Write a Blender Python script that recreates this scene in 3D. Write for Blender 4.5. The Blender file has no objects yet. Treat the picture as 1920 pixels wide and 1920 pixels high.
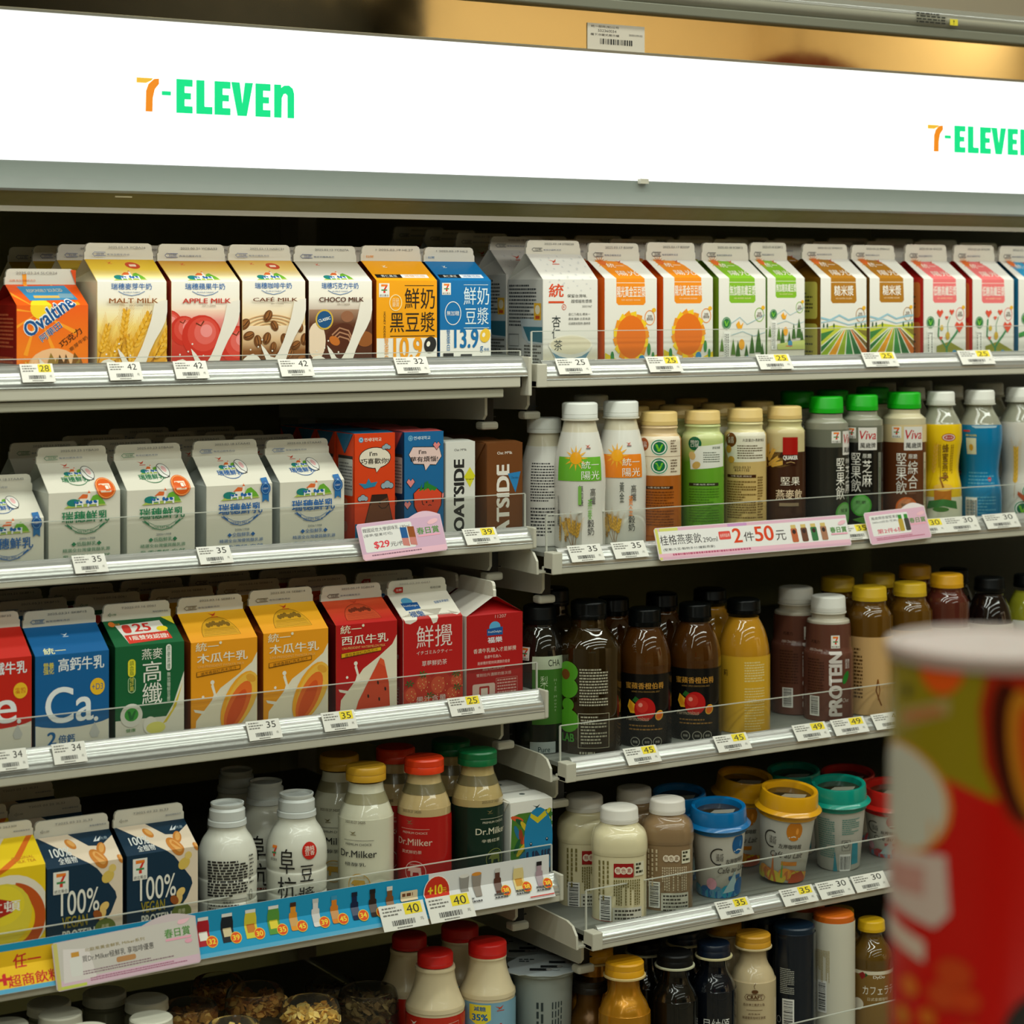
import bpy, bmesh, math, random
from mathutils import Vector, Matrix, Euler

SC = bpy.context.scene
COL = SC.collection
random.seed(7)

# ---------------------------------------------------------------- camera, world, lights, exposure
FPX, EYE, VY = 4000.0, 1.5, 547.0
TH = math.atan(FPX / (7400 - 960)); CT, ST = math.cos(TH), math.sin(TH)
cd = bpy.data.cameras.new('camera'); cam = bpy.data.objects.new('camera', cd); COL.objects.link(cam)
cd.sensor_width = 36; cd.lens = 36 * FPX / 1920; cd.shift_y = (VY - 960) / 1920
cam.location = (0, 0, EYE); cam.rotation_euler = (math.pi / 2, 0, -TH)
cd.clip_start = 0.05
cd.dof.use_dof = True; cd.dof.focus_distance = 2.06; cd.dof.aperture_fstop = 8.0
SC.camera = cam
SC.view_settings.view_transform = 'Standard'; SC.view_settings.look = 'None'
SC.view_settings.exposure = -0.40; SC.view_settings.gamma = 1.0; SC.view_settings.use_curve_mapping = False
wd = bpy.data.worlds.new('store_ambience'); SC.world = wd; wd.use_nodes = True
wd.node_tree.nodes['Background'].inputs[0].default_value = (1.0, 0.93, 0.80, 1)
wd.node_tree.nodes['Background'].inputs[1].default_value = 0.10

def area(name, loc, size, power, col, target):
    ld = bpy.data.lights.new(name, 'AREA'); ld.shape = 'RECTANGLE'; ld.size, ld.size_y = size
    ld.energy = power; ld.color = col
    o = bpy.data.objects.new(name, ld); COL.objects.link(o); o.location = loc
    o.rotation_euler = (Vector(target) - Vector(loc)).to_track_quat('-Z', 'Y').to_euler()
    return o
# fluorescent tubes of the store ceiling
for k, (y, e) in enumerate(((1.25, 20), (0.72, 18), (0.05, 14), (-0.9, 9), (-2.0, 8))):
    area('ceiling_tube', (1.2, y, 2.62), (3.4, 0.10), e, (0.93, 1.0, 0.90), (1.2, y + 0.25, 0))
area('ceiling_tube', (-1.2, -0.5, 2.62), (0.10, 3.0), 10, (0.93, 1.0, 0.90), (-1.0, -0.4, 0))
area('added_wall_light', (4.6, -2.6, 2.65), (2.6, 0.2), 36, (1.0, 1.0, 0.95), (4.8, -3.9, 2.0))  # added unseen lamp, brightens the wall mirrored in the steel strip
# light strip inside the canopy of the cooler
area('canopy_light', (1.15, 1.735, 1.598), (2.4, 0.018), 1.6, (1.0, 0.97, 0.90), (1.15, 1.83, 1.35))

# ---------------------------------------------------------------- helpers
def at(u, v, Y):
    q = (u - 960) / FPX; t = Y / (CT - q * ST)
    return Vector((t * (ST + q * CT), Y, EYE + t * (VY - v) / FPX))
def depth(u, Y): return Y / (CT - (u - 960) / FPX * ST)

def lin(c):
    r = []
    for x in c[:3]:
        x = x / 255.0
        r.append(x / 12.92 if x <= 0.04045 else ((x + 0.055) / 1.055) ** 2.4)
    return (*r, 1.0)

MATS = {}
def P(name, col=None, rough=0.4, metal=0.0, trans=0.0, emit=None, es=0.0, ior=1.45, spec=0.5, alpha=1.0, coat=0.0, noise=0.0, attr=False, nscale=60):
    key = (name, col, rough, metal, trans, emit, es, alpha, coat, noise, attr, spec)
    if key in MATS: return MATS[key]
    m = bpy.data.materials.new(name); m.use_nodes = True; nt = m.node_tree
    b = nt.nodes['Principled BSDF']
    if col: b.inputs['Base Color'].default_value = lin(col)
    b.inputs['Roughness'].default_value = rough; b.inputs['Metallic'].default_value = metal
    b.inputs['Transmission Weight'].default_value = trans; b.inputs['IOR'].default_value = ior
    b.inputs['Specular IOR Level'].default_value = spec; b.inputs['Alpha'].default_value = alpha
    b.inputs['Coat Weight'].default_value = coat
    if emit: b.inputs['Emission Color'].default_value = lin(emit); b.inputs['Emission Strength'].default_value = es
    if attr:
        a = nt.nodes.new('ShaderNodeAttribute'); a.attribute_name = 'Col'
        nt.links.new(a.outputs['Color'], b.inputs['Base Color'])
    if noise:
        tc = nt.nodes.new('ShaderNodeTexCoord'); n = nt.nodes.new('ShaderNodeTexNoise'); n.inputs['Scale'].default_value = nscale
        r = nt.nodes.new('ShaderNodeMapRange'); r.inputs['To Min'].default_value = max(0.02, rough - noise); r.inputs['To Max'].default_value = rough + noise
        nt.links.new(tc.outputs['Object'], n.inputs['Vector']); nt.links.new(n.outputs['Fac'], r.inputs['Value'])
        nt.links.new(r.outputs['Result'], b.inputs['Roughness'])
    MATS[key] = m; return m
def clear_mat(name, tint=(245, 250, 248), refl=0.12, haze=0.0, hazecol=(235, 240, 240)):
    key = (name,)
    if key in MATS: return MATS[key]
    m = bpy.data.materials.new(name); m.use_nodes = True; nt = m.node_tree; nt.nodes.clear()
    out = nt.nodes.new('ShaderNodeOutputMaterial'); tr = nt.nodes.new('ShaderNodeBsdfTransparent'); gl = nt.nodes.new('ShaderNodeBsdfGlossy')
    tr.inputs[0].default_value = lin(tint); gl.inputs['Roughness'].default_value = 0.06
    lw = nt.nodes.new('ShaderNodeLayerWeight'); lw.inputs[0].default_value = refl
    mx = nt.nodes.new('ShaderNodeMixShader')
    nt.links.new(lw.outputs['Fresnel'], mx.inputs[0]); nt.links.new(tr.outputs[0], mx.inputs[1]); nt.links.new(gl.outputs[0], mx.inputs[2])
    last = mx
    if haze:
        df = nt.nodes.new('ShaderNodeBsdfDiffuse'); df.inputs[0].default_value = lin(hazecol)
        m2 = nt.nodes.new('ShaderNodeMixShader'); m2.inputs[0].default_value = haze
        nt.links.new(mx.outputs[0], m2.inputs[1]); nt.links.new(df.outputs[0], m2.inputs[2]); last = m2
    nt.links.new(last.outputs[0], out.inputs[0]); MATS[key] = m; return m
PAPER = P('printed_card', (255, 255, 255), 0.42, attr=True, spec=0.45)
FILM = P('printed_film', (255, 255, 255), 0.2, attr=True, spec=0.5)
MATTE = P('printed_paper', (255, 255, 255), 0.65, attr=True, spec=0.3)

class MB:
    """collects faces (with a material index) into one mesh"""
    def __init__(s): s.v = []; s.f = []; s.mi = []
    def add(s, vs, fs, mi=0, M=None):
        n = len(s.v)
        s.v += [tuple(M @ Vector(p)) if M else tuple(p) for p in vs]
        s.f += [tuple(i + n for i in f) for f in fs]; s.mi += [mi] * len(fs); return s
    def box(s, x0, x1, y0, y1, z0, z1, mi=0, M=None):
        vs = [(x, y, z) for x in (x0, x1) for y in (y0, y1) for z in (z0, z1)]
        return s.add(vs, [(0, 1, 3, 2), (4, 6, 7, 5), (0, 4, 5, 1), (2, 3, 7, 6), (0, 2, 6, 4), (1, 5, 7, 3)], mi, M)
    def prism(s, pts, a0, a1, axis='x', mi=0, M=None):
        """extrude a closed outline; axis x: pts are (y,z); axis y: pts are (x,z); axis z: pts are (x,y)"""
        k = len(pts)
        mk = {'x': lambda p, a: (a, p[0], p[1]), 'y': lambda p, a: (p[0], a, p[1]), 'z': lambda p, a: (p[0], p[1], a)}[axis]
        vs = [mk(p, a0) for p in pts] + [mk(p, a1) for p in pts]
        fs = [(i, (i + 1) % k, k + (i + 1) % k, k + i) for i in range(k)] + [tuple(range(k))[::-1], tuple(range(k, 2 * k))]
        return s.add(vs, fs, mi, M)
    def lathe(s, prof, n=36, sq=None, mi=0, M=None, cap0=True, cap1=True):
        """prof: [(r,z)...] bottom to top or top to bottom"""
        vs = []; fs = []
        for r, z in prof:
            for i in range(n):
                a = 2 * math.pi * i / n; k = r * rsq(a, sq)
                vs.append((k * math.sin(a), -k * math.cos(a), z))
        m = len(prof)
        for j in range(m - 1):
            for i in range(n):
                fs.append((j * n + i, j * n + (i + 1) % n, (j + 1) * n + (i + 1) % n, (j + 1) * n + i))
        if cap0: fs.append(tuple(range(n)))
        if cap1: fs.append(tuple(range((m - 1) * n, m * n)))
        return s.add(vs, fs, mi, M)
    def build(s, name, mats, parent=None, smooth=0, bevel=0, loc=None):
        me = bpy.data.meshes.new(name); me.from_pydata(s.v, [], s.f)
        for m in (mats if isinstance(mats, (list, tuple)) else [mats]): me.materials.append(m)
        me.polygons.foreach_set('material_index', s.mi)
        bm = bmesh.new(); bm.from_mesh(me); bmesh.ops.recalc_face_normals(bm, faces=bm.faces); bm.to_mesh(me); bm.free()
        if smooth:
            me.polygons.foreach_set('use_smooth', [True] * len(me.polygons)); me.set_sharp_from_angle(angle=math.radians(smooth))
        o = bpy.data.objects.new(name, me); COL.objects.link(o)
        if bevel:
            b = o.modifiers.new('edge', 'BEVEL'); b.width = bevel; b.segments = 2; b.limit_method = 'ANGLE'
        if parent: o.parent = parent
        if loc: o.location = loc
        return o
def rsq(a, n):
    if not n: return 1.0
    return (abs(math.cos(a)) ** n + abs(math.sin(a)) ** n) ** (-1.0 / n)
def thing(name, label, cat, loc=(0, 0, 0), rz=0, group=None):
    o = bpy.data.objects.new(name, None); COL.objects.link(o); o.location = loc; o.rotation_euler = (0, 0, rz)
    o.empty_display_size = 0.02
    o['label'] = label; o['category'] = cat
    if group: o['group'] = group
    return o
def tag(o, label, cat, group=None):
    o['label'] = label; o['category'] = cat
    if group: o['group'] = group
    return o
KIDS = {}
def copy_tree(o, parent=None):
    c = o.copy(); COL.objects.link(c)
    if parent: c.parent = parent
    for ch in list(o.children): copy_tree(ch, c)
    return c

# ---------------------------------------------------------------- flat print: shapes, lettering, then folded onto a surface
TXT = {}
TC = bpy.data.curves.new('lettering', 'FONT'); TO = bpy.data.objects.new('lettering', TC)
def text_mesh(body, bold, shear, sl):
    k = (body, shear, sl)
    if k in TXT: return TXT[k]
    TC.body = body; TC.offset = 0.0; TC.shear = shear; TC.resolution_u = 6 if len(body) <= 4 and body.isascii() else 3 if body.isascii() else 2; TC.space_line = sl
    TC.align_x = 'CENTER' if '\n' in body else 'LEFT'
    me = TO.to_mesh()
    vs = [(v.co.x, v.co.y) for v in me.vertices]; fs = [tuple(p.vertices) for p in me.polygons]
    TO.to_mesh_clear()
    if not vs: vs = [(0, 0), (1, 0), (0, 1)]
    x0 = min(v[0] for v in vs); x1 = max(v[0] for v in vs); y0 = min(v[1] for v in vs); y1 = max(v[1] for v in vs)
    w = max(x1 - x0, 1e-5); h = max(y1 - y0, 1e-5)
    vs = [((x - (x0 + x1) / 2), (y - (y0 + y1) / 2)) for x, y in vs]
    TXT[k] = (vs, fs, w, h); return TXT[k]

class Art:
    def __init__(s):
        s.bm = bmesh.new(); s.cl = s.bm.loops.layers.float_color.new('Col'); s.L = 0; s.rnd = random.Random(3)
    def raw(s, vs, fs, cols, step=True):
        s.L += 1 if step else (0 if step is None else 0.15)
        dy = getattr(s, 'dy', 0); b = [s.bm.verts.new((x, y + dy, s.L)) for x, y in vs]
        for f in fs:
            if len(set(f)) < 3: continue
            try: fc = s.bm.faces.new([b[i] for i in f])
            except ValueError: continue
            for lp, i in zip(fc.loops, f): lp[s.cl] = cols[i] if isinstance(cols, list) else cols
    def P(s, pts, col, step=True): s.raw(pts, [tuple(range(len(pts)))], lin(col), step); return s
    def R(s, x0, x1, y0, y1, col, step=True): return s.P([(x0, y0), (x1, y0), (x1, y1), (x0, y1)], col, step)
    def RR(s, x0, x1, y0, y1, r, col, n=4, step=True):
        pts = []
        for cx, cy, a0 in ((x1 - r, y1 - r, 0), (x0 + r, y1 - r, 90), (x0 + r, y0 + r, 180), (x1 - r, y0 + r, 270)):
            for i in range(n + 1):
                a = math.radians(a0 + 90 * i / n); pts.append((cx + r * math.cos(a), cy + r * math.sin(a)))
        return s.P(pts, col, step)
    def E(s, cx, cy, rx, ry, col, rot=0, n=22, step=True):
        c, d = math.cos(math.radians(rot)), math.sin(math.radians(rot)); pts = []
        for i in range(n):
            a = 2 * math.pi * i / n; x, y = rx * math.cos(a), ry * math.sin(a)
            pts.append((cx + x * c - y * d, cy + x * d + y * c))
        return s.P(pts, col, step)
    def ring(s, cx, cy, rx, ry, t, col, a0=0, a1=360, n=28):
        vs = []; 
        for i in range(n + 1):
            a = math.radians(a0 + (a1 - a0) * i / n)
            vs += [(cx + rx * math.cos(a), cy + ry * math.sin(a)), (cx + (rx - t) * math.cos(a), cy + (ry - t) * math.sin(a))]
        s.raw(vs, [(2 * i, 2 * i + 2, 2 * i + 3, 2 * i + 1) for i in range(n)], lin(col)); return s
    def G(s, x0, x1, stops):
        vs = []; cs = []
        for y, c in stops:
            vs += [(x0, y), (x1, y)]; cs += [lin(c), lin(c)]
        s.raw(vs, [(2 * i, 2 * i + 1, 2 * i + 3, 2 * i + 2) for i in range(len(stops) - 1)], cs); return s
    def T(s, body, x, y, h, col, w=None, b=0.0, rot=0, sh=0.0, sl=0.9, step=True, al='c'):
        """lettering whose box is h tall (and w wide when given), centred on x, y"""
        vs, fs, tw, thh = text_mesh(body, b, sh, sl)
        ky = h / thh; kx = (w / tw) if w else ky
        if al == 'l': x = x + kx * tw / 2
        c, d = math.cos(math.radians(rot)), math.sin(math.radians(rot))
        k = max(0.0, b) * (0.55 if any(ord(ch) > 0x2e00 for ch in body) else 0.9)
        for i, (ox, oy) in enumerate(((0, 0), (k, 0), (0, k), (k, k), (-k, 0)) if k > 0.004 else ((0, 0),)):
            s.raw([(x + (a + ox) * kx * c - (e + oy) * ky * d, y + (a + ox) * kx * d + (e + oy) * ky * c) for a, e in vs], fs, lin(col), step if i == 0 else False)
        return s
    def V(s, body, x, y, h, col, w=None, b=0.0, sl=0.95): return s.T('\n'.join(body), x, y, h, col, w=w, b=b, sl=sl)
    def line(s, pts, t, col, step=True):
        vs = []
        for i, p in enumerate(pts):
            a = pts[max(0, i - 1)]; b = pts[min(len(pts) - 1, i + 1)]
            dx, dy = b[0] - a[0], b[1] - a[1]; n = math.hypot(dx, dy) or 1
            vs += [(p[0] - dy / n * t / 2, p[1] + dx / n * t / 2), (p[0] + dy / n * t / 2, p[1] - dx / n * t / 2)]
        s.raw(vs, [(2 * i, 2 * i + 1, 2 * i + 3, 2 * i + 2) for i in range(len(pts) - 1)], lin(col), step); return s
    def fine(s, x0, x1, y0, y1, n, col, fill=0.5, vert=False, cw=None):
        """rows of small print"""
        s.L += 1; L = s.L
        if vert:
            p = (x1 - x0) / n
            for i in range(n):
                y = y1; xx = x0 + i * p
                while y > y0:
                    l = p * s.rnd.uniform(0.5, 1.1)
                    s.R(xx, xx + p * fill, max(y0, y - l), y, col, step=None); y -= l + p * 0.3
                    if s.rnd.random() < 0.04: break
            return s
        p = (y1 - y0) / n; g = cw or p * 0.5
        for i in range(n):
            x = x0; yy = y1 - i * p; end = x1 if s.rnd.random() > 0.25 else x0 + (x1 - x0) * s.rnd.uniform(0.5, 0.95)
            while x < end:
                l = g * s.rnd.uniform(0.6, 2.2); s.R(x, min(end, x + l), yy - p * fill, yy, col, step=None); x += l + g * 0.4
        return s
    def barcode(s, x0, x1, y0, y1, vert=False, bg=(240, 240, 235), col=(30, 30, 30)):
        if bg: s.R(x0, x1, y0, y1, bg)
        s.L += 1; a, b = (y0, y1) if vert else (x0, x1); m = (b - a) * 0.06; p = a + m
        while p < b - m:
            wd_ = (b - a) * s.rnd.choice((0.012, 0.012, 0.024, 0.036))
            if vert: s.R(x0 + (x1 - x0) * .12, x1 - (x1 - x0) * .12, p, p + wd_, col, step=None)
            else: s.R(p, p + wd_, y0 + (y1 - y0) * .12, y1 - (y1 - y0) * .12, col, step=None)
            p += wd_ + (b - a) * s.rnd.choice((0.014, 0.02, 0.03))
        return s
    def fold(s, mapf, xc, yc, clip, eps=2.2e-5, off=2e-4):
        """cut along the fold lines, clip, and lay on the surface; returns mesh data"""
        bm = s.bm.copy()
        def cut(co, no, outer=False):
            bmesh.ops.bisect_plane(bm, geom=bm.verts[:] + bm.edges[:] + bm.faces[:], dist=1e-7, plane_co=co, plane_no=no, clear_outer=outer)
        x0, x1, y0, y1 = clip
        cut((x0, 0, 0), (-1, 0, 0), True); cut((x1, 0, 0), (1, 0, 0), True); cut((0, y0, 0), (0, -1, 0), True); cut((0, y1, 0), (0, 1, 0), True)
        for x in xc:
            if x0 < x < x1: cut((x, 0, 0), (1, 0, 0))
        for y in yc:
            if y0 < y < y1: cut((0, y, 0), (0, 1, 0))
        for v in bm.verts: v.co = mapf(v.co.x, v.co.y, off + v.co.z * eps)
        me = bpy.data.meshes.new('print'); bm.to_mesh(me); bm.free(); return me
def print_obj(name, me, mat, parent, smooth=False):
    me.name = name; me.materials.append(mat)
    if smooth: me.polygons.foreach_set('use_smooth', [True] * len(me.polygons))
    o = bpy.data.objects.new(name, me); COL.objects.link(o); o.parent = parent; return o
def flat(art, name, mat, parent, x0, x1, z0, z1, y, clip, eps=2e-5, off=1e-4, M=None):
    """art in its own units (clip box) stretched over a vertical rectangle facing -Y"""
    cx0, cx1, cy0, cy1 = clip
    def mp(x, yy, o):
        p = Vector((x0 + (x - cx0) / (cx1 - cx0) * (x1 - x0), y - o, z0 + (yy - cy0) / (cy1 - cy0) * (z1 - z0)))
        return M @ p if M else p
    return print_obj(name, art.fold(mp, [], [], clip, eps, off), mat, parent)
# ---------------------------------------------------------------- room
WALLM = P('painted_wall', (214, 202, 178), 0.8, noise=0.1, nscale=8)
WARMM = P('warm_painted_wall', (228, 204, 158), 0.8, noise=0.1, nscale=8)
CEILM = P('ceiling_board', (222, 214, 196), 0.85, noise=0.1, nscale=10)
FLOORM = P('floor_tile', (176, 168, 150), 0.35, noise=0.1, nscale=5)
def struct(name, m, *b):
    o = MB().box(*b).build(name, m); o['kind'] = 'structure'; return o
struct('floor', FLOORM, -3, 6, -4, 2.75, -0.1, 0)
struct('ceiling', CEILM, -3, 6, -4, 2.75, 2.75, 2.85)
struct('wall_back', WALLM, -3, 6, 2.65, 2.75, 0, 2.75)
struct('wall_front', WARMM, -3, 6, -4.1, -4, 0, 2.75)
struct('wall_left', WALLM, -3.1, -3, -4, 2.75, 0, 2.75)
struct('wall_right', WARMM, 6, 6.1, -4, 2.75, 0, 2.75)

# ---------------------------------------------------------------- the chilled cabinet
WHITE = P('white_enamel', (200, 197, 180), 0.38, spec=0.5, noise=0.06)
DIRTY = P('off_white_enamel', (172, 169, 150), 0.45, noise=0.1)
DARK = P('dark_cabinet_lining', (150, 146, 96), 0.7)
OLIVE = P('olive_enamel', (108, 102, 48), 0.6, noise=0.1)  # even olive base colour of the canopy underside
BLACK = P('black_plastic', (16, 17, 18), 0.35)
STEEL = P('warm_tinted_steel', (226, 206, 160), 0.05, metal=1.0, noise=0.02, nscale=30)  # base colour tinted warm to carry the warm store reflection
GREYM = P('grey_metal', (150, 152, 144), 0.4, metal=0.3, noise=0.08)
cab = thing('display_cooler', 'tall open chilled drinks cabinet with glowing white header sign above five shelves', 'cooler', (1.3, 2.2, 0))
def cpart(name, mb, m, **k):
    o = mb.build(name, m, None, **k); o.parent = cab; o.matrix_parent_inverse = Matrix.Translation((-1.3, -2.2, 0)); return o
XL, XR, XM = 0.25, 2.08, 1.145
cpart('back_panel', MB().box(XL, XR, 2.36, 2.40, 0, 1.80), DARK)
cpart('base', MB().box(XL, XR, 1.62, 2.40, 0, 0.35), WHITE, bevel=0.004)
cpart('side_panel', MB().box(XL - 0.03, XL, 1.72, 2.40, 0, 1.80), WHITE, bevel=0.003)
cpart('side_panel', MB().box(XR, XR + 0.03, 1.72, 2.40, 0, 1.80), WHITE, bevel=0.003)
post = MB().box(XM - 0.012, XM + 0.012, 2.31, 2.36, 0.35, 1.6)
cpart('upright_post', post, DIRTY)
# canopy: lip below the sign, sloped underside, inner edge
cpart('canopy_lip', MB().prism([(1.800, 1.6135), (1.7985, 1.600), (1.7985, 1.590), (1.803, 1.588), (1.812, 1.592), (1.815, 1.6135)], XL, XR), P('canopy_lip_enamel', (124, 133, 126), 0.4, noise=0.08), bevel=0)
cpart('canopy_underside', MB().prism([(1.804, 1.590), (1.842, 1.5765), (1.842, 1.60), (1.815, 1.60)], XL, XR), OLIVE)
cpart('canopy_inner_edge', MB().prism([(1.842, 1.577), (1.842, 1.5715), (1.8455, 1.5715), (1.8455, 1.60), (1.842, 1.60)], XL, XR), DIRTY)
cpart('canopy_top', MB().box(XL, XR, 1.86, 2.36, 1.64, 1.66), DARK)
for u in (232, 753, 1200, 1588):
    p = at(u, 366 + (u - 232) * 0.021, 1.815)
    cpart('clip', MB().box(p.x - 0.008, p.x + 0.008, 1.815, 1.823, p.z - 0.002, p.z + 0.0035), P('clip_plastic', (178, 170, 128), 0.5))
p = at(1205, 341, 1.798); cpart('hook', MB().box(p.x - 0.005, p.x + 0.005, 1.794, 1.800, p.z - 0.002, p.z + 0.003), WHITE)
# glowing header sign
SIGNM = P('lit_sign_face', (255, 255, 255), 0.3, emit=(250, 255, 253), es=1.75)
SIGNF = cpart('sign_face', MB().box(XL, XR, 1.800, 1.806, 1.6148, 1.7440), SIGNM)
cpart('sign_housing', MB().box(XL, XR, 1.806, 1.86, 1.6135, 1.7445), GREYM)
cpart('sign_trim', MB().prism([(1.7985, 1.744), (1.7985, 1.7465), (1.806, 1.748), (1.806, 1.744)], XL, XR), P('sign_trim_metal', (150, 146, 132), 0.3, metal=0.6))
def emis(name, c, s=1.0): return P(name, tuple(int(v * .25) for v in c), 0.4, emit=c, es=s * 1.35)
GRN, ORG, YEL = emis('lit_green', (0, 232, 138), 0.92), emis('lit_orange', (255, 148, 26), 0.85), emis('lit_yellow', (255, 200, 60), 0.85)
def seg(pts, m, name, z0, h, x0, w, y=1.7997):
    mb = MB(); mb.prism([(x0 + px / 100 * w, z0 + py / 100 * h) for px, py in pts], y - 0.0008, y + 0.001, 'y'); o = mb.build(name, m); o.parent = SIGNF; return o
def letters(u0, u1, vt, vb):
    """the shop's wordmark: numeral, dash and six letters"""
    a = at(u0, vb, 1.7997); b = at(u1, vt, 1.7997); X0, Wd = a.x, b.x - a.x; Z0, Hh = (at((u0 + u1) / 2, vb, 1.7997).z, 0)
    Hh = at((u0 + u1) / 2, vt, 1.7997).z - Z0
    f = lambda pts, m, n: seg(pts, m, n, Z0, Hh, X0, Wd)
    f([(0, 98), (10, 98), (9, 91), (5.6, 83), (0, 83)], YEL, 'logo_numeral')
    f([(5.5, 0), (9.6, 0), (9.8, 40), (11, 66), (13.6, 82), (13.6, 98), (10.6, 96), (7.2, 80), (5.8, 60)], ORG, 'logo_numeral')
    f([(15.5, 50), (21, 50), (21, 62), (15.5, 62)], GRN, 'logo_letter')
    def Ech(x, w): return [(x, 0), (x + w, 0), (x + w, 21), (x + .5 * w, 21), (x + .5 * w, 41), (x + .9 * w, 41), (x + .9 * w, 60), (x + .5 * w, 60), (x + .5 * w, 79), (x + w, 79), (x + w, 100), (x, 100)]
    f(Ech(24.5, 10), GRN, 'logo_letter')
    f([(37, 0), (47, 0), (47, 22), (42, 22), (42, 100), (37, 100)], GRN, 'logo_letter')
    f(Ech(48.5, 10), GRN, 'logo_letter')
    f([(63.2, 0), (69, 0), (73, 100), (68, 100), (66.2, 32), (64.4, 100), (59.2, 100)], GRN, 'logo_letter')
    f(Ech(74.8, 9.6), GRN, 'logo_letter')
    f([(87, 0), (91.6, 0), (91.8, 60), (93, 72), (94.6, 74), (95.8, 68), (95.8, 0), (100, 0), (100, 74), (99, 90), (96.6, 99), (93.6, 98), (91.4, 90), (91.4, 100), (87, 100)], GRN, 'logo_letter')
letters(256, 551, 152, 215); letters(1739.5, 1938, 238, 288)
# steel strip, grey bar and clear tube above the sign
cpart('steel_strip', MB().box(XL, XR, 1.803, 1.806, 1.7475, 1.790), STEEL)
cpart('grey_bar', MB().box(XL, XR, 1.790, 1.812, 1.7875, 1.7975), P('bar_metal', (128, 128, 112), 0.5, metal=0.2), bevel=0.001)
tube = MB()
M0 = Matrix.Rotation(math.pi / 2, 4, 'Y')
tube.lathe([(0.0125, XL), (0.0125, XR)], 28, M=Matrix.Translation((0, 1.80, 1.8085)) @ M0)
tb = cpart('clear_tube', tube, clear_mat('tube_plastic', (232, 234, 226), 0.45, 0.38, (206, 202, 186)), smooth=40)
rod = MB().lathe([(0.0045, XL), (0.0045, XR)], 16, M=Matrix.Translation((0, 1.80, 1.8075)) @ M0); cpart('lamp_rod', rod, P('white_rod', (232, 228, 214), 0.3), smooth=40)
a = Art(); a.fine(0, 60, 0, 40, 4, (40, 40, 34)); a.R(66, 82, 4, 26, (232, 214, 60)); a.T('!', 74, 15, 14, (30, 30, 20))
q0, q1 = at(1718, 40, 1.787), at(1812, 40, 1.787)
o = flat(a, 'warning_print', MATTE, None, q0.x, q1.x, 1.800, 1.814, 1.7865, (0, 100, 0, 44)); o.parent = cab; o.matrix_parent_inverse = Matrix.Translation((-1.3, -2.2, 0))
# stock label stuck on the steel strip
p0, p1 = at(1101, 90, 1.8025), at(1208, 96, 1.8025)
lb = thing('stock_label', 'white barcode stock label stuck on the steel strip above the glowing sign', 'label', ((p0.x + p1.x) / 2, 1.8025, at(1155, 95, 1.8025).z))
w, h = (p1.x - p0.x) / 2, 0.0265
MB().box(-w, w, -0.0006, 0, 0, h).build('label_card', P('label_paper', (222, 212, 196), 0.5), lb)
a = Art(); a.T('統一超商(股)公司', 30, 88, 10, (70, 64, 60), w=48); a.T('552360034', 34, 73, 10, (60, 56, 52), w=32); a.T('櫃下冷藏式展示櫃', 30, 57, 9, (70, 64, 60), w=50)
a.T('2020.09.02', 84, 63, 7, (90, 84, 80), w=24); a.barcode(18, 80, 18, 46, bg=None)
flat(a, 'label_print', MATTE, lb, -w, w, 0, h, -0.0006, (0, 100, 0, 100))
# unseen things added across the aisle to shape the steel strip's reflection
RACKM = P('dark_rack', (26, 28, 20), 0.6)
t = thing('added_rack', 'tall dark rack added out of view across the aisle to darken the steel reflection', 'rack', (2.9, -3.7, 0))
mb = MB()
MB().box(-1.3, 1.1, -0.28, -0.22, 0, 2.7).build('rack_back', RACKM, t)
for z in (0.3, 0.8, 1.3, 1.8, 2.3): MB().box(-1.3, 1.1, -0.22, 0.2, z, z + 0.03).build('rack_shelf', RACKM, t)
for x in (-1.32, 1.1): MB().box(x, x + 0.03, -0.28, 0.2, 0, 2.7).build('rack_side', RACKM, t)
t = thing('added_sign', 'round red sign added out of view across the aisle for its mirrored image', 'sign', (3.80, -1.0, 1.885))
MB().lathe([(0.0001, -0.005), (0.28, -0.005), (0.28, 0.005), (0.0001, 0.005)], 48, M=Matrix.Rotation(math.radians(40), 4, 'Z') @ Matrix.Rotation(math.pi / 2, 4, 'X')).build('sign_disc', P('red_board', (176, 40, 20), 0.5), t)
MB().box(-0.002, 0.002, -0.002, 0.002, 0.28, 0.865).build('cord', BLACK, t)

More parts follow.
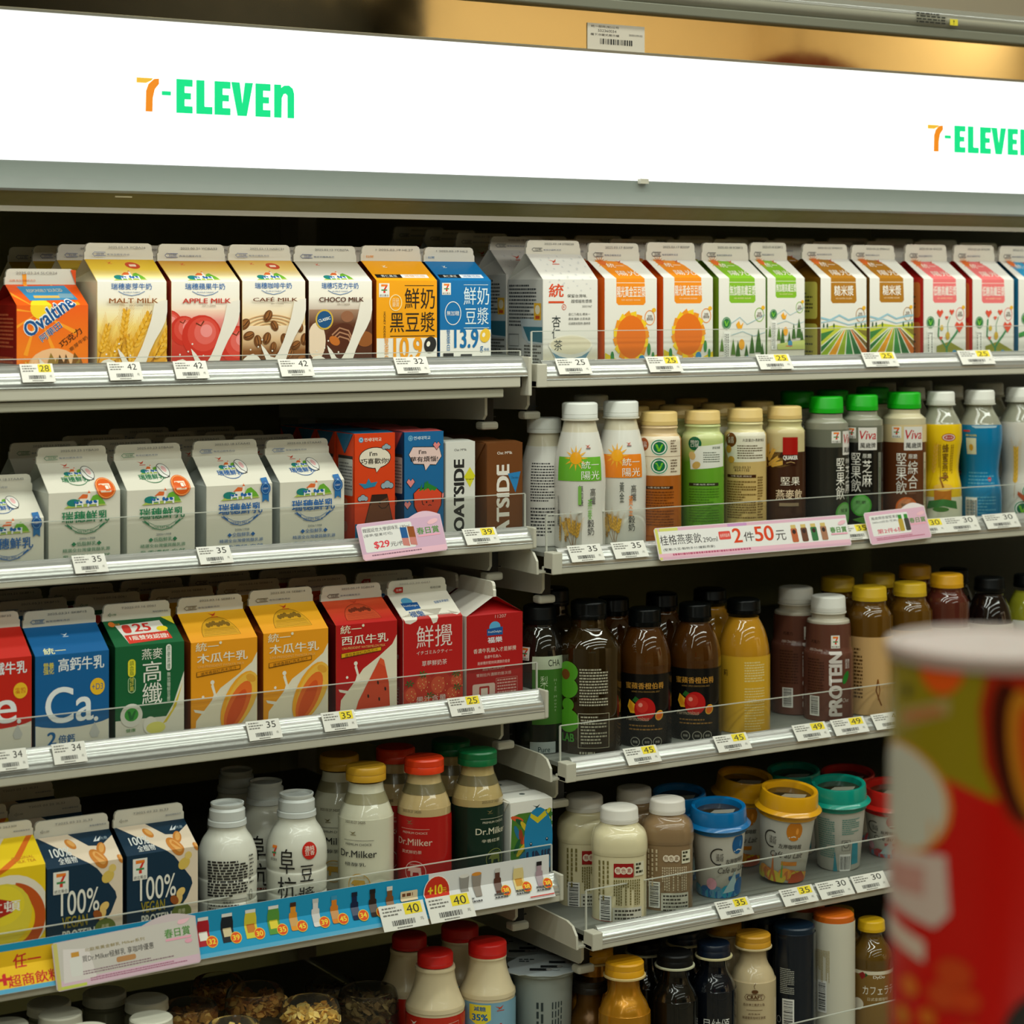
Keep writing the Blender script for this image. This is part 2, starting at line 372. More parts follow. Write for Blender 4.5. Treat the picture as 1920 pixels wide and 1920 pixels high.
# ---------------------------------------------------------------- shelves
RAIL = P('price_rail_plastic', (176, 178, 172), 0.2, spec=0.6, metal=0.5, noise=0.05, nscale=90)
ACRYL = clear_mat('clear_acrylic', (253, 254, 253), 0.07, 0.012, (225, 228, 222))
EDGE = P('acrylic_edge', (214, 216, 204), 0.3, alpha=0.75)
class Shelf: pass
SH = {}
def shelf(key, label, Yl, X0, X1, top, bot, fence, rail_part=0.72, side=None, zoff=-0.004, tilt=0.0):
    s = Shelf(); SH[key] = s
    s.Yl = Yl; s.Zt = at(top[0], top[1], Yl + 0.012).z; s.Zb = at(bot[0], bot[1], Yl).z
    s.Z = s.Zt + zoff; s.Yf = Yl + (0.03 if key[1] in '15' else 0.021); s.tilt = tilt; s.X0, s.X1 = X0, X1
    s.zr = s.Zt - (s.Zt - s.Zb) * rail_part
    t = thing('display_shelf', label, 'shelf', ((X0 + X1) / 2, Yl, s.Z), 0, 'display shelves of the chilled cabinet')
    def pt(name, mb, m, under=None, **k):
        o = mb.build(name, m, None, **k)
        if under: o.parent = under; return o
        o.parent = t; o.matrix_parent_inverse = Matrix.Translation((-(X0 + X1) / 2, -Yl, -s.Z)); return o
    pt('shelf_plate', MB().prism([(Yl + 0.0145, s.Z - 0.004), (Yl + 0.0145, s.Z), (Yl + 0.10, s.Z), (2.31, s.Z + (2.21 - Yl) * tilt), (2.31, s.Z + (2.21 - Yl) * tilt - 0.004), (Yl + 0.10, s.Z - 0.004)], X0, X1), P('shelf_plate_enamel', (124, 126, 118), 0.45, noise=0.08))
    # price rail: slanted face with fine ribs
    n = 30; pr = []
    for i in range(n + 1):
        f = i / n; bump = 0.00018 * math.sin(f * math.pi * 8) + 0.0028 * math.sin(f * math.pi)
        pr.append((Yl + 0.012 * (1 - f) - bump, s.Zt + (s.zr - s.Zt) * f))
    pt('price_rail', MB().prism(pr + [(Yl + 0.014, s.zr), (Yl + 0.014, s.Zt)], X0 + 0.012, X1 - 0.004), RAIL, smooth=50)
    if key == 'L1':
        pt('front_lip', MB().box(X0, X1 - 0.012, Yl + 0.001, Yl + 0.02, s.zr - 0.011, s.zr), WHITE, bevel=0.0012)
        pt('lower_channel', MB().box(X0, X1 - 0.03, Yl + 0.004, Yl + 0.03, s.Zb, s.zr - 0.012), DIRTY, bevel=0.0012)
    else:
        pt('front_lip', MB().box(X0, X1, Yl + 0.0005, Yl + 0.02, s.Zb, s.zr), WHITE, bevel=0.0012)
    pt('rail_end_cap', MB().box(X1 - 0.004, X1, Yl - 0.001, Yl + 0.016, s.Zb + 0.001, s.Zt) if side == 'R' else MB().box(X0, X0 + 0.012, Yl - 0.0005, Yl + 0.016, s.Zb, s.Zt - 0.003), WHITE, bevel=0.001)
    if fence:
        zf = at(fence[0], fence[1], Yl + 0.017).z; s.zf = zf
        a0, a1 = X0 + 0.004, X1 - (0.003 if side == 'R' else 0.0)
        fe = pt('fence', MB().box(a0, a1, Yl + 0.0163, Yl + 0.0178, s.Z, zf), ACRYL)
        pt('fence_edge', MB().box(a0, a1, Yl + 0.0162, Yl + 0.0179, zf, zf + 0.0008), EDGE, fe)
        xe = a1 if side == 'R' else a0
        pt('fence_edge', MB().box(xe - 0.0008, xe + 0.0008, Yl + 0.0162, Yl + 0.0179, s.Z, zf), EDGE, fe)
    # end plate and supporting arm
    xe = X1 if side == 'R' else X0
    sg = -1 if side == 'R' else 1
    zb = s.Zb
    if side == 'L':
        pr = [(Yl + 0.012, zb), (Yl + 0.45, zb + 0.003), (Yl + 0.45, zb + 0.03), (Yl + 0.03, zb + 0.024), (Yl + 0.02, zb + 0.021), (Yl + 0.013, zb + 0.013)]
        pt('end_plate', MB().prism(pr, xe - 0.0105, xe - 0.008), WHITE)
        pt('end_plate_floor', MB().box(xe - 0.008, xe + 0.002, Yl + 0.012, 2.30, zb + 0.001, zb + 0.003), WHITE)
    xa = xe + sg * (0.032 if side == 'R' else 0.012)
    arm = [(Yl + 0.035, s.Zb - 0.001), (Yl + 0.035, s.Zb - 0.019), (Yl + 0.040, s.Zb - 0.024), (Yl + 0.10, s.Zb - 0.026), (2.31, s.Zb - 0.045), (2.31, s.Zb - 0.001)]
    ba = pt('bracket_arm', MB().prism(arm, xa - 0.0015, xa + 0.0015), P('arm_enamel', (216, 214, 198), 0.4, noise=0.06))
    pt('bracket_tab', MB().box(xa - 0.004, xa + 0.016, Yl + 0.036, Yl + 0.050, s.Zb - 0.034, s.Zb - 0.026), WHITE, ba, bevel=0.0025)
    pt('bracket_clip', MB().box(xa + 0.002, xa + 0.013, Yl + 0.042, Yl + 0.060, s.Zb - 0.026, s.Zb - 0.003).box(xa - 0.001, xa + 0.018, Yl + 0.045, Yl + 0.047, s.Zb - 0.022, s.Zb - 0.021), BLACK, ba)
    return s
LB, RB = 0.28, 2.05
shelf('L1', 'white top shelf of the wider bay holding flavoured milk cartons', 1.80, LB, 1.141, (0, 687), (480, 760), (0, 675), 0.48, 'R', 0.0007)
shelf('L2', 'white shelf holding plain white milk cartons and small juice boxes', 1.791, LB, 1.141, (0, 1055), (0, 1105), (0, 984), side='R')
shelf('L3', 'white shelf holding blue, green, orange and red milk cartons', 1.769, LB, 1.141, (0, 1409), (0, 1477), (0, 1352), side='R')
shelf('L4', 'white shelf behind the long blue and white promotional strip', 1.742, LB, 1.141, (0, 1812), (0, 1880), (0, 1752), side='R')
shelf('R1', 'white top shelf holding soy milk cartons with sun pictures', 1.80, 1.1475, RB, (1010, 676), (1007, 727), (1015, 622), side='L', tilt=0.075)
shelf('R2', 'white shelf holding oat and nut drink bottles', 1.772, 1.1475, RB, (1055, 1027), (1030, 1079), (1200, 955), side='L', tilt=0.07)
shelf('R3', 'white shelf holding dark tea bottles with black caps', 1.747, 1.1475, RB, (1085, 1418), (1059, 1469), (1460, 1309), side='L', tilt=0.07)
shelf('R4', 'white shelf holding coffee cups with coloured lids', 1.701, 1.1475, RB, (1139, 1732), (1108, 1785), (1443, 1609), side='L')
s = shelf('R5', 'lowest shelf in view holding black, gold and beige coffee bottles', 1.620, 1.1475, RB, (1668, 2025), (1668, 2075), (1668, 1878), side='L')
s = shelf('L5', 'lowest shelf in view holding cereal cups and red capped yogurt bottles', 1.715, LB, 1.141, (500, 2230), (500, 2280), None, side='R')
# ---------------------------------------------------------------- gable-top cartons
CARTONW = (226, 222, 206)
def carton_mesh(t, w, d, hb, hg, hf, body_m, seal_m, side_m=None):
    x, y = w / 2, d / 2; f = 0.0022; zt = hb + hg
    mb = MB()
    vs = [(-x, -y, 0), (x, -y, 0), (x, y, 0), (-x, y, 0), (-x, -y, hb), (x, -y, hb), (x, y, hb), (-x, y, hb),
          (-x, -f, zt), (x, -f, zt), (x, f, zt), (-x, f, zt), (-x * 0.42, 0, zt - hg * 0.12), (x * 0.42, 0, zt - hg * 0.12)]
    fs = [(0, 3, 2, 1), (0, 1, 5, 4), (2, 3, 7, 6), (4, 5, 9, 8), (6, 7, 11, 10)]
    sd = [(3, 0, 4, 7), (1, 2, 6, 5), (4, 12, 7), (4, 8, 12), (7, 12, 11), (8, 11, 12), (5, 6, 13), (5, 13, 9), (6, 10, 13), (9, 13, 10)]
    mb.add(vs, fs, 0); mb.add(vs, sd, 1)
    mb.add(vs, [(8, 9, 10, 11)], 0)
    o = mb.build('carton_body', [body_m, side_m or body_m], t); 
    r = 0.004; g = 0.0016
    pts = [(-x, 0), (x, 0), (x, hf * 0.42), (x - 0.0012, hf * 0.5), (x - 0.0012, hf - r), (x - 0.0024, hf - r * .3), (x - 0.005, hf), (-x + 0.005, hf), (-x + 0.0024, hf - r * .3), (-x + 0.0012, hf - r), (-x + 0.0012, hf * 0.5), (-x, hf * 0.42)]
    s = MB().prism([(a, zt + b) for a, b in pts], -g, g, 'y').build('top_seal', seal_m, t)
    return o, s
def fold_carton(art, t, w, d, hb, hg, hf, name='front_print', top=55):
    U = w / 100; ls = math.hypot(d / 2 - 0.0022, hg); ny, nz = hg / ls, (d / 2) / ls; y = d / 2
    def mp(a, b, o):
        X = (a / 100 - 0.5) * w
        if b <= 1e-6: return Vector((X, -y - o, hb + b * U))
        if b <= 40.0001: q = b / 40; return Vector((X, -y + q * (y - 0.0022) - o * ny, hb + q * hg + o * nz))
        return Vector((X, -0.0016 - o, hb + hg + (b - 40) / 15 * hf))
    me = art.fold(mp, [], [0, 40], (0.4, 99.6, -hb / U + 0.3, top))
    return print_obj(name, me, PAPER, t.children[0])
def fold_side(art, t, w, d, hb, name='side_print'):
    U = d / 100
    def mp(a, b, o): return Vector((-w / 2 - o, d / 2 - a / 100 * d, hb + b * U))
    return print_obj(name, art.fold(mp, [], [], (1, 99, -hb / U + 0.5, -0.3)), PAPER, t.children[0])

NAVY = (20, 60, 110)
def seal_print(a, date, arrow=(70, 80, 110), small=(70, 90, 130), style=0):
    """date stamp and pull arrow on the top fold (heights 40 to 55)"""
    if style == 0:
        a.T(date, 60, 51.2, 1.9, (120, 122, 122), w=54)
        a.line([(10, 45), (14, 47.2), (14, 46.6), (29, 46.6), (29, 43.4), (14, 43.4), (14, 42.8), (10, 45)], 0.5, arrow)
        a.T('拉開', 21.5, 45, 1.9, arrow, w=11); a.T('有效日期年月日', 47, 44.6, 1.7, small, w=32)
    elif style == 1:
        a.T(date, 55, 51.0, 2.0, (140, 140, 138), w=62); a.T('｜拉開', 12, 44.4, 2.6, arrow, w=16)
    elif style == 2:
        a.T(date, 52, 51.0, 1.9, (140, 140, 138), w=50); a.line([(8, 45.6), (11, 47.4), (11, 44), (8, 45.6)], 0.5, arrow); a.T('拉開', 15, 45.6, 1.7, arrow, w=9); a.T('有效日期年月日', 84, 45.6, 1.5, small, w=22)
    else:
        a.T(date, 45, 51.2, 1.8, (170, 165, 160), w=52); a.P([(9, 45), (13, 48), (25, 48), (25, 42), (13, 42)], (180, 40, 30)); a.T('拉開', 18, 45, 2.4, (240, 230, 220), w=9); a.T('有效日期', 80, 45, 2.4, (80, 80, 80), w=18)
def bird(a, x, y, s=1.0, c=(200, 70, 40)):
    a.P([(x - 4 * s, y + 1.6 * s), (x + 0.5 * s, y + 0.4 * s), (x + 3.6 * s, y + 2 * s), (x + 1.5 * s, y - .6 * s), (x - 1 * s, y - 1.2 * s), (x - .8 * s, y)], c); a.R(x - 2.4 * s, x + 4 * s, y - 2.4 * s, y - 1.8 * s, c)
def seven(a, x0, x1, y0, y1, tile=(238, 236, 226)):
    w, h = x1 - x0, y1 - y0; X = lambda p: x0 + p * w; Y = lambda p: y0 + p * h
    if tile: a.R(x0, x1, y0, y1, tile)
    a.P([(X(.2), Y(.92)), (X(.82), Y(.92)), (X(.82), Y(.78)), (X(.2), Y(.76))], (240, 130, 40))
    a.P([(X(.82), Y(.84)), (X(.62), Y(.78)), (X(.44), Y(.55)), (X(.62), Y(.55))], (214, 50, 36), False)
    a.R(X(.42), X(.62), Y(.3), Y(.46), (214, 60, 40), False)
    a.R(X(.22), X(.78), Y(.46), Y(.55), (60, 140, 80), False)
    a.T('統北集合', X(.5), Y(.12), h * .17, (70, 66, 60), w=w * .86)
def farm(a, x, y, s):
    """little farm picture: hills, barn and two dappled cows; s = width"""
    k = s / 60
    E_ = lambda dx, dy, rx, ry, c, r=0: a.E(x + dx * k, y + dy * k, rx * k, ry * k, c, r, n=16)
    a.P([(x - 30 * k, y - 8 * k), (x + 30 * k, y - 6 * k), (x + 24 * k, y - 3 * k), (x - 22 * k, y - 3.5 * k)], (176, 196, 90))
    E_(-17, -1, 9, 5, (30, 128, 120)); E_(-9, -1.5, 6, 4, (40, 140, 110)); a.P([(x + 4 * k, y - 4 * k), (x + 10 * k, y + 7 * k), (x + 16 * k, y + 9 * k), (x + 24 * k, y + 2 * k), (x + 28 * k, y - 4 * k)], (110, 176, 52))
    a.P([(x - 8 * k, y - 3 * k), (x - 8 * k, y + 5 * k), (x + 4 * k, y + 6 * k), (x + 4 * k, y - 3 * k)], (244, 238, 224)); a.P([(x - 11 * k, y + 4 * k), (x - 4 * k, y + 10 * k), (x + 4 * k, y + 9 * k), (x + 2 * k, y + 4 * k)], (232, 112, 52)); a.R(x + 3 * k, x + 6.5 * k, y - 2 * k, y + 11 * k, (246, 236, 220)); a.P([(x + 2.4 * k, y + 11 * k), (x + 4.8 * k, y + 14 * k), (x + 7 * k, y + 11 * k)], (232, 112, 52))
    for dx, q in ((-9, .8), (10, 1.1)):
        a.P([(x + (dx - 7 * q) * k, y - 7 * k), (x + (dx - 7 * q) * k, y + (1 * q - 1) * k), (x + (dx + 7 * q) * k, y + 1.4 * q * k), (x + (dx + 7 * q) * k, y - 7 * k), (x + (dx + 5 * q) * k, y - 7 * k), (x + (dx + 4.4 * q) * k, y - 4 * k), (x + (dx - 4.4 * q) * k, y - 4 * k), (x + (dx - 5 * q) * k, y - 7 * k)], (238, 240, 240))
        E_(dx - 3 * q, -1.4, 2.6 * q, 2 * q, (30, 96, 170), 30); E_(dx + 3 * q, -.6, 2.6 * q, 1.8 * q, (30, 96, 170), -20); E_(dx - 7 * q, -.4, 2 * q, 2.4 * q, (40, 110, 180))
def swoosh(a, col=(236, 230, 216)):
    a.P([(81, -30), (90, -26), (99.8, -25), (99.8, -40), (97, -54), (91, -66), (82, -80), (74, -96), (68, -112), (66, -130), (40, -130), (36, -112), (30, -98), (28, -90), (35, -97), (43, -108), (50, -110), (56, -102), (63, -88), (70, -70), (76, -52)], col)
    a.P([(0, -112), (8, -106), (16, -104), (24, -108), (32, -118), (38, -130), (0, -130)], col, False); a.P([(70, -124), (84, -117), (100, -112), (100, -130), (68, -130)], col, False)
    for x, y in ((30, -84), (24, -94), (46, -100), (12, -98)): a.E(x, y, 1.3, 1.3, col, n=8, step=False)
def wheat(a, x, y, ang, n=7, s=4.2, c1=(222, 160, 40), c2=(176, 108, 20)):
    ca, sa = math.cos(math.radians(ang)), math.sin(math.radians(ang))
    a.line([(x - ca * s * 5, y - sa * s * 5), (x + ca * s * n * .7, y + sa * s * n * .7)], .9, c2)
    for i in range(n):
        px, py = x + ca * i * s * .68, y + sa * i * s * .68
        for sg in (-1, 1):
            a.E(px - sa * sg * s * .38, py + ca * sg * s * .38, s * .62, s * .3, c1 if (i + (sg > 0)) % 2 else (238, 186, 70), ang + sg * 28, n=10, step=False)
            a.line([(px, py), (px + ca * s * 3 - sa * sg * s * 1.6, py + sa * s * 3 + ca * sg * s * 1.6)], .28, c1, step=False)
    a.L += 1
def flavour(cjk, en, enc, slope, body, pic, stamp=True):
    def f(a):
        a.G(0, 100, [(-130, body[2]), (-60, body[1]), (-22, (244, 238, 222)), (0, (246, 242, 230)), (8, slope[2]), (22, slope[1]), (40, slope[0])])
        bird(a, 32, 34)
        if stamp: a.E(64, 29, 10.5, 6, (196, 70, 36), -8); a.RR(59, 69, 27, 31, 1, (236, 206, 180))
        farm(a, 49, 8, 50); a.T(cjk, 49, -6.5, 8.6, (56, 112, 176), w=58, b=.012)
        a.line([(30, -13), (38, -17), (49, -19), (60, -17), (68, -13)], .8, (90, 130, 180)); a.T('RUISUI FARM', 49, -14.4, 1.8, (80, 120, 170), w=24)
        pic(a); swoosh(a); a.T(en, 51, -26, 6.4, enc, w=70, b=.022); a.T('2011/2006', 54, -32.5, 2.2, (130, 110, 90), w=20)
    return f
def pic_malt(a):
    a.G(0, 100, [(-130, (214, 140, 30)), (-90, (236, 180, 60)), (-62, (248, 218, 120)), (-40, (246, 234, 190))])
    for x, y, g, s in ((24, -104, 112, 5), (36, -78, 82, 7), (54, -84, 62, 8), (6, -92, 74, 6), (16, -112, 64, 6.4), (30, -120, 70, 6), (84, -100, 50, 7.4), (92, -84, 62, 6.6), (90, -122, 44, 7), (48, -108, 96, 6)): wheat(a, x, y, g, 9, s, (226, 166, 36), (150, 92, 14))
def pic_apple(a):
    a.G(0, 100, [(-130, (176, 36, 26)), (-80, (206, 66, 50)), (-52, (232, 150, 140)), (-38, (244, 214, 190))])
    for x, y, r in ((-4, -58, 20), (18, -66, 20), (44, -74, 29), (96, -86, 26)):
        a.E(x, y, r, r, (206, 52, 36)); a.E(x + r * .08, y + r * .1, r * .8, r * .8, (218, 74, 58)); a.E(x + r * .16, y + r * .18, r * .55, r * .55, (228, 104, 92)); a.E(x + r * .22, y + r * .26, r * .3, r * .3, (240, 146, 140)); a.line([(x - r * .3, y + r * .62), (x - r * .05, y + r * .5), (x + r * .1, y + r * .72)], r * .07, (110, 50, 20))
def beans(a, pts, c=(110, 66, 28)):
    for x, y, r, g in pts:
        a.E(x, y, r, r * .7, c, g); a.E(x + r * .1, y + r * .14, r * .7, r * .42, (150, 96, 48), g); a.line([(x - r * .8 * math.cos(math.radians(g)), y - r * .8 * math.sin(math.radians(g))), (x + r * .1, y - r * .1), (x + r * .8 * math.cos(math.radians(g)), y + r * .8 * math.sin(math.radians(g)))], r * .13, (60, 32, 12))
def pic_cafe(a):
    for i in range(4): a.ring(44, -74, 52 - i * 9, 26 - i * 4, 1.4, (206, 160, 110), 40, 200)
    a.G(0, 100, [(-130, (90, 52, 22)), (-100, (140, 90, 46)), (-84, (222, 186, 140)), (-64, (240, 220, 190))])
    beans(a, [(3, -62, 10, 40), (66, -84, 9, 100), (60, -106, 9, 30), (98, -84, 9, 80), (40, -50, 9, 60), (10, -78, 9, 20), (24, -86, 9, 100), (38, -82, 9, 70), (50, -64, 8, 120), (78, -72, 9, 40), (90, -66, 8, 110), (84, -92, 8, 30), (74, -106, 9, 60), (92, -112, 8, 10), (34, -106, 8, 30), (48, -94, 7, 80), (8, -112, 9, 0), (88, -50, 8, 60)])
def pic_choco(a):
    a.G(0, 100, [(-130, (70, 34, 18)), (-60, (96, 54, 32)), (-40, (168, 134, 108))])
    a.E(12, -84, 14, 26, (236, 214, 186)); a.E(50, -78, 24, 18, (84, 40, 22), 20)
    for i in range(3): a.line([(36, -76 - i * 6), (48, -66 - i * 6), (62, -70 - i * 6), (70, -84 - i * 5)], 2.2, (176, 128, 96))
    a.E(40, -84, 9, 6, (196, 110, 40), -30); a.E(88, -82, 14, 11, (150, 88, 40)); a.E(60, -50, 10, 8, (150, 100, 70))
    a.E(24, -54, 14, 14.5, (206, 172, 70)); a.E(24, -54, 11.6, 12, (28, 84, 132)); a.T('CLASSIC', 24, -54, 4, (240, 240, 230), w=19, b=.03, rot=14)
def soybox(bg, l1, l2, num, numc, dark, beanc, circ):
    def f(a):
        a.G(0, 100, [(-130, (240, 238, 228)), (-83, (240, 238, 228))]); a.G(0, 100, [(-83, bg), (40, bg)])
        bird(a, 30, 29, 1.1, (240, 236, 220)); a.R(4, 46, 5, 12, (18, 18, 20)); a.R(46, 90, 5, 12, (232, 236, 238)); a.T('青仁黑豆', 26, 8.5, 4.4, (230, 230, 220), w=26); a.T('減醣低脂', 68, 8.5, 4.4, bg, w=34)
        seven(a, 4, 21, -24, -4); a.R(46, 94, -7.6, -6.8, dark); a.R(22 if len(l2) > 2 else 46, 96, -80.6, -79.6, dark)
        a.T(l1, 71, -26, 30, dark, w=50, b=.006); a.T(l2, 59 if len(l2) > 2 else 72, -60, 29, dark, w=74 if len(l2) > 2 else 46, b=.006)
        if circ: a.ring(25, -55, 16, 20, 1.4, (236, 238, 236)); a.T('無加糖', 25, -55, 8, (236, 238, 236), w=24)
        else: a.ring(31, -32, 10.5, 12, 1.4, (250, 226, 160)); a.T('日研\n嚴選', 31, -32, 12, (250, 232, 180), w=11); a.T('HONEY ADDED', 13, -64, 3.2, dark, w=38, rot=-90)
        a.T(num, 51, -98, 31, numc, w=46, b=.03); a.T('g', 81, -116, 10, numc); a.V('雙蛋白', 16, -100, 36, numc, w=7); a.T('整瓶', 91, -117, 6, numc, w=10)
        a.E(88, -93, 10, 12, beanc, -20); a.E(85, -92, 3, 4, (244, 240, 220), -20); a.R(6, 26, -128, -122, (40, 40, 40)); a.R(40, 62, -128, -124, (60, 60, 60))
    return f
def ovaltine(a):
    a.G(0, 100, [(-130, (232, 116, 36)), (-60, (244, 126, 28)), (0, (240, 96, 20)), (40, (232, 84, 20))])
    for k in range(9):
        g = math.radians(k * 40 + 10); a.P([(30, -10), (30 + 60 * math.cos(g), -10 + 60 * math.sin(g)), (30 + 60 * math.cos(g + .1), -10 + 60 * math.sin(g + .1))], (250, 160, 40), step=False)
    a.L += 1; a.E(34, -4, 15, 15, (252, 214, 40)); a.P([(14, 36), (82, 38), (90, 10), (22, 8)], (52, 140, 190)); a.T('RESPONSIBLY SOURCED', 50, 28, 6, (230, 214, 170), w=50, rot=2); a.R(30, 66, 13, 18, (220, 180, 90)); a.R(66, 86, 13, 22, (120, 160, 180))
    a.T('Ovaltine', 45, -14, 20, (232, 236, 236), w=78, b=.09, rot=34); a.T('Ovaltine', 45, -14, 20, (24, 82, 142), w=78, b=.03, rot=34)
    a.T('阿華田', 47, -36, 10, (240, 236, 226), w=34, b=.08, rot=36); a.T('阿華田', 47, -36, 10, (30, 86, 140), w=34, b=.03, rot=36)
    a.E(52, -92, 40, 34, (240, 190, 140)); a.T('巧克力', 75, -44, 10, (80, 46, 20), w=36, b=.02, rot=36); a.T('麥芽牛奶', 86, -52, 5.5, (90, 60, 30), w=30, rot=36)
    for x, y, g in ((12, -90, 80), (20, -100, 95), (96, -96, 80)): wheat(a, x, y, g, 6, 3.6)
    for i in range(16): a.P([(36 + i * 3, -100 + 14 * math.sin(i * 2.1)), (44 + i * 3, -76 + 12 * math.sin(i * 1.7)), (50 + i * 3, -80 + 10 * math.cos(i)), (46 + i * 3, -104)], ((128, 84, 30), (150, 120, 50), (90, 60, 26))[i % 3], False)
    a.P([(30, -70), (40, -80), (46, -100), (60, -118), (40, -120)], (236, 226, 206)); a.P([(92, 54), (100, 54), (100, 41), (99, 41)], (228, 84, 26))
def ruisui(c, kind, en, sticker):
    def f(a):
        a.G(0, 100, [(-130, CARTONW), (40, CARTONW)]); bird(a, 37, 36, 1.4)
        farm(a, 46, 25, 34); a.T('瑞穗鮮乳', 44, 16.5, 7, c, w=38, b=.02); a.ring(46, 17, 15, 9, .7, c, 200, 340)
        a.E(64, 24, 9, 10, (60, 60, 60), 20); a.E(64, 24, 8.2, 9.2, (240, 238, 230), 20); a.E(66, 26, 3, 4.5, (240, 190, 190), 20); a.line([(58, 30), (63, 20), (70, 15)], 1, (60, 60, 60))
        farm(a, 51, -13, 60); a.T('瑞穗鮮乳', 51, -33, 15, c, w=66, b=.03)
        a.line([(22, -43), (26, -45), (30, -48), (40, -54), (51, -56), (62, -54), (72, -48), (76, -45), (82, -41)], 1, c); a.line([(30, -44), (40, -49.5), (51, -51), (62, -49.5), (72, -44)], .6, c); a.T(en, 51, -52.6, 3.6, c, w=30)
        for sg in (-1, 1):
            for i in range(4): a.E(51 + sg * (20 + i * 1.8), -47 + i * 1.3, 1.7, .8, c, sg * 55, n=8, step=False)
        a.L += 1; a.T('2006/1998', 53, -62, 2.8, (110, 120, 130), w=22); a.T('◆' + kind + '◆', 52, -69, 6, c, w=42); a.T('精選全台灣優質酪乳源', 52, -77, 5, c, w=66); a.T('乳香濃郁 自然', 52, -86, 6, c, w=66)
        if sticker: a.E(80, 3, 13.5, 13.5, (226, 96, 26)); a.ring(80, 3, 12.4, 12.4, .6, (246, 200, 120)); a.RR(72, 87, -2, 8, 1, (246, 226, 200)); a.R(79, 85, -.4, 6, (226, 110, 40)); a.R(80, 84, .4, 5.2, (250, 244, 230))
        else:
            a.P([(84, 6), (94, 7), (94, -26), (89, -22), (84, -26)], (40, 110, 170)); a.E(89, -7, 7.6, 9, (24, 84, 150)); a.ring(89, -7, 6, 7.2, .8, (110, 160, 200)); a.T('CERT', 89, -7, 2.4, (220, 226, 230), w=8)
    return f
def solidcarton(a, c1, c0=None): a.G(0, 100, [(-130, c1), (0, c1), (40, c0 or c1)])
def fe_ca(bg, head, sym, badge, foot, name):
    def f(a):
        solidcarton(a, bg); a.R(0, 100, -130, -90, (226, 222, 206)); a.P([(0, -90), (100, -90), (100, -76), (90, -82), (60, -90)], (226, 222, 206)); a.E(50, -80, 62, 16, bg)
        a.R(0, 100, -84, -70, bg, False)
        bird(a, 50, 26, 1.2, (210, 225, 235)); a.T('統一', 28, 5, 8.6, (232, 232, 180), w=30, b=.02); a.T('營養\n強化', 18, -17, 15, (226, 210, 90), w=14, b=.02); a.T(head, 62, -14, 17, (232, 238, 240), w=62, b=.03)
        a.T(sym, 46 if len(sym) > 1 else 40, -66, 46, (236, 240, 240), w=64, b=.012); a.E(82, -88, 3, 3, (236, 240, 240)); a.E(84, -46, 10, 11, (240, 190, 40)); a.T(badge, 84, -46, 8, bg, w=15)
        a.T(foot[0], 22, -108, 16, bg, w=11, b=.03); a.T(foot[1], 42, -110, 11, bg, w=22, b=.03); a.P([(80, -92), (87, -106), (84, -112), (76, -112), (73, -106)], (200, 200, 196))
    return f
def oatgreen(a):
    solidcarton(a, (20, 96, 54)); a.R(0, 100, -130, -100, (228, 224, 210)); a.P([(100, -40), (84, -84), (66, -112), (66, -130), (100, -130)], (230, 226, 210)); a.P([(98, -56), (82, -92), (68, -110), (74, -108), (88, -88)], (222, 196, 60))
    a.P([(14, 32), (80, 35), (86, 6), (22, 3)], (236, 232, 224)); a.P([(20, 16), (84, 18), (86, 6), (22, 3)], (216, 60, 44)); a.RR(22, 34, 19, 32, 4, (214, 60, 50)); a.T('25', 50, 26, 12, (214, 44, 36), w=24, b=.03); a.E(78, 22, 8, 4, (244, 214, 40)); a.T('1瓶雙效認證!', 54, 11, 7, (244, 238, 226), w=56, b=.02); a.P([(84, 40), (100, 40), (99, 27)], (240, 220, 60)); a.E(10, 34, 4.6, 4, (226, 120, 40)); a.T('光泉', 18, 33, 4, (226, 150, 60), w=8)
    a.T('燕麥', 53, -13, 15, (236, 234, 220), w=30); a.T('高\n纖', 53, -52, 58, (238, 236, 226), w=29, b=.006, sl=.95)
    a.RR(18, 29, -42, -18, 5, (226, 216, 50)); a.V('調血脂', 23.5, -30, 20, (40, 90, 40), w=6); a.RR(18, 29, -64, -42, 5, (170, 200, 150)); a.RR(19, 28, -63, -42, 5, (20, 96, 54)); a.V('增好菌', 23.5, -52, 18, (226, 216, 90), w=6)
    a.RR(73, 81, -38, -2, 4, (236, 236, 226)); a.V('燕麥高纖', 77, -20, 32, (20, 96, 54), w=5); a.V('無加糖鮮豆漿', 77, -60, 40, (220, 230, 210), w=5)
    a.E(23, -94, 16, 16, (226, 224, 214)); a.E(23, -93, 10, 9, (60, 160, 60)); a.P([(17, -88), (21, -88), (23, -95), (27, -88), (30, -88), (25, -100), (20, -100)], (30, 110, 50)); a.E(50, -110, 10, 12, (236, 232, 220)); a.E(58, -114, 14, 8, (232, 226, 120)); a.T('健康', 22, -114, 5, (60, 140, 60), w=14)
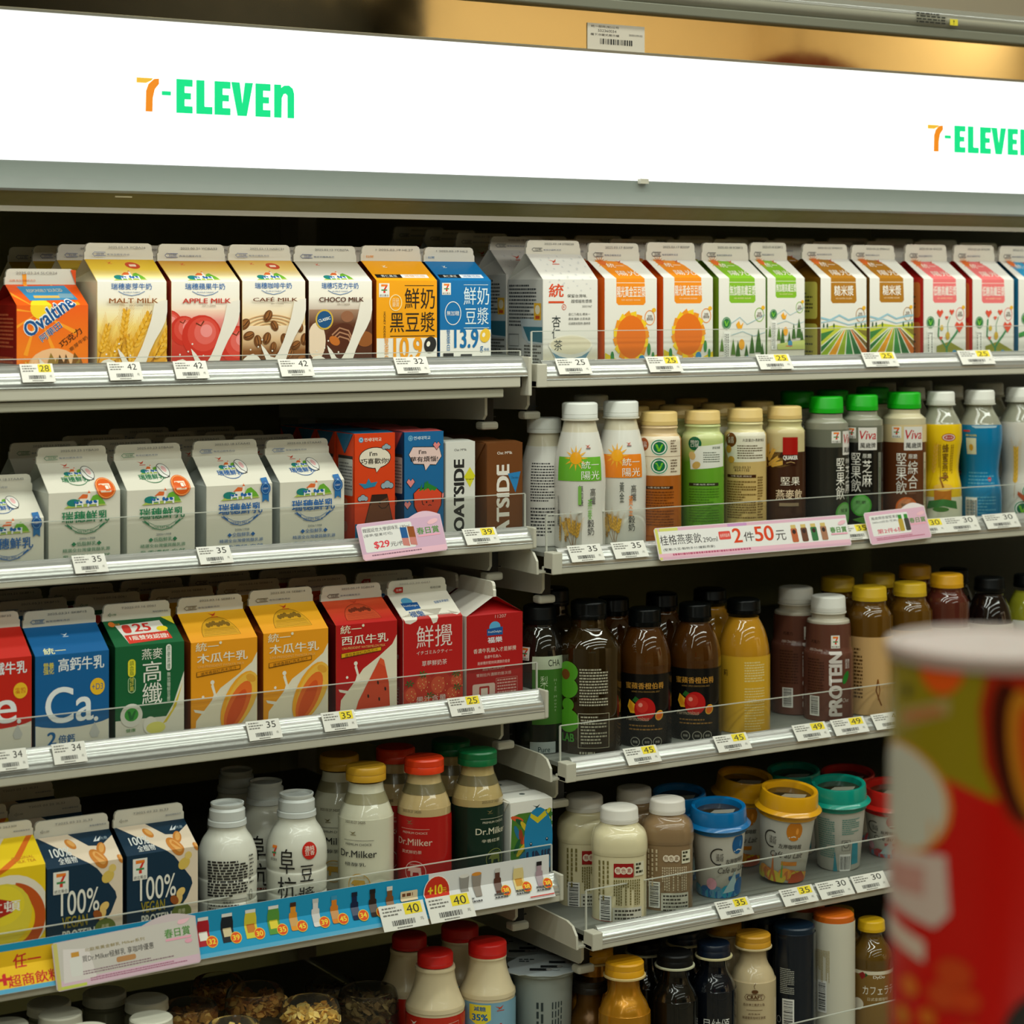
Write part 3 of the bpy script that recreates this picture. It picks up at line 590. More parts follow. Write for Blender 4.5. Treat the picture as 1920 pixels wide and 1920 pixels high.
def fruitmilk(bg, slope, name, band, bandc, fruit, en):
    def f(a):
        solidcarton(a, bg, slope); a.P([(100, -20), (92, -34), (70, -50), (44, -66), (26, -88), (8, -108), (6, -130), (100, -130)], (232, 224, 200)); a.P([(30, -86), (34, -74), (30, -62), (33, -58), (37, -72), (40, -80)], (236, 230, 214)); a.E(32, -57, 3, 3, (236, 230, 214)); a.E(18, -76, 2, 2, (236, 230, 214)); a.P([(22, -96), (4, -92), (6, -96), (20, -100)], (236, 230, 214))
        pts = [(50 + 28 * math.cos(math.radians(g)), 6 + 26 * math.sin(math.radians(g))) for g in range(0, 181, 15)]
        dk = tuple(int(v * .52) for v in slope); a.P(pts, tuple(int(v * .9) for v in slope)); a.line(pts, .6, dk)
        for i in range(5): a.line([(24 + i, 8 + i * 2), (76 - i, 8 + i * 2)], .4, dk, False)
        for i in range(7): a.E(36 + i * 5, 21 + (i % 3) * 1.2, 3.4, 3.4, dk, n=8, step=False)
        a.L += 1; bird(a, 50, 35, 1.6, (196, 60, 30))
        a.T('統一', 24, -7, 12, (236, 230, 200), w=34, b=.012); a.E(44, -3, 2, 2, (236, 230, 200)); a.T(name, 47, -23, 13, (238, 234, 216), w=76, b=.022); a.T(en, 45, -34, 3.4, bandc if band is None else (236, 190, 110), w=70)
        a.P([(8, -48), (74, -42), (74, -36), (8, -41)], (90, 60, 10)); a.P([(8.8, -47), (73, -41.4), (73, -36.8), (8.8, -41.4)], bandc); a.T('選用香甜紅肉' + name[:2] + '汁', 41, -42, 4.4, (60, 40, 10), w=54, rot=5)
        fruit(a)
    return f
def papaya(a):
    a.E(72, -86, 22, 44, (244, 170, 40), -28); a.E(76, -84, 20, 40, (240, 186, 70), -28); a.E(70, -92, 15, 36, (232, 112, 40), -28); a.E(68, -96, 9, 28, (216, 84, 30), -28); a.E(90, -56, 8, 5, (226, 160, 50), -28)
def melon(a):
    a.P([(72, -52), (78, -56), (86, -90), (88, -130), (30, -130), (36, -112)], (212, 74, 42)); a.P([(72, -52), (78, -56), (80, -66), (70, -60)], (226, 90, 50))
    for x, y in ((68, -88), (52, -106), (70, -112), (80, -98)): a.E(x, y, 1.6, 3, (50, 20, 10), 10, n=8)
def strawberry_tea(a):
    solidcarton(a, (186, 26, 26), (232, 226, 212)); w = (234, 228, 214)
    a.G(0, 100, [(6, w), (40, w)]); a.P([(0, 6), (100, 6), (98, 4), (92, 2), (86, 4), (80, 10), (74, 14), (66, 14), (60, 4), (56, -6), (50, -8), (47, -2), (44, 8), (36, 14), (28, 8), (22, -2), (12, -6), (4, -4)], w)
    a.E(12 + 12, 28, 9, 6, (90, 170, 214)); a.P([(12, 26), (40, 26), (40, 16), (14, 14)], (24, 84, 150)); a.T('freshDelight', 26, 21, 3.4, (230, 236, 240), w=24); a.T('福樂', 28, 8, 9, (30, 84, 150), w=24, b=.03); a.T('香醇草莓鮮奶', 80, 24, 4, (60, 110, 170), w=26, rot=4)
    a.T('鮮攪', 52, -26, 32, (232, 214, 206), w=60, b=-.004); a.T('イチゴミルクティー', 52, -49, 6, (232, 214, 206), w=60); a.T('草莓鮮奶茶', 52, -65, 8, (232, 214, 206), w=42)
    for x, y, r in ((16, -112, 17), (34, -96, 16), (62, -102, 21), (92, -98, 17), (84, -116, 16), (40, -126, 16)):
        a.E(x, y, r, r * 1.05, (196, 50, 30)); a.E(x - r * .2, y + r * .2, r * .55, r * .6, (216, 84, 52))
        for i in range(12): a.E(x + r * .7 * math.cos(i * 2.4) * (i / 12) ** .5, y + r * .7 * math.sin(i * 2.4) * (i / 12) ** .5, .7, 1, (240, 200, 120), n=6, step=False)
        a.L += 1
    for x, y in ((32, -80), (44, -112), (88, -84), (10, -92), (90, -104)):
        for g in range(0, 360, 60): a.P([(x, y), (x + 8 * math.cos(math.radians(g)), y + 6 * math.sin(math.radians(g))), (x + 6 * math.cos(math.radians(g + 30)), y + 4 * math.sin(math.radians(g + 30)))], (40, 110, 40), False)
    a.T('果汁含量', 46, -116, 8, (236, 220, 210), w=50)
def red_side(a):
    a.R(0, 100, -130, 0, (178, 20, 22)); a.E(50, -20, 10, 9, (90, 170, 214)); a.P([(36, -22), (64, -20), (64, -32), (36, -32)], (24, 84, 150)); a.T('freshDelight', 50, -27, 4, (230, 236, 240), w=24); a.T('福樂', 50, -39, 9, (232, 236, 240), w=26, b=.03)
    a.T('香濃牛乳融入才是鮮攪', 50, -54, 7, (236, 214, 200), w=76); a.T('香濃牛乳融入', 46, -64, 5, (236, 200, 190), w=30); a.T('是鮮攪的堅持與濃醇的會倉', 48, -73, 5, (236, 200, 190), w=58); a.T('超甜可口的草莓汁', 48, -82, 5, (236, 200, 190), w=40); a.T('雙耐拉升濃醇的層次感', 48, -91, 5, (236, 200, 190), w=62)
    a.RR(10, 50, -135, -104, 3, (226, 196, 184)); a.RR(22, 40, -124, -108, 2, (178, 40, 36)); a.R(25, 37, -121, -111, (232, 214, 200)); a.fine(14, 46, -133, -126, 2, (170, 60, 54)); a.fine(54, 88, -132, -100, 7, (226, 170, 160), .5)
    a.line([(52, -98), (90, -98), (90, -133), (52, -133), (52, -98)], .6, (226, 160, 150)); a.T('11207', 60, -3.6, 5, (226, 180, 170), w=20)
def vegan(a):
    solidcarton(a, (232, 214, 190)); n = (14, 48, 70); a.P([(0, -130), (0, 40), (4, 40), (66, -8), (90, -40), (92, -48), (84, -66), (72, -80), (64, -100), (60, -130)], n); a.P([(44, 40), (100, 40), (100, 32), (80, 20), (64, 22)], n)
    for x, y, r, g in ((42, 27, 8, -50), (78, 16, 9, 60), (70, 4, 14, -60), (98, 0, 6, -60)): a.E(x, y, r, r * .62, (206, 130, 50), g); a.E(x + 1, y + 1, r * .7, r * .36, (226, 166, 90), g)
    a.E(80, -20, 9, 7, (222, 190, 90), 40); a.E(86, -10, 5, 5, (230, 200, 110)); a.E(98, -104, 8, 14, (206, 120, 40))
    a.T('100%', 25, 18, 11, (228, 230, 226), w=26, b=.02); a.T('全植物', 30, 7, 8.5, (228, 230, 226), w=24, b=.02); a.P([(72, 26), (79, 33), (76, 27), (84, 32), (80, 26)], (220, 226, 230)); a.T('光泉', 87, 29, 4, (170, 190, 200), w=10)
    seven(a, 8, 28, -33, -5); a.T('100%', 43, -46, 30, (236, 234, 222), w=50, b=.006); a.T('VEGAN', 36, -70, 14, (150, 136, 40), w=33, b=.02); a.T('PROTEIN', 41, -87, 13, (232, 230, 216), w=42, b=.03)
    a.E(75, -57, 5, 7, (232, 196, 110), -50); a.E(72, -66, 5, 8, (228, 190, 110), -20); a.E(66, -66, 7, 5, (150, 80, 30), -50); a.E(76, -84, 14, 12, (110, 124, 50)); a.T('高纖\n蛋白', 76, -84, 10, (226, 220, 180), w=10)
def lipton(a):
    solidcarton(a, (240, 204, 24)); a.P([(0, 40), (60, 40), (30, 10), (0, -6)], (226, 212, 190)); a.P([(90, 40), (98, 40), (70, 10), (40, -6), (0, -18), (0, -12), (38, 0), (64, 14)], (222, 110, 20)); a.T('ORIGINAL', 74, 12, 3.6, (196, 120, 20), w=30); a.T('MILK TEA', 76, 7, 3.6, (196, 120, 20), w=28)
    a.ring(52, -60, 54, 52, 12, (236, 226, 206)); a.ring(52, -66, 48, 48, 14, (196, 84, 24), -70, 80); a.E(44, -58, 38, 40, (226, 206, 60)); a.E(40, -46, 32, 26, (236, 214, 50)); a.P([(4, -42), (30, -34), (56, -42), (56, -56), (30, -64), (4, -56)], (176, 36, 24)); a.T('立頓', 44, -48, 14, (240, 236, 226), w=44, b=.03)
    a.T('味\n茶', 24, -96, 42, (196, 84, 20), w=22, b=.012)
def tomato(a): pass
def sunshine(c, dk, txt, scene):
    def f(a):
        a.G(0, 100, [(-130, (232, 230, 220)), (40, (232, 230, 220))]); 
        a.P([(13, 40), (56, 38), (66, 28), (76, 0), (78, -38), (74, -42), (26, -42), (22, -38), (22, 0), (18, 14)], c); a.R(22, 78, -7.4, -6.6, (244, 238, 222))
        sy = lambda y: y if y < 40 else 40 + (y - 40) * .4
        for k, g in enumerate(range(0, 360, 24)):
            r = 17 if k % 2 else 13
            a.P([(23 + 7 * math.cos(math.radians(g - 7)), sy(35 + 7 * math.sin(math.radians(g - 7)))), (23 + r * math.cos(math.radians(g)), sy(35 + r * math.sin(math.radians(g)))), (23 + 7 * math.cos(math.radians(g + 7)), sy(35 + 7 * math.sin(math.radians(g + 7))))], (222, 140, 40), False)
        a.P([(23 + 7.6 * math.cos(math.radians(g)), sy(35 + 6.6 * math.sin(math.radians(g)))) for g in range(0, 360, 20)], (222, 104, 30)); bird(a, 56, 37, 1.6)
        a.T('統一', 42, 28, 9.5, (246, 240, 226), w=32, rot=-2); a.T('陽光', 52, 11, 11, (246, 240, 226), w=40); a.T(txt, 50, -21, 17, (246, 242, 230), w=54 if len(txt) > 3 else 42, b=.02); a.T('NO ADDED SUGAR', 50, -34, 2.4, (250, 226, 180), w=36)
        a.ring(86, -62, 10, 12, 1.2, c); a.E(94, -50, 4, 3.4, (236, 180, 40)); a.T('甘醇\n濃純香', 86, -62, 9, (90, 60, 40), w=13)
        scene(a)
    return f
def sc_orange(a):
    for g in range(0, 360, 22): a.P([(50 + 27 * math.cos(math.radians(g)), -92 + 33 * math.sin(math.radians(g))), (50 + 35 * math.cos(math.radians(g + 8)), -92 + 42 * math.sin(math.radians(g + 8))), (50 + 33 * math.cos(math.radians(g + 26)), -92 + 38 * math.sin(math.radians(g + 26))), (50 + 26 * math.cos(math.radians(g + 24)), -92 + 32 * math.sin(math.radians(g + 24)))], (244, 204, 40) if g % 44 else (240, 150, 30), False)
    a.E(50, -92, 28, 34, (232, 116, 24)); a.P([(0, -116), (30, -130), (70, -134), (100, -120), (100, -150), (0, -150)], (226, 200, 40)); a.P([(0, -124), (40, -138), (100, -130), (100, -150), (0, -150)], (206, 186, 50))
    for x, y, s in ((14, -124, 5), (20, -142, 5), (84, -112, 5), (92, -124, 4), (4, -146, 5), (78, -142, 4)): a.E(x, y, s * .7, s * 2, (60, 140, 70), n=12)
    a.E(70, -128, 6, 7, (60, 140, 190)); a.E(60, -142, 7, 6, (222, 150, 120)); a.E(80, -140, 6, 5, (222, 160, 130))
def sc_green(a):
    badge(a, 16, -76)
    a.R(10, 24, -150, -90, (240, 240, 232)); a.fine(12, 22, -148, -94, 3, (90, 90, 80), vert=True)
    a.line([(26, -76), (44, -66), (60, -78), (80, -70), (98, -62)], 1, (150, 190, 200)); a.line([(26, -96), (50, -90), (74, -98), (98, -92)], .9, (150, 190, 200)); a.P([(36, -78), (42, -72), (46, -80), (52, -74), (48, -86), (40, -86)], (240, 170, 40)); a.E(48, -112, 6, 9, (240, 170, 50))
    for x, y, s in ((40, -124, 8), (30, -116, 6), (58, -128, 7), (70, -112, 7), (84, -106, 9), (92, -126, 7), (6, -112, 5)):
        a.P([(x - s * .8, y - s * 2.2), (x - s * .5, y), (x, y + s * 2.4), (x + s * .5, y), (x + s * .8, y - s * 2.2)], (60, 104, 40) if s > 6 else (90, 130, 50), False)
    a.L += 1; a.P([(26, -138), (100, -130), (100, -150), (26, -150)], (196, 206, 120)); a.E(60, -138, 6, 7, (70, 140, 180)); a.R(48, 66, -144, -142, (220, 120, 60))
def badge(a, x, y):
    a.ring(x, y, 9.6, 10.6, 2, (110, 160, 120)); a.E(x, y, 7, 7.6, (36, 120, 60)); a.P([(x - 5, y + 4), (x - 2, y + 4), (x, y - 2), (x + 3, y + 4), (x + 5, y + 4), (x + 1, y - 5), (x - 2, y - 5)], (120, 190, 60))
def sc_rice(a):
    a.line([(0, -66), (20, -70), (40, -62), (60, -70), (80, -66), (100, -64)], 3, (150, 196, 210)); a.line([(0, -74), (30, -70), (60, -78), (100, -72)], 2, (170, 206, 216)); a.P([(0, -84), (30, -78), (60, -82), (100, -78), (100, -150), (0, -150)], (200, 206, 60))
    cs = [(40, 120, 60), (150, 180, 40), (236, 160, 30), (150, 176, 40), (60, 140, 70), (44, 110, 60), (206, 110, 40), (110, 90, 40)]
    for i in range(8):
        x0, x1 = -60 + i * 27.5, -60 + (i + 1) * 27.5
        a.P([(x0 * 1.0, -152), (x1, -152), (44 + i * 3.2 + 3.2, -84), (44 + i * 3.2, -84)], (236, 236, 216), False)
        a.P([(x0 + 2, -152), (x1 - 2, -152), (44 + i * 3.2 + 2.8, -86), (44 + i * 3.2 + .4, -86)], cs[i], False)
    a.L += 3
    a.P([(0, -92), (30, -86), (0, -106)], (60, 130, 60)); a.P([(100, -88), (78, -86), (100, -100)], (130, 120, 40))
    for x in (6, 14, 28, 76, 88, 96): a.E(x, -80, 1.6, 5, (40, 90, 50), n=10, step=False)
def sc_heart(a):
    badge(a, 16, -76); a.R(8, 24, -150, -90, (240, 240, 232)); a.fine(10, 22, -148, -94, 3, (90, 90, 80), vert=True)
    a.P([(30, -118), (60, -110), (100, -128), (100, -150), (30, -150)], (150, 150, 60)); a.E(42, -142, 10, 12, (216, 170, 60)); a.E(72, -132, 6, 7, (70, 140, 180)); a.R(60, 90, -146, -141, (196, 130, 100))
    g = (70, 140, 90); a.line([(52, -150), (54, -120), (60, -112), (74, -98), (84, -86)], 4.2, g); a.line([(53, -122), (44, -110), (34, -100), (36, -70)], 3.2, g); a.line([(57, -100), (56, -80), (62, -66)], 1.2, g)
    for x, y, s in ((38, -60, 8), (66, -58, 6), (84, -84, 11), (54, -68, 4), (40, -104, 4)):
        a.P([(x, y - s), (x - s, y + s * .2), (x - s * .6, y + s * .8), (x, y + s * .4), (x + s * .6, y + s * .8), (x + s, y + s * .2)], (222, 84, 60), False)
    a.L += 1; a.E(42, -86, 4, 5, (216, 180, 60)); a.E(56, -100, 5, 7, (206, 170, 60))
def sc_blue(a):
    badge(a, 16, -70); a.P([(0, -96), (30, -88), (60, -84), (60, -90), (0, -104)], (60, 150, 70))
    for g in range(0, 180, 45): a.line([(40 - 20 * math.cos(math.radians(g)), -116 - 20 * math.sin(math.radians(g))), (40 + 20 * math.cos(math.radians(g)), -116 + 20 * math.sin(math.radians(g)))], 3, (40, 140, 190), False)
def almond(a):
    a.G(0, 100, [(-150, (214, 200, 150)), (-100, (228, 226, 216)), (40, (226, 224, 216))]); bird(a, 40, 28, 2); a.L += 1
    for i in range(40): a.R(10 + (i * 37) % 84, 13 + (i * 37) % 84, -20 + (i * 23) % 56, -17.6 + (i * 23) % 56, (208, 208, 204), step=False)
    c = (214, 74, 34); a.T('統', 24, -17, 20, c, w=26, b=.03); a.R(10, 38, -36, -33, c); a.ring(38, -42, 4, 4.4, .8, c); a.T('R', 38, -42, 3.4, c)
    a.V('杏仁茶', 24, -82, 54, (40, 52, 54), w=16); a.T('保留台灣味,', 62, -25, 5.4, (90, 90, 84), w=36); a.T('越嚐越有感情', 70, -33, 5.4, (90, 90, 84), w=38); a.T('2025/1967', 80, -41, 3, (110, 110, 104), w=18)
    for i in range(3): a.T(('杏仁乃南北·帶來一', '香氣濃郁·主原來源', '近調節前堅持·濃烤草')[i], 66, -53 - i * 7, 4, (90, 90, 84), w=40)
    a.E(50, -100, 40, 16, (236, 232, 216)); a.E(50, -100, 37, 14, (226, 218, 190)); a.P([(10, -101), (24, -124), (40, -134), (62, -134), (78, -122), (90, -101), (76, -110), (50, -115), (24, -110)], (224, 224, 214)); a.P([(16, -110), (26, -124), (40, -133), (62, -133), (76, -122), (85, -109), (70, -117), (50, -121), (30, -117)], (110, 150, 170)); a.R(40, 62, -142, -133, (120, 140, 140)); a.V('茶', 27, -100, 16, (40, 52, 54), w=15)
def almond_side(a):
    a.fine(4, 82, -74, -8, 12, (70, 74, 74), .5); a.P([(36, -60), (44, -88), (60, -98), (100, -98), (100, -60)], (190, 200, 200)); a.P([(44, -72), (100, -72), (100, -96), (60, -94)], (60, 116, 130)); a.R(76, 96, -62, -36, (232, 180, 50)); a.E(86, -46, 7, 7, (240, 226, 190)); a.R(80, 92, -60, -55, (196, 80, 40)); a.fine(2, 40, -140, -106, 7, (80, 80, 70), .5); a.fine(48, 96, -140, -100, 8, (80, 80, 70), .5); a.line([(4, -84), (32, -84), (32, -102), (4, -102), (4, -84)], .8, (80, 80, 80))
SIDES = {'almond': almond_side}
def txt_side(col):
    def f(a): a.fine(12, 88, -60, -12, 9, col, .5); a.fine(12, 88, -120, -70, 9, col, .5)
    return f
def panel_side(bg, pc):
    def f(a):
        a.R(0, 100, -160, 0, bg); a.RR(8, 92, -68, -6, 6, pc); a.RR(8, 92, -150, -76, 6, pc); a.fine(16, 80, -60, -24, 6, (70, 60, 40), .5); a.fine(16, 80, -140, -96, 7, (90, 80, 60), .5); a.T('營養', 30, -14, 7, (90, 60, 20), w=30, b=.02); a.R(10, 60, -90, -80, bg)
    return f
# key: (front art, seal date, seal style, arrow colour, side colour, slope/body colour, side art)
CK = {
 'ovaltine': (ovaltine, '2025.03.24 SLCB24', 9, None, (150, 26, 16), (232, 96, 24), txt_side((220, 110, 70))),
 'malt': (flavour('瑞穗麥芽牛奶', 'MALT MILK', (146, 84, 22), ((206, 160, 22), (232, 196, 64), (242, 226, 160)), (0, (246, 222, 120), (236, 190, 80)), pic_malt), '2025.03.19 YCBA16', 0, (90, 104, 150), (226, 216, 180), (226, 190, 70), None),
 'apple': (flavour('瑞穗蘋果牛奶', 'APPLE MILK', (196, 60, 44), ((190, 130, 30), (230, 190, 90), (242, 228, 180)), (0, (244, 200, 170), (238, 226, 206)), pic_apple, False), '2025.03.21 YCBA03', 0, (90, 104, 150), (150, 44, 30), (200, 140, 50), None),
 'cafe': (flavour('瑞穗咖啡牛奶', 'CAFÉ MILK', (110, 60, 30), ((206, 156, 60), (232, 200, 120), (244, 232, 200)), (0, (244, 214, 160), (226, 200, 150)), pic_cafe), '2025.03.13 HABC21', 0, (90, 104, 150), (96, 60, 28), (210, 170, 90), None),
 'choco': (flavour('瑞穗巧克力牛奶', 'CHOCO MILK', (84, 44, 26), ((170, 160, 138), (214, 208, 192), (236, 232, 220)), (0, (150, 106, 80), (80, 40, 24)), pic_choco, False), '2025.03.12 YCB27A', 0, (90, 104, 150), (70, 40, 26), (190, 180, 160), None),
 'blacksoy': (soybox((242, 164, 20), '鮮奶', '黑豆漿', '10.9', (240, 160, 30), (40, 34, 26), (44, 44, 44), False), '1 2025.03.19 HL27', 1, (236, 150, 40), (150, 60, 16), (242, 164, 20), None),
 'bluesoy': (soybox((20, 112, 172), '鮮奶', '豆漿', '13.9', (24, 112, 170), (220, 236, 240), (240, 196, 60), True), '1 2025.03.19 HL2', 1, (40, 120, 180), (16, 90, 140), (20, 112, 172), None),
 'almond': (almond, '2025.03.18 STBE28', 0, (80, 84, 84), (206, 206, 196), (226, 224, 216), almond_side),
 'sunorange': (sunshine((240, 142, 24), 0, '陽光黃金豆豆漿', sc_orange), '2025.03.17 B50SP', 0, (80, 80, 90), (226, 96, 16), CARTONW, None),
 'sungreen': (sunshine((130, 184, 40), 0, '無加糖高纖豆漿', sc_green), '2025.03.18 SCB812', 0, (80, 80, 90), (110, 160, 36), CARTONW, None),
 'sunrice': (sunshine((172, 116, 26), 0, '糙米漿', sc_rice), '2025.03.22 SMBA22', 0, (80, 80, 90), (120, 80, 16), CARTONW, panel_side((124, 82, 16), (206, 190, 90))),
 'sunpink': (sunshine((234, 116, 116), 0, '低糖高纖豆漿', sc_heart), '2025.03.26 SFA250', 0, (80, 80, 90), (196, 40, 34), CARTONW, panel_side((206, 50, 40), (226, 130, 60))),
 'sunblue': (sunshine((40, 150, 200), 0, '高纖豆漿', sc_blue), '2025.03.18 SHG', 0, (80, 80, 90), (20, 120, 160), CARTONW, None),
 'lowfat': (ruisui((34, 128, 84), '低脂鮮乳', 'LOW FAT MILK', True), '2025.03.23 STBA20', 0, (70, 130, 90), (200, 204, 192), CARTONW, None),
 'whole': (ruisui((34, 100, 170), '全脂鮮乳', 'FRESH MILK', False), '2025.03.18 STAA45', 0, (80, 110, 160), (180, 186, 180), CARTONW, None),
 'fe': (fe_ca((200, 36, 22), '高鐵牛乳', 'Fe', '牛奶\n蛋白', ('2', '倍鐵'), 'e'), '2025.03.21 SEBF35', 0, (160, 80, 80), (120, 20, 14), (222, 66, 20), None),
 'ca': (fe_ca((16, 96, 156), '高鈣牛乳', 'Ca', '+D3', ('2', '倍鈣'), 'Ca'), '2025.03.21 SKBF15', 0, (70, 120, 170), (14, 50, 70), (16, 104, 164), None),
 'oat': (oatgreen, 'T2025.03.16 0061', 2, (60, 120, 80), (14, 60, 34), (20, 96, 54), None),
 'papaya': (fruitmilk((236, 156, 26), (242, 178, 30), '木瓜牛乳', 1, (232, 150, 20), papaya, 'UNI-PRESIDENT PAPAYA MILK'), '2025.03.16 SEB814', 0, (90, 80, 60), (150, 70, 16), (242, 178, 30), None),
 'melon': (fruitmilk((184, 24, 24), (224, 84, 44), '西瓜牛乳', 1, (226, 170, 20), melon, 'UNI-PRESIDENT WATERMELON MILK'), '2025.03.19 SGB634', 0, (60, 50, 50), (96, 10, 14), (224, 84, 44), None),
 'strawtea': (strawberry_tea, '2025.03.22 0443', 3, None, (150, 18, 20), (230, 224, 210), red_side),
 'vegan': (vegan, 'T2025 03 22 3L33', 2, (150, 146, 136), (12, 34, 46), (24, 56, 76), None),
 'lipton': (lipton, '2025.03.24 26330I', 2, (150, 130, 90), (180, 140, 20), (236, 206, 60), None),
}
# ---------------------------------------------------------------- brick-shaped boxes
def brick(t, w, d, h, side, top, art, sideart=None, topart=None, lean=0.0, straw=True):
    x, y = w / 2, d / 2
    MB().box(-x, x, -y, y, 0, h).build('box_body', [side], t, bevel=0.0012); bb = t.children[0]
    MB().prism([(-y + .001, h), (-y + .012, h + .0012), (y - .012, h + .0012), (y - .001, h)], -x + .001, x - .001).build('box_top', top, t)
    # folded ear flap on the near side
    MB().add([(-x - .0012, -y + .002, h - .0005), (-x - .0012, y - .002, h - .0005), (-x - .0012, 0, h - d * .52), (-x, -y + .002, h - .0005), (-x, y - .002, h - .0005), (-x, 0, h - d * .52)], [(0, 1, 2), (0, 3, 4, 1), (1, 4, 5, 2), (2, 5, 3, 0)]).build('side_flap', top, t)
    U = w / 100
    A = Art(); art(A)
    print_obj('front_print', A.fold(lambda a, b, o: Vector(((a / 100 - .5) * w, -y - o - .0001, h + b * U)), [], [], (0.5, 99.5, -h / U + .3, -0.3)), PAPER, bb)
    if sideart:
        A = Art(); sideart(A)
        print_obj('side_print', A.fold(lambda a, b, o: Vector((-x - o - .0001, y - a / 100 * d, h + b * d / 100)), [], [], (1, 99, -h / d * 100 + .5, -.3)), PAPER, bb)
    if straw: MB().lathe([(.0028, h + .0012), (.0028, h + .0016)], 16, M=Matrix.Translation((x * .1, 0, 0))).build('straw_hole', P('foil', (120, 130, 130), .3, metal=.6), t)
def cloud(a, x, y, s, c=(150, 170, 180)):
    for dx, dy, r in ((-.9, 0, .6), (0, .3, .8), (.9, 0, .6)): a.E(x + dx * s, y + dy * s, r * s + 1, r * s + 1, (20, 20, 20), n=14, step=False)
    a.L += 1
    for dx, dy, r in ((-.9, 0, .6), (0, .3, .8), (.9, 0, .6)): a.E(x + dx * s, y + dy * s, r * s, r * s, c, n=14, step=False)
    a.L += 1
def bubble(a, txt, col=(236, 226, 206), hexa=False):
    for k, c in ((1.6, (20, 20, 20)), (0, col)):
        if hexa: a.P([(12 - k, -50), (24, -70 - k), (80, -74 - k), (94 + k, -56), (88, -36 + k), (22, -34 + k)], c)
        else: a.E(50, -54, 38 + k, 22 + k, c)
        a.P([(50 - k * 2, -72 + k), (66 + k, -72 + k), (54, -86 - k)], c, False)
    a.L += 1; a.T("I'm", 46, -45, 9, (30, 20, 20), w=18, b=.02); a.T(txt, 50, -61, 12, (30, 20, 20), w=70, b=.02)
def yonsei_o(a):
    a.R(0, 100, -300, 0, (222, 66, 18)); a.E(16, -14, 6, 6, (60, 150, 200)); a.ring(16, -14, 4, 4, 1, (230, 236, 236)); a.T('연세대학교', 45, -14, 8, (238, 230, 214), w=42, b=.03); bubble(a, '巧喜歡你!'); cloud(a, 78, -32, 7)
    a.P([(10, -108), (28, -110), (34, -98), (40, -108), (56, -106), (50, -116), (24, -120)], (40, 130, 170)); cloud(a, 80, -116, 10); cloud(a, 20, -142, 8)
    a.P([(42, -134), (80, -134), (98, -210), (20, -210)], (30, 20, 16)); a.P([(43, -136), (79, -136), (96, -208), (22, -208)], (110, 62, 34)); a.P([(43, -136), (79, -136), (80, -142), (60, -150), (42, -150), (38, -158)], (50, 28, 18)); a.E(62, -152, 2, 3, (20, 14, 12)); a.E(78, -150, 2, 3, (20, 14, 12)); a.line([(58, -158), (66, -165), (76, -164), (84, -156)], 1.6, (20, 14, 12)); a.R(0, 20, -300, -196, (20, 110, 150)); a.P([(30, -208), (100, -208), (100, -300), (0, -300)], (40, 120, 160))
def yonsei_b(a):
    a.R(0, 100, -300, 0, (22, 104, 160)); a.E(16, -14, 6, 6, (120, 180, 210)); a.ring(16, -14, 4, 4, 1, (20, 90, 150)); a.T('연세대학교', 45, -14, 8, (214, 230, 238), w=42, b=.02); bubble(a, '莓有煩惱!', (236, 206, 200), True)
    for x, y, s in ((82, -32, 9), (16, -112, 10), (8, -160, 9), (97, -142, 7)):
        for k, c in ((1.5, (30, 20, 20)), (0, (232, 140, 140))): a.P([(x, y - s - k), (x - s - k, y + s * .2), (x - s * .5, y + s * .9 + k), (x, y + s * .4), (x + s * .5, y + s * .9 + k), (x + s + k, y + s * .2)], c)
    for k, c in ((2, (30, 16, 14)), (0, (220, 72, 40))): a.P([(24 - k, -136), (36, -126 + k), (80, -126 + k), (94 + k, -138), (92 + k, -164), (72, -200), (58, -206 - k), (44, -198), (26 - k, -164)], c)
    for x, g in ((40, 20), (52, 60), (60, 90), (70, 120), (80, 160)): a.P([(58, -124), (x - 4, -132), (x + 14 * math.cos(math.radians(g)) - 8, -116 + 6 * math.sin(math.radians(g))), (x + 4, -126)], (40, 130, 50), False)
    a.L += 1; a.R(56, 60, -122, -110, (40, 130, 50)); a.E(56, -156, 1.8, 2.4, (30, 16, 14)); a.E(72, -154, 1.8, 2.4, (30, 16, 14)); a.line([(44, -152), (46, -160), (50, -162)], 1.6, (30, 16, 14)); a.line([(60, -164), (64, -162), (68, -164)], 1.6, (30, 16, 14))
def yon_side(c):
    def f(a): a.R(0, 100, -300, 0, c); a.RR(12, 92, -160, -66, 4, (196, 196, 190)); a.R(12, 92, -66, -58, (50, 50, 50)); a.fine(18, 88, -150, -76, 9, (110, 110, 110), .4); a.E(50, -180, 14, 14, (206, 120, 90)); a.E(50, -240, 14, 14, (206, 120, 90))
    return f
def oatside(bg, fg, mk, mkc, tri):
    def f(a):
        a.R(0, 100, -400, 0, bg); a.T('Oat M*lk', 50, -24, 7, fg, w=42, b=.01); a.T('OATSIDE', 46, -158, 34, fg, w=208, b=.05, rot=90)
        if tri: a.P([(58, -74), (94, -70), (80, -120)], mkc); a.T('Chocolate', 78, -84, 5, (20, 40, 60), w=20)
        else: a.P([(62, -104), (82, -76), (100, -102), (82, -136)], mkc); a.T('Original', 82, -112, 5, (40, 40, 30), w=28, b=.01)
    return f
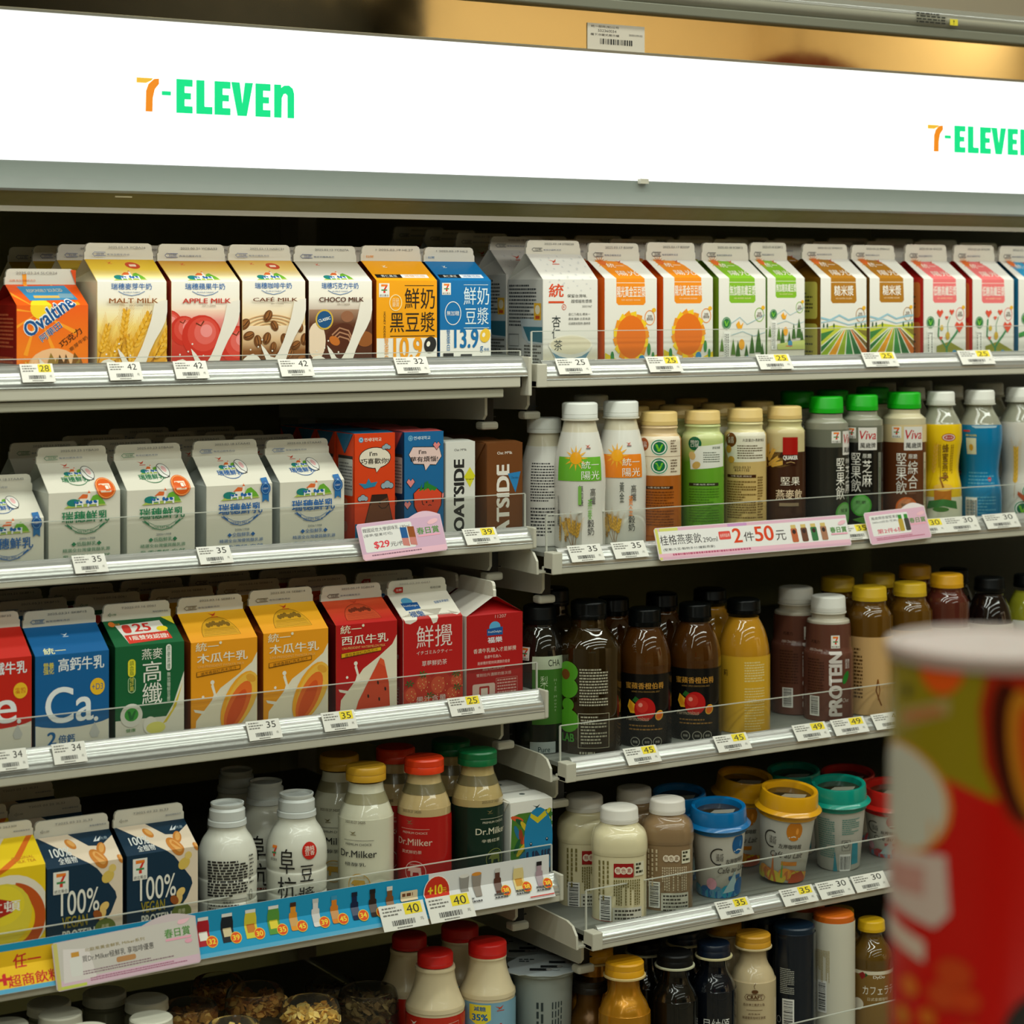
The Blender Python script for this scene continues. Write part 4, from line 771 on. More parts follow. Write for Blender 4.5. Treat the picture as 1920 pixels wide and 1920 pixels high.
def unif(a):
    a.R(0, 100, -300, 0, (232, 230, 222)); bird(a, 62, -15, 2.4, (40, 60, 60)); a.dy = 18
    a.P([(4, -46), (20, -42), (60, -42), (98, -40), (98, -110), (60, -150), (30, -150), (0, -130)], (70, 120, 40))
    for i in range(9): a.E(16 + (i % 3) * 9, -52 - i * 9, 16, 5, ((214, 84, 40), (24, 84, 50), (206, 180, 40), (30, 110, 150), (150, 60, 30))[i % 5], 160 - i * 16, n=10)
    for i in range(8): a.E(90 + (i % 2) * 5, -44 - i * 9, 7, 4, ((206, 190, 50), (50, 110, 50))[i % 2], 50, n=10)
    a.E(66, -96, 34, 62, (24, 128, 176)); a.R(34, 99, -176, -110, (24, 128, 176)); a.P([(46, -52), (64, -66), (86, -52), (82, -42), (64, -54), (48, -44)], (206, 190, 40)); a.E(48, -106, 3, 3.6, (20, 40, 60)); a.E(86, -100, 3, 3.6, (20, 40, 60)); a.E(48, -105, 1.2, 1.4, (230, 230, 230)); a.E(86, -99, 1.2, 1.4, (230, 230, 230))
    a.T('UNIF', 68, -134, 24, (10, 44, 84), w=60, b=.05); a.T('coconut', 62, -164, 13, (14, 40, 60), w=70, b=.05); a.E(42, -165, 4, 4, (240, 236, 200)); a.E(61, -164, 4, 4, (230, 230, 120)); a.R(34, 90, -260, -172, (230, 228, 220))
# ---------------------------------------------------------------- bottles (units: body diameter = 100, heights measured down from the cap top)
def smooth_prof(pts, k=5):
    """Catmull-Rom through (y, r) points"""
    out = []
    for i in range(len(pts) - 1):
        p0, p1, p2, p3 = pts[max(0, i - 1)], pts[i], pts[i + 1], pts[min(len(pts) - 1, i + 2)]
        for j in range(k):
            t = j / k
            f = lambda n: 0.5 * (2 * p1[n] + (p2[n] - p0[n]) * t + (2 * p0[n] - 5 * p1[n] + 4 * p2[n] - p3[n]) * t * t + (3 * p1[n] - p0[n] - 3 * p2[n] + p3[n]) * t ** 3)
            out.append((f(0), max(0.5, f(1))))
    out.append(pts[-1]); return out
WHT = (226, 226, 216)
def glossy(c, rough=0.16, trans=0.0): return P('bottle_plastic', c, rough, trans=trans, coat=0.3)
LIQ = {}
def liquid(c, trans=0.35): return P('bottled_drink', c, 0.05, trans=trans, coat=1.0, ior=1.33)
# key: dict(body, prof, cap, sleeves, art ...)
BK = {}
def B(key, **k): BK[key] = k
def make_bottle(key, t, D, H, pit=0.2):
    k = BK[key]; rc = k['cap'][0]; sh = (50 + rc) * pit * .92; U = D / 100; Hu = H / U
    prf = [(min(y + (r + rc) * pit, -8), r) for y, r in k['prof']]
    top = prf[0][0]
    pr = [p for p in prf if p[0] > -Hu + 6]
    rl = pr[-1][1]; pr = pr + [(-Hu + 5, rl), (-Hu + 1.2, rl * .985), (-Hu, rl * .93)] if pr[-1][0] > -Hu + 5 else pr + [(-Hu, rl * .95)]
    dense = smooth_prof(pr)
    sq = k.get('sq'); n = k.get('n', 40)
    body = MB().lathe([(r * U, H + y * U) for y, r in dense], n, sq=sq)
    bo = body.build('bottle_body', k['body'], t, smooth=35)
    ys = [p[0] for p in dense]
    def rad(y):
        if y >= ys[0]: return dense[0][1]
        for i in range(len(ys) - 1):
            if ys[i] >= y >= ys[i + 1]:
                f = (ys[i] - y) / max(1e-6, ys[i] - ys[i + 1]); return dense[i][1] + (dense[i + 1][1] - dense[i][1]) * f
        return dense[-1][1]
    sv = []
    def strip(name, y0, y1, col, mat=None, off=0.5):
        yy = [y0] + [y for y in ys if y1 < y < y0] + [max(y1, -Hu + .6)]
        sv.append(MB().lathe([((rad(y) + off) * U, H + y * U) for y in yy], n, sq=sq, cap0=False, cap1=False).build(name, mat or P('sleeve_film', col, 0.25, coat=0.2), t, smooth=35))
    for sl in k.get('sleeves', ()): strip(sl[3] if len(sl) > 3 else 'label_sleeve', sl[0] + sh, sl[1] + sh, sl[2], off=0.5 + .15 * k['sleeves'].index(sl))
    r0, r1, h, cc = k['cap']; h = h - 2 * rc * pit * .9
    cp = [(r0 * .35, 0), (r0 * .86, 0), (r0 * .96, -1.5), (r0, -4), ((r0 + r1) / 2, -h * .72), ((r0 + r1) / 2 * 1.005, -h * .73), ((r0 + r1) / 2 * .985, -h * .745), (r1, -h * .77), (r1, -h)]
    if k.get('dish'): cp = [(r0 * .5, -4), (r0 * .82, -4), (r0 * .86, 0), (r0 * .93, 0), (r0 * .93, -3), (r0 * .88, -7), (r0, -11), (r0, -h * .72), (r0 * .97, -h * .74), (r1, -h * .78), (r1 * 1.02, -h)]
    if k.get('flatcap'): cp = [(r0 * .3, 0), (r0 * .93, 0), (r0, -3), (r0, -h * .5), (r0 * .985, -h * .52), (r0, -h * .55), (r1, -h)]
    cpo = MB().lathe([(max(.01, r) * U, H + y * U) for r, y in cp], 48).build('cap', P('cap_plastic', cc, k.get('caprough', 0.35), coat=k.get('capcoat', 0.0), spec=.2 if sum(cc) < 60 else .5), t, smooth=40)
    if 'ring' in k:
        y, r, hh, c = k['ring']; y = -h - .5
        MB().lathe([(r * .92 * U, H + y * U), (r * U, H + (y - hh * .2) * U), (r * U, H + (y - hh * .8) * U), (r * .92 * U, H + (y - hh) * U)], 40).build('neck_ring', P('cap_plastic', c, .3), cpo, smooth=40)
    if 'art' in k:
        A = Art(); k['art'](A); R = k.get('R', 50)
        def mp(x, y, o):
            a = x / R; r = (rad(y) + 0.9 + .15 * len(k.get('sleeves', ()))) * U * rsq(a, sq) + o; return Vector((r * math.sin(a), -r * math.cos(a), H + y * U))
        mp_ = lambda x, y, o: mp(x, y + sh, o)
        xc = [R * math.radians(g) for g in range(-100, 101, 9)]
        lim = R * math.radians(k.get('span', 95))
        me = A.fold(mp_, xc, [y - sh for y in (ys[::2] if k.get('straight') else ys)], (-lim, lim, -Hu + 1 - sh, top - sh), eps=3e-5, off=1e-4)
        print_obj('label_print', me, FILM, sv[-1] if sv else bo, True)
# ---- oat milk bottles with sun
def sunbottle(c, txt, vt):
    def a_(a):
        a.R(-48, 48, -160, -114, c); a.E(-8, -116, 12, 12, (244, 170, 30))
        for g in range(0, 360, 30): a.P([(-8 + 13 * math.cos(math.radians(g - 9)), -116 + 13 * math.sin(math.radians(g - 9))), (-8 + 25 * math.cos(math.radians(g)), -116 + 25 * math.sin(math.radians(g))), (-8 + 13 * math.cos(math.radians(g + 9)), -116 + 13 * math.sin(math.radians(g + 9)))], (244, 180, 50), False)
        a.L += 1; bird(a, 18, -93, 1.5); a.R(14, 24, -98.5, -97, (110, 110, 110)); a.T('統一', 22, -129, 15, (240, 240, 226), w=38); a.T('陽光', 22, -149, 17, (240, 240, 226), w=38)
        a.V('高纖', 26, -190, 32, (50, 50, 46), w=12); a.V(vt, 20, -215, 40, c, w=9); a.V('穀奶', 22, -250, 30, (50, 50, 46), w=14); a.V(txt, 2, -188, 40, (50, 60, 50), w=9)
        a.P([(-3, -170), (-3, -206), (3, -206), (3, -170)], tuple(int(v * .8 + 40) for v in c)) if txt == '無加糖' else None
        for x, y, g in ((-18, -258, 100), (-12, -262, 88), (-6, -266, 80), (-24, -264, 112)): wheat(a, x, y, g, 8, 5, (206, 156, 60), (160, 110, 40))
        for i in range(46): a.E(-40 + (i * 13) % 26, -232 - (i * 7) % 44, 3, 1.8, ((196, 160, 90), (170, 128, 60), (210, 180, 110))[i % 3], i * 40, n=8, step=False)
        a.L += 1; a.fine(-46, -42, -230, -190, 2, (70, 70, 66), vert=True); a.barcode(-48, -40, -250, -215, True, None)
    return a_
SUNP = [(-39, 31.5), (-44, 31), (-56, 33.5), (-70, 37), (-95, 43), (-118, 47.5), (-145, 49.6), (-170, 50), (-220, 49), (-262, 49.5)]
for key, c, tx, vt in (('sung', (110, 184, 54), '無加糖', '燕麥'), ('suno', (240, 136, 36), '黃金', '黃金')):
    B(key, body=glossy((214, 206, 180), .2), prof=SUNP, cap=(35, 35, 39, (222, 224, 216)), ring=(-39.5, 37, 4, (220, 216, 200)), sleeves=[(-67, -400, (224, 222, 212))], art=sunbottle(c, tx, vt))
def backprint(a): a.R(-50, 50, -300, -70, (222, 220, 212)); a.fine(-28, 28, -180, -100, 14, (70, 70, 70), .5); a.fine(-28, 28, -250, -190, 9, (70, 70, 70), .5); a.R(30, 60, -160, -114, (110, 184, 54))
B('sunback', body=glossy((214, 206, 180), .2), prof=SUNP, cap=(35, 35, 39, (222, 224, 216)), sleeves=[(-67, -400, (224, 222, 212))], art=backprint)
# ---- oat drinks with cream caps
OATP = [(-40, 41), (-44, 41), (-47, 43), (-52, 41), (-60, 41.5), (-66, 46), (-74, 49.5), (-90, 50), (-200, 50)]
def oat_a(kind):
    def a_(a):
        if kind == 0:
            a.R(-60, 60, -154, -66, (236, 222, 196)); a.R(-60, 60, -290, -154, (176, 96, 30)); a.R(-60, 60, -111.5, -110.5, (150, 120, 90)); a.E(-38, -84, 14, 15, (160, 76, 30)); a.T('蛋白\n植物', -38, -84, 14, (240, 230, 220), w=18)
            for y in (-90, -132): badge2(a, 0, y)
            a.fine(26, 44, -104, -74, 5, (110, 90, 70), .4); a.fine(26, 44, -150, -118, 5, (110, 90, 70), .4); a.R(-38, 32, -184, -178, (60, 34, 16)); a.T('冷藏·搖晃·風味好', -2, -181, 3.6, (226, 206, 180), w=50); a.fine(-36, 34, -270, -190, 13, (110, 56, 16), .35); a.E(-36, -132, 6, 8, (226, 190, 120), 30)
        elif kind == 1:
            a.G(-60, 60, [(-290, (88, 150, 34)), (-130, (104, 164, 44)), (-100, (176, 200, 110)), (-66, (206, 212, 150))]); a.E(-18, -86, 16, 16, (20, 96, 60)); a.T('喝的\n口感', -18, -86, 16, (236, 240, 226), w=20); a.P([(-28, -146), (-30, -120), (-8, -92), (60, -86), (60, -140)], (232, 234, 222)); a.T('蔬菜高纖', 34, -96, 6, (60, 80, 50), w=22); a.fine(2, 44, -132, -106, 5, (90, 100, 80), .4); a.E(-24, -114, 8, 10, (222, 190, 120), 20); a.E(-14, -136, 10, 8, (206, 170, 90), 30)
            a.R(-32, 40, -184, -177, (40, 44, 26)); a.T('冷藏·搖晃·風味好', 4, -180.5, 3.6, (220, 226, 200), w=50); a.fine(-32, 42, -270, -190, 13, (70, 120, 30), .35)
        else:
            a.R(-60, 60, -290, -66, (206, 176, 110)); a.P([(-38, -136), (-60, -100), (-40, -66), (60, -66), (60, -134)], (232, 226, 204)); a.E(-36, -84, 16, 17, (110, 66, 30)); a.T('大豆\n蛋白', -36, -84, 15, (236, 226, 206), w=18); a.T('大豆蛋白×燕麥食品', 22, -84, 7, (60, 50, 30), w=56); a.fine(-18, 46, -130, -96, 6, (100, 84, 56), .45); a.E(-42, -106, 9, 9, (210, 160, 60)); a.E(-34, -130, 9, 8, (210, 160, 60))
            a.R(-46, 26, -172, -165, (70, 40, 20)); a.T('冷藏·搖晃·風味好', -10, -168.5, 3.6, (226, 206, 180), w=50); a.T('2025.03.21\n82A1132', -8, -151, 12, (90, 76, 50), w=40); a.fine(-46, 26, -270, -180, 15, (120, 92, 40), .5); a.fine(30, 46, -270, -170, 16, (120, 92, 40), .5)
    return a_
def badge2(a, x, y):
    a.E(x, y, 20, 19, (236, 236, 226)); a.ring(x, y, 18.6, 17.6, 2.6, (60, 140, 100)); a.E(x, y, 13, 12.6, (20, 110, 70)); a.P([(x - 9, y + 7), (x - 4, y + 7), (x, y - 4), (x + 5, y + 7), (x + 9, y + 7), (x + 2, y - 9), (x - 3, y - 9)], (120, 196, 50)); a.T('健康食品', x, y + 15, 2.6, (40, 110, 80), w=16)
CREAMC = (222, 192, 122)
for i, (key, bc) in enumerate((('oato', (214, 186, 140)), ('oatg', (196, 206, 140)), ('oatt', (216, 204, 150)))):
    B(key, body=glossy(bc, .22), prof=OATP, cap=(41, 42, 40, CREAMC), art=oat_a(i), straight=1, sleeves=[(-68, -400, ((176, 96, 30), (96, 158, 40), (206, 176, 110))[i])])
def quaker(a):
    a.R(-60, 60, -290, -66, (206, 190, 140)); a.R(-60, 60, -290, -120, (64, 36, 22)); a.P([(-50, -176), (-10, -120), (60, -120), (60, -176)], (64, 36, 22))
    for x, y, g in ((-40, -138, 60), (-38, -150, 35), (-30, -152, 15), (-44, -130, 85)): wheat(a, x, y, g, 7, 6.5, (226, 180, 90), (176, 120, 40))
    a.R(-4, 32, -144, -84, (170, 26, 20)); a.R(-4, 32, -150, -126, (60, 30, 20)); a.T('QUAKER', 14, -134, 11, (240, 236, 226), w=34, b=.05); a.line([(4, -146), (14, -143), (24, -146)], 1, (226, 190, 120)); a.T('堅果', 14, -190, 20, (236, 226, 206), w=46); a.T('燕麥飲', 12, -222, 24, (230, 206, 170), w=64, b=.02); a.R(-12, 34, -250, -242, (150, 130, 100))
B('quaker', body=glossy((206, 196, 140), .2), prof=OATP, cap=(41, 42, 40, CREAMC), art=quaker, straight=1, sleeves=[(-72, -400, (64, 36, 22))])
# ---- nut drinks with green caps
VIVAP = [(-49, 37), (-53, 37), (-60, 38), (-68, 46), (-76, 49.5), (-86, 50), (-250, 50)]
def viva(band, bg, l2, turn, dot):
    def a_(a):
        a.R(-80, 80, -124, -84, band); a.R(-80, 80, -320, -124, bg); x = turn
        seven(a, x - 44, x - 22, -114, -88); a.R(x - 16, x + 30, -142, -88, (226, 222, 214)); a.T('Viva', x + 7, -106, 21, (190, 30, 40), w=40, b=.01, sh=.2); a.T('萬歲牌', x + 7, -131, 13, (50, 46, 42), w=38, b=.02)
        a.V('堅果飲', x - 22, -196, 94, (230, 226, 214), w=24); a.V('原磨' , x + 8, -156, 0.1, bg, w=.1); a.T('原磨', x + 4, -156, 11, (230, 226, 214), w=21); a.V(l2, x + 4, -198, 64, (230, 226, 214), w=23); a.R(x - 6, x + 12, -242, -238, tuple(min(255, int(v + 30)) for v in bg))
        a.E(x - 10, -275, 25, 26, dot); a.E(x - 10, -275, 21, 22, tuple(min(255, int(v * .7 + 60)) for v in dot)); a.T('堅果', x - 10, -268, 8, (30, 60, 30), w=24); a.P([(x - 30, -310), (x, -300), (x + 20, -312), (x, -320)], (90, 150, 60))
        a.R(x + 34, x + 44, -300, -148, tuple(min(255, int(v * .7 + 50)) for v in band)); a.V('六種堅果種子', x + 39, -220, 110, (60, 90, 50), w=6)
    return a_
GC = (18, 172, 22)
B('viva1', body=glossy((150, 150, 132), .25), prof=VIVAP, cap=(38, 39, 46, GC), art=viva((112, 114, 98), (40, 40, 34), '芝麻', 56, (90, 170, 70)), straight=1, span=100, sleeves=[(-84, -400, (60, 60, 52))])
B('viva2', body=glossy((150, 150, 132), .25), prof=VIVAP, cap=(38, 39, 46, GC), art=viva((112, 114, 98), (24, 24, 20), '芝麻', 8, (70, 170, 50)), straight=1, sleeves=[(-84, -400, (40, 40, 34))])
B('viva3', body=glossy((206, 196, 160), .25), prof=VIVAP, cap=(38, 39, 46, GC), art=viva((222, 200, 150), (96, 52, 26), '綜合', 16, (226, 110, 40)), straight=1, sleeves=[(-84, -400, (96, 52, 26))])
# ---- waisted cereal drinks
WAISTP = [(-40, 31), (-46, 30), (-56, 33), (-72, 41), (-86, 47), (-96, 50), (-130, 50), (-160, 46), (-184, 43), (-206, 42), (-226, 45), (-250, 49), (-300, 49)]
def honey(a):
    a.R(-80, 80, -330, -92, (240, 200, 22)); a.E(20, -122, 18, 10, (170, 40, 30)); a.E(20, -122, 16, 8, (232, 220, 206)); a.E(20, -122, 13, 6, (180, 50, 40)); a.T('愛之味', 20, -122, 5, (240, 232, 220), w=18)
    wheat(a, -22, -206, 80, 13, 8, (236, 186, 40), (206, 150, 24)); a.V('蜂蜜燕麥', 12, -184, 92, (96, 56, 16), w=16, b=.01); a.fine(-6, 2, -230, -140, 2, (150, 110, 20), vert=True); a.fine(26, 36, -230, -140, 2, (150, 110, 20), vert=True)
    a.R(-80, 80, -330, -270, (226, 226, 200)); a.R(-16, 26, -292, -246, (200, 120, 20)); a.E(6, -246, 24, 9, (236, 190, 80)); a.line([(6, -246), (-2, -222), (20, -220)], 5, (150, 96, 30)); a.P([(-36, -300), (-30, -280), (6, -274), (40, -280), (44, -300), (6, -292)], (60, 130, 60)); a.E(0, -300, 20, 6, (70, 130, 50))
def bluecereal(a):
    a.R(-80, 80, -330, -92, (14, 120, 168)); a.P([(-20, -92), (44, -92), (40, -96), (-10, -97)], (180, 206, 214)); a.R(-32, -8, -158, -120, (222, 222, 190)); a.E(-20, -142, 5, 8, (210, 160, 50)); a.T('無加糖', -20, -114, 5, (226, 210, 90), w=26); a.E(26, -216, 5, 5, (206, 60, 50)); a.fine(-30, 40, -240, -200, 5, (90, 170, 200), .35); a.fine(-30, 40, -300, -256, 6, (90, 170, 200), .35); a.barcode(-34, -6, -310, -258); a.R(-40, -22, -106, -102, (200, 60, 50))
def whitecereal(a):
    a.R(-80, 80, -330, -92, (216, 210, 196)); wheat(a, -14, -226, 88, 15, 8, (224, 176, 60), (180, 130, 30)); badge2(a, 4, -290); badge2(a, 22, -250); a.P([(-6, -250), (20, -268), (36, -272), (34, -280), (10, -276), (-8, -258)], (180, 80, 40)); a.fine(14, 24, -220, -130, 2, (110, 100, 90), vert=True)
for key, c, f in (('honey', (240, 200, 22), honey), ('bluecereal', (14, 120, 168), bluecereal), ('whitecereal', (216, 210, 196), whitecereal)):
    B(key, body=P('clear_neck_plastic', (172, 172, 150), .08, trans=.25, coat=.6), prof=WAISTP, cap=(34, 35, 38, (224, 224, 214)), ring=(-39, 37, 4, (206, 206, 190)), sleeves=[(-90, -400, c)], art=f)
# ---- teas with black caps
BK_ = (7, 9, 9)
TEAP = [(-38, 26), (-44, 27), (-52, 28), (-60, 33), (-72, 42), (-84, 47), (-98, 50), (-260, 50)]
TEAP2 = [(-46, 30), (-50, 30), (-58, 34), (-74, 41), (-96, 47), (-116, 50), (-140, 50), (-270, 50)]
def cleartea(a):
    for y, r in ((-118, 16), (-142, 16), (-168, 10), (-192, 18)): a.E(-34, y, r * 1.1, r, (84, 160, 40))
    a.E(-38, -122, 8, 8, (120, 70, 30)); a.T('LAB', -34, -218, 12, (70, 150, 50), w=22, b=.04)
    a.fine(-14, 30, -170, -112, 13, (176, 172, 150), .55); a.line([(-16, -180), (32, -180), (32, -232), (-16, -232), (-16, -180)], 1, (180, 176, 150)); a.fine(-12, 28, -228, -184, 9, (176, 172, 150), .5); a.fine(-14, 30, -252, -238, 2, (176, 172, 150), .5); a.barcode(-10, 26, -290, -262, False, (200, 200, 190))
B('cleartea', body=liquid((46, 32, 10), .2), prof=TEAP, cap=(28, 28, 37, BK_), caprough=.22, art=cleartea, straight=1)
def appletea(a):
    a.R(-90, 90, -330, -136, (14, 14, 14)); a.T('蜜蘋香橙伯爵', 0, -156, 12, (190, 136, 50), w=76, b=.02); a.T('HONEY APPLE ORANGE EARL GREY', 2, -167, 3, (150, 116, 60), w=54)
    a.P([(-24, -184), (-18, -176), (-6, -184), (-14, -190)], (40, 100, 40)); a.P([(-30, -182), (-34, -196), (-28, -208), (-16, -208), (-12, -196)], (240, 180, 40)); a.P([(-28, -184), (-31, -196), (-27, -204), (-18, -204)], (230, 150, 30)); a.E(0, -200, 20, 22, (186, 24, 24)); a.E(-5, -195, 11, 12, (206, 50, 40)); a.E(-8, -192, 4, 4, (236, 150, 130)); a.E(28, -212, 8, 10, (226, 170, 50), -30); a.E(28, -212, 6, 8, (232, 110, 30), -30); a.T('Harmonious', -14, -218, 8, (190, 170, 140), w=44, sh=.4)
    a.fine(-30, 34, -244, -230, 2, (150, 110, 50), .35); 
    for x in (-18, 4, 24): a.ring(x, -262, 9, 9, 1.2, (170, 166, 150)); a.T('無糖', x, -262, 5, (170, 166, 150), w=9)
B('appletea', body=liquid((78, 44, 12), .2), prof=TEAP2, cap=(31, 32, 44, BK_), caprough=.22, art=appletea, straight=1, sleeves=[(-134, -400, (14, 14, 14))])
def yellowtea(a): a.R(-90, 90, -330, -122, (214, 166, 44)); a.fine(2, 44, -170, -130, 8, (226, 206, 140), .5); a.fine(2, 44, -262, -180, 16, (226, 206, 140), .4); a.T('莉', -36, -152, 12, (60, 40, 20), w=10)
B('yellowtea', body=liquid((210, 150, 36), .25), prof=TEAP2, cap=(32, 33, 38, BK_), caprough=.22, art=yellowtea, straight=1, sleeves=[(-120, -400, (214, 166, 44))])
def greentea(a): a.R(-14, 50, -230, -128, (60, 110, 40)); a.R(-14, 50, -128, -104, (176, 186, 160)); a.T('CHA', 28, -116, 12, (30, 36, 30), w=24); a.V('梨山烏', 8, -170, 60, (170, 190, 150), w=14); a.V('High Mount', 30, -176, 60, (150, 176, 130), w=6); seven(a, -40, -20, -112, -88); a.R(-18, 30, -290, -262, (150, 160, 156)); a.T('Pure', 8, -276, 10, (40, 60, 60), w=22)
B('greentea', body=liquid((26, 22, 16), .2), prof=TEAP2, cap=(31, 32, 44, BK_), art=greentea, straight=1, sleeves=[(-134, -400, (24, 30, 24))])
# ---- protein shakes, honey drinks
PROTP = [(-49, 35), (-54, 34), (-60, 35), (-64, 42), (-72, 44), (-110, 45.5), (-122, 46.5), (-132, 50), (-140, 50), (-260, 50)]
def protein(a):
    a.R(-90, 90, -330, -70, (100, 60, 48)); seven(a, 6, 26, -118, -92); a.T('PROTEIN', 16, -190, 26, (214, 206, 200), w=128, b=.06, rot=90); a.E(38, -178, 6, 14, (30, 120, 40), -25); a.T('植物\n蛋白', 42, -150, 20, (206, 196, 190), w=12); a.T('Choc', 38, -224, 8, (206, 190, 180), w=16, sh=.3); a.T('巧克力', -30, -106, 7, (40, 24, 20), w=22); a.T('10000 Chocolate', -28, -122, 5, (206, 190, 180), w=32, sh=.2); a.fine(-46, -8, -210, -140, 12, (70, 40, 32), .45); a.barcode(-40, -18, -256, -216, True)
B('protein', body=glossy((190, 182, 164), .25), prof=PROTP, cap=(35, 36, 44, (224, 222, 214)), ring=(-46, 37, 4, (220, 216, 204)), art=protein, sleeves=[(-71, -400, (100, 60, 48))], span=100)
def kraft(a): a.R(-90, 90, -330, -120, (206, 166, 110)); a.fine(-34, -14, -250, -142, 14, (96, 66, 34), .55); a.line([(18, -206), (14, -230), (20, -248), (26, -262)], 3, (120, 70, 24)); a.line([(18, -206), (22, -230), (18, -250)], 2, (140, 84, 30))
HONP = [(-43, 36), (-48, 35), (-56, 37), (-66, 43), (-80, 48), (-92, 50), (-260, 50)]
B('kraft', body=liquid((104, 70, 18), .15), prof=HONP, cap=(36, 37, 42, (206, 168, 32)), art=kraft, straight=1, sleeves=[(-118, -400, (206, 166, 110))])
B('reddrink', body=liquid((96, 44, 34), .2), prof=HONP, cap=(36, 37, 42, (214, 156, 24)), straight=1, sleeves=[(-132, -400, (214, 206, 196))])
B('darktea', body=liquid((24, 14, 12), .2), prof=TEAP2, cap=(31, 32, 40, BK_), straight=1, sleeves=[(-110, -400, (206, 200, 186))])
B('greenjuice', body=liquid((150, 150, 40), .2), prof=TEAP2, cap=(31, 32, 38, BK_), straight=1, sleeves=[(-110, -400, (206, 206, 196))])
# ---- soy milk bottles with grey-white pull caps
SOYP = [(-53, 32), (-58, 31), (-66, 34), (-80, 42), (-98, 48), (-112, 50), (-130, 50), (-140, 48.6), (-146, 50), (-172, 49.6), (-178, 48.4), (-184, 50), (-230, 50)]
def fuhang(a):
    a.E(22, -104, 13, 14, (196, 40, 30)); a.T('濃純\n豆香', 22, -104, 15, (236, 214, 200), w=17, b=.02); seven(a, -48, -32, -122, -94, None); a.V('阜杭', -16, -132, 0.01, WHT, w=.01); a.T('阜', -16, -120, 40, (24, 24, 22), w=26); a.T('杭', -16, -164, 38, (24, 24, 22), w=32); a.T('豆', 17, -140, 26, (24, 24, 22), w=22); a.T('漿', 17, -176, 28, (24, 24, 22), w=28); a.fine(-24, 8, -192, -186, 1, (150, 60, 50), .5)
def soyback(a): a.fine(-34, 36, -166, -106, 13, (40, 40, 38), .62, cw=5); a.line([(-34, -170), (34, -170), (34, -200)], .8, (60, 60, 56)); a.line([(-34, -170), (-34, -220)], .8, (60, 60, 56)); a.T('營養標示', 2, -174, 4, (40, 40, 40), w=18); a.fine(-32, 20, -200, -178, 4, (60, 60, 60), .4); a.ring(43, -166, 4, 9, 1, (40, 40, 40)); a.fine(40, 50, -150, -100, 8, (90, 90, 84), .4)
SOYB = glossy((220, 220, 206), .28)
B('fuhang', body=SOYB, prof=SOYP, cap=(30, 32, 50, (206, 210, 206)), dish=1, art=fuhang); B('soyback', body=SOYB, prof=SOYP, cap=(30, 32, 50, (206, 210, 206)), dish=1, art=soyback)
# ---- glass-shouldered milk teas
MILKP = [(-46, 31), (-50, 31), (-58, 32), (-66, 34), (-80, 39), (-96, 45), (-110, 49), (-124, 50), (-250, 50)]
def milker(bg, fg, txt, x, cow):
    def a_(a):
        if bg: a.R(-90, 90, -330, -124, bg)
        a.T('2025.03.27 34205', x - 6, -112, 4.4, (90, 80, 60), w=38); bird(a, x - 10, -131, 1.6, (120, 110, 70)); a.line([(x - 28, -144), (x + 28, -144)], .6, fg); a.T('PREMIUM CHOICE', x, -151, 4, fg, w=48); a.T('Dr.Milker', x - 2, -168, 12, fg, w=70, b=.012); a.T(txt, x - 6, -186, 6.4, fg, w=40)
        a.ring(x + 2, -222, 20, 20, 1.4, cow); y = -222
        a.P([(x - 10, y + 6), (x - 6, y + 9), (x + 12, y + 8), (x + 14, y - 8), (x + 10, y - 8), (x + 8, y - 1), (x - 2, y - 1), (x - 3, y - 8), (x - 7, y - 8), (x - 7, y + 1), (x - 13, y + 1)], cow)
        a.T('CONTAINS FRESH MILK', x + 2, y + 13, 3, cow, w=22)
    return a_
B('milkgold', body=P('milk_in_glass', (216, 214, 190), .1, coat=.8), prof=MILKP, cap=(36, 36, 42, (198, 150, 40)), art=milker(None, (60, 60, 56), '極醇乳', -14, (206, 160, 60)), sleeves=[(-66, -84, (150, 144, 112), 'neck_glass')], flatcap=1, caprough=.3)
B('milkred', body=P('milk_in_glass', (196, 172, 122), .1, coat=.8), prof=MILKP, cap=(37, 37, 44, (222, 60, 22)), art=milker((176, 24, 22), (222, 190, 170), '英式鮮奶茶', -18, (226, 180, 170)), sleeves=[(-122, -400, (176, 24, 22)), (-66, -84, (112, 102, 70), 'neck_glass')], flatcap=1, caprough=.3)
B('milkgreen', body=P('milk_in_glass', (186, 164, 110), .1, coat=.8), prof=MILKP, cap=(38, 38, 44, (14, 100, 54)), art=milker((14, 44, 32), (210, 206, 180), '辛香紅茶', 34, (120, 130, 60)), sleeves=[(-122, -400, (14, 44, 32)), (-66, -84, (112, 102, 70), 'neck_glass')], flatcap=1, caprough=.3)
# ---- rounded square soy / cocoa bottles
CRMP = [(-44, 32), (-48, 33), (-54, 37), (-64, 45), (-76, 49), (-92, 50), (-100, 49), (-108, 48), (-240, 48.5)]
def cream(main, tile, txtc):
    def a_(a):
        if tile: a.R(-10, 26, -134, -110, tile)
        for i, ch in enumerate('無色素'): a.E(-2 + i * 10, -122, 6.4, 6.4, (236, 222, 200)); a.T(ch, -2 + i * 10, -122, 8, (150, 40, 20) if tile else (120, 80, 30), w=8)
        a.R(28, 48, -132, -108, (226, 222, 196)); a.fine(30, 46, -130, -110, 3, (60, 60, 40), .6); a.fine(-10, 40, -182, -138, 12, txtc, .6, vert=True); a.fine(-38, -14, -176, -106, 3, txtc, .4, vert=True); a.barcode(-36, -14, -214, -166, True); a.R(-12, 42, -240, -186, (206, 204, 190)); a.fine(-8, 40, -236, -190, 7, (70, 66, 56), .5)
        a.R(-90, -12, -260, -210, (176, 30, 26)) if tile else None; a.T('純', -28, -224, 12, (232, 220, 206), w=12) if tile else None
    return a_
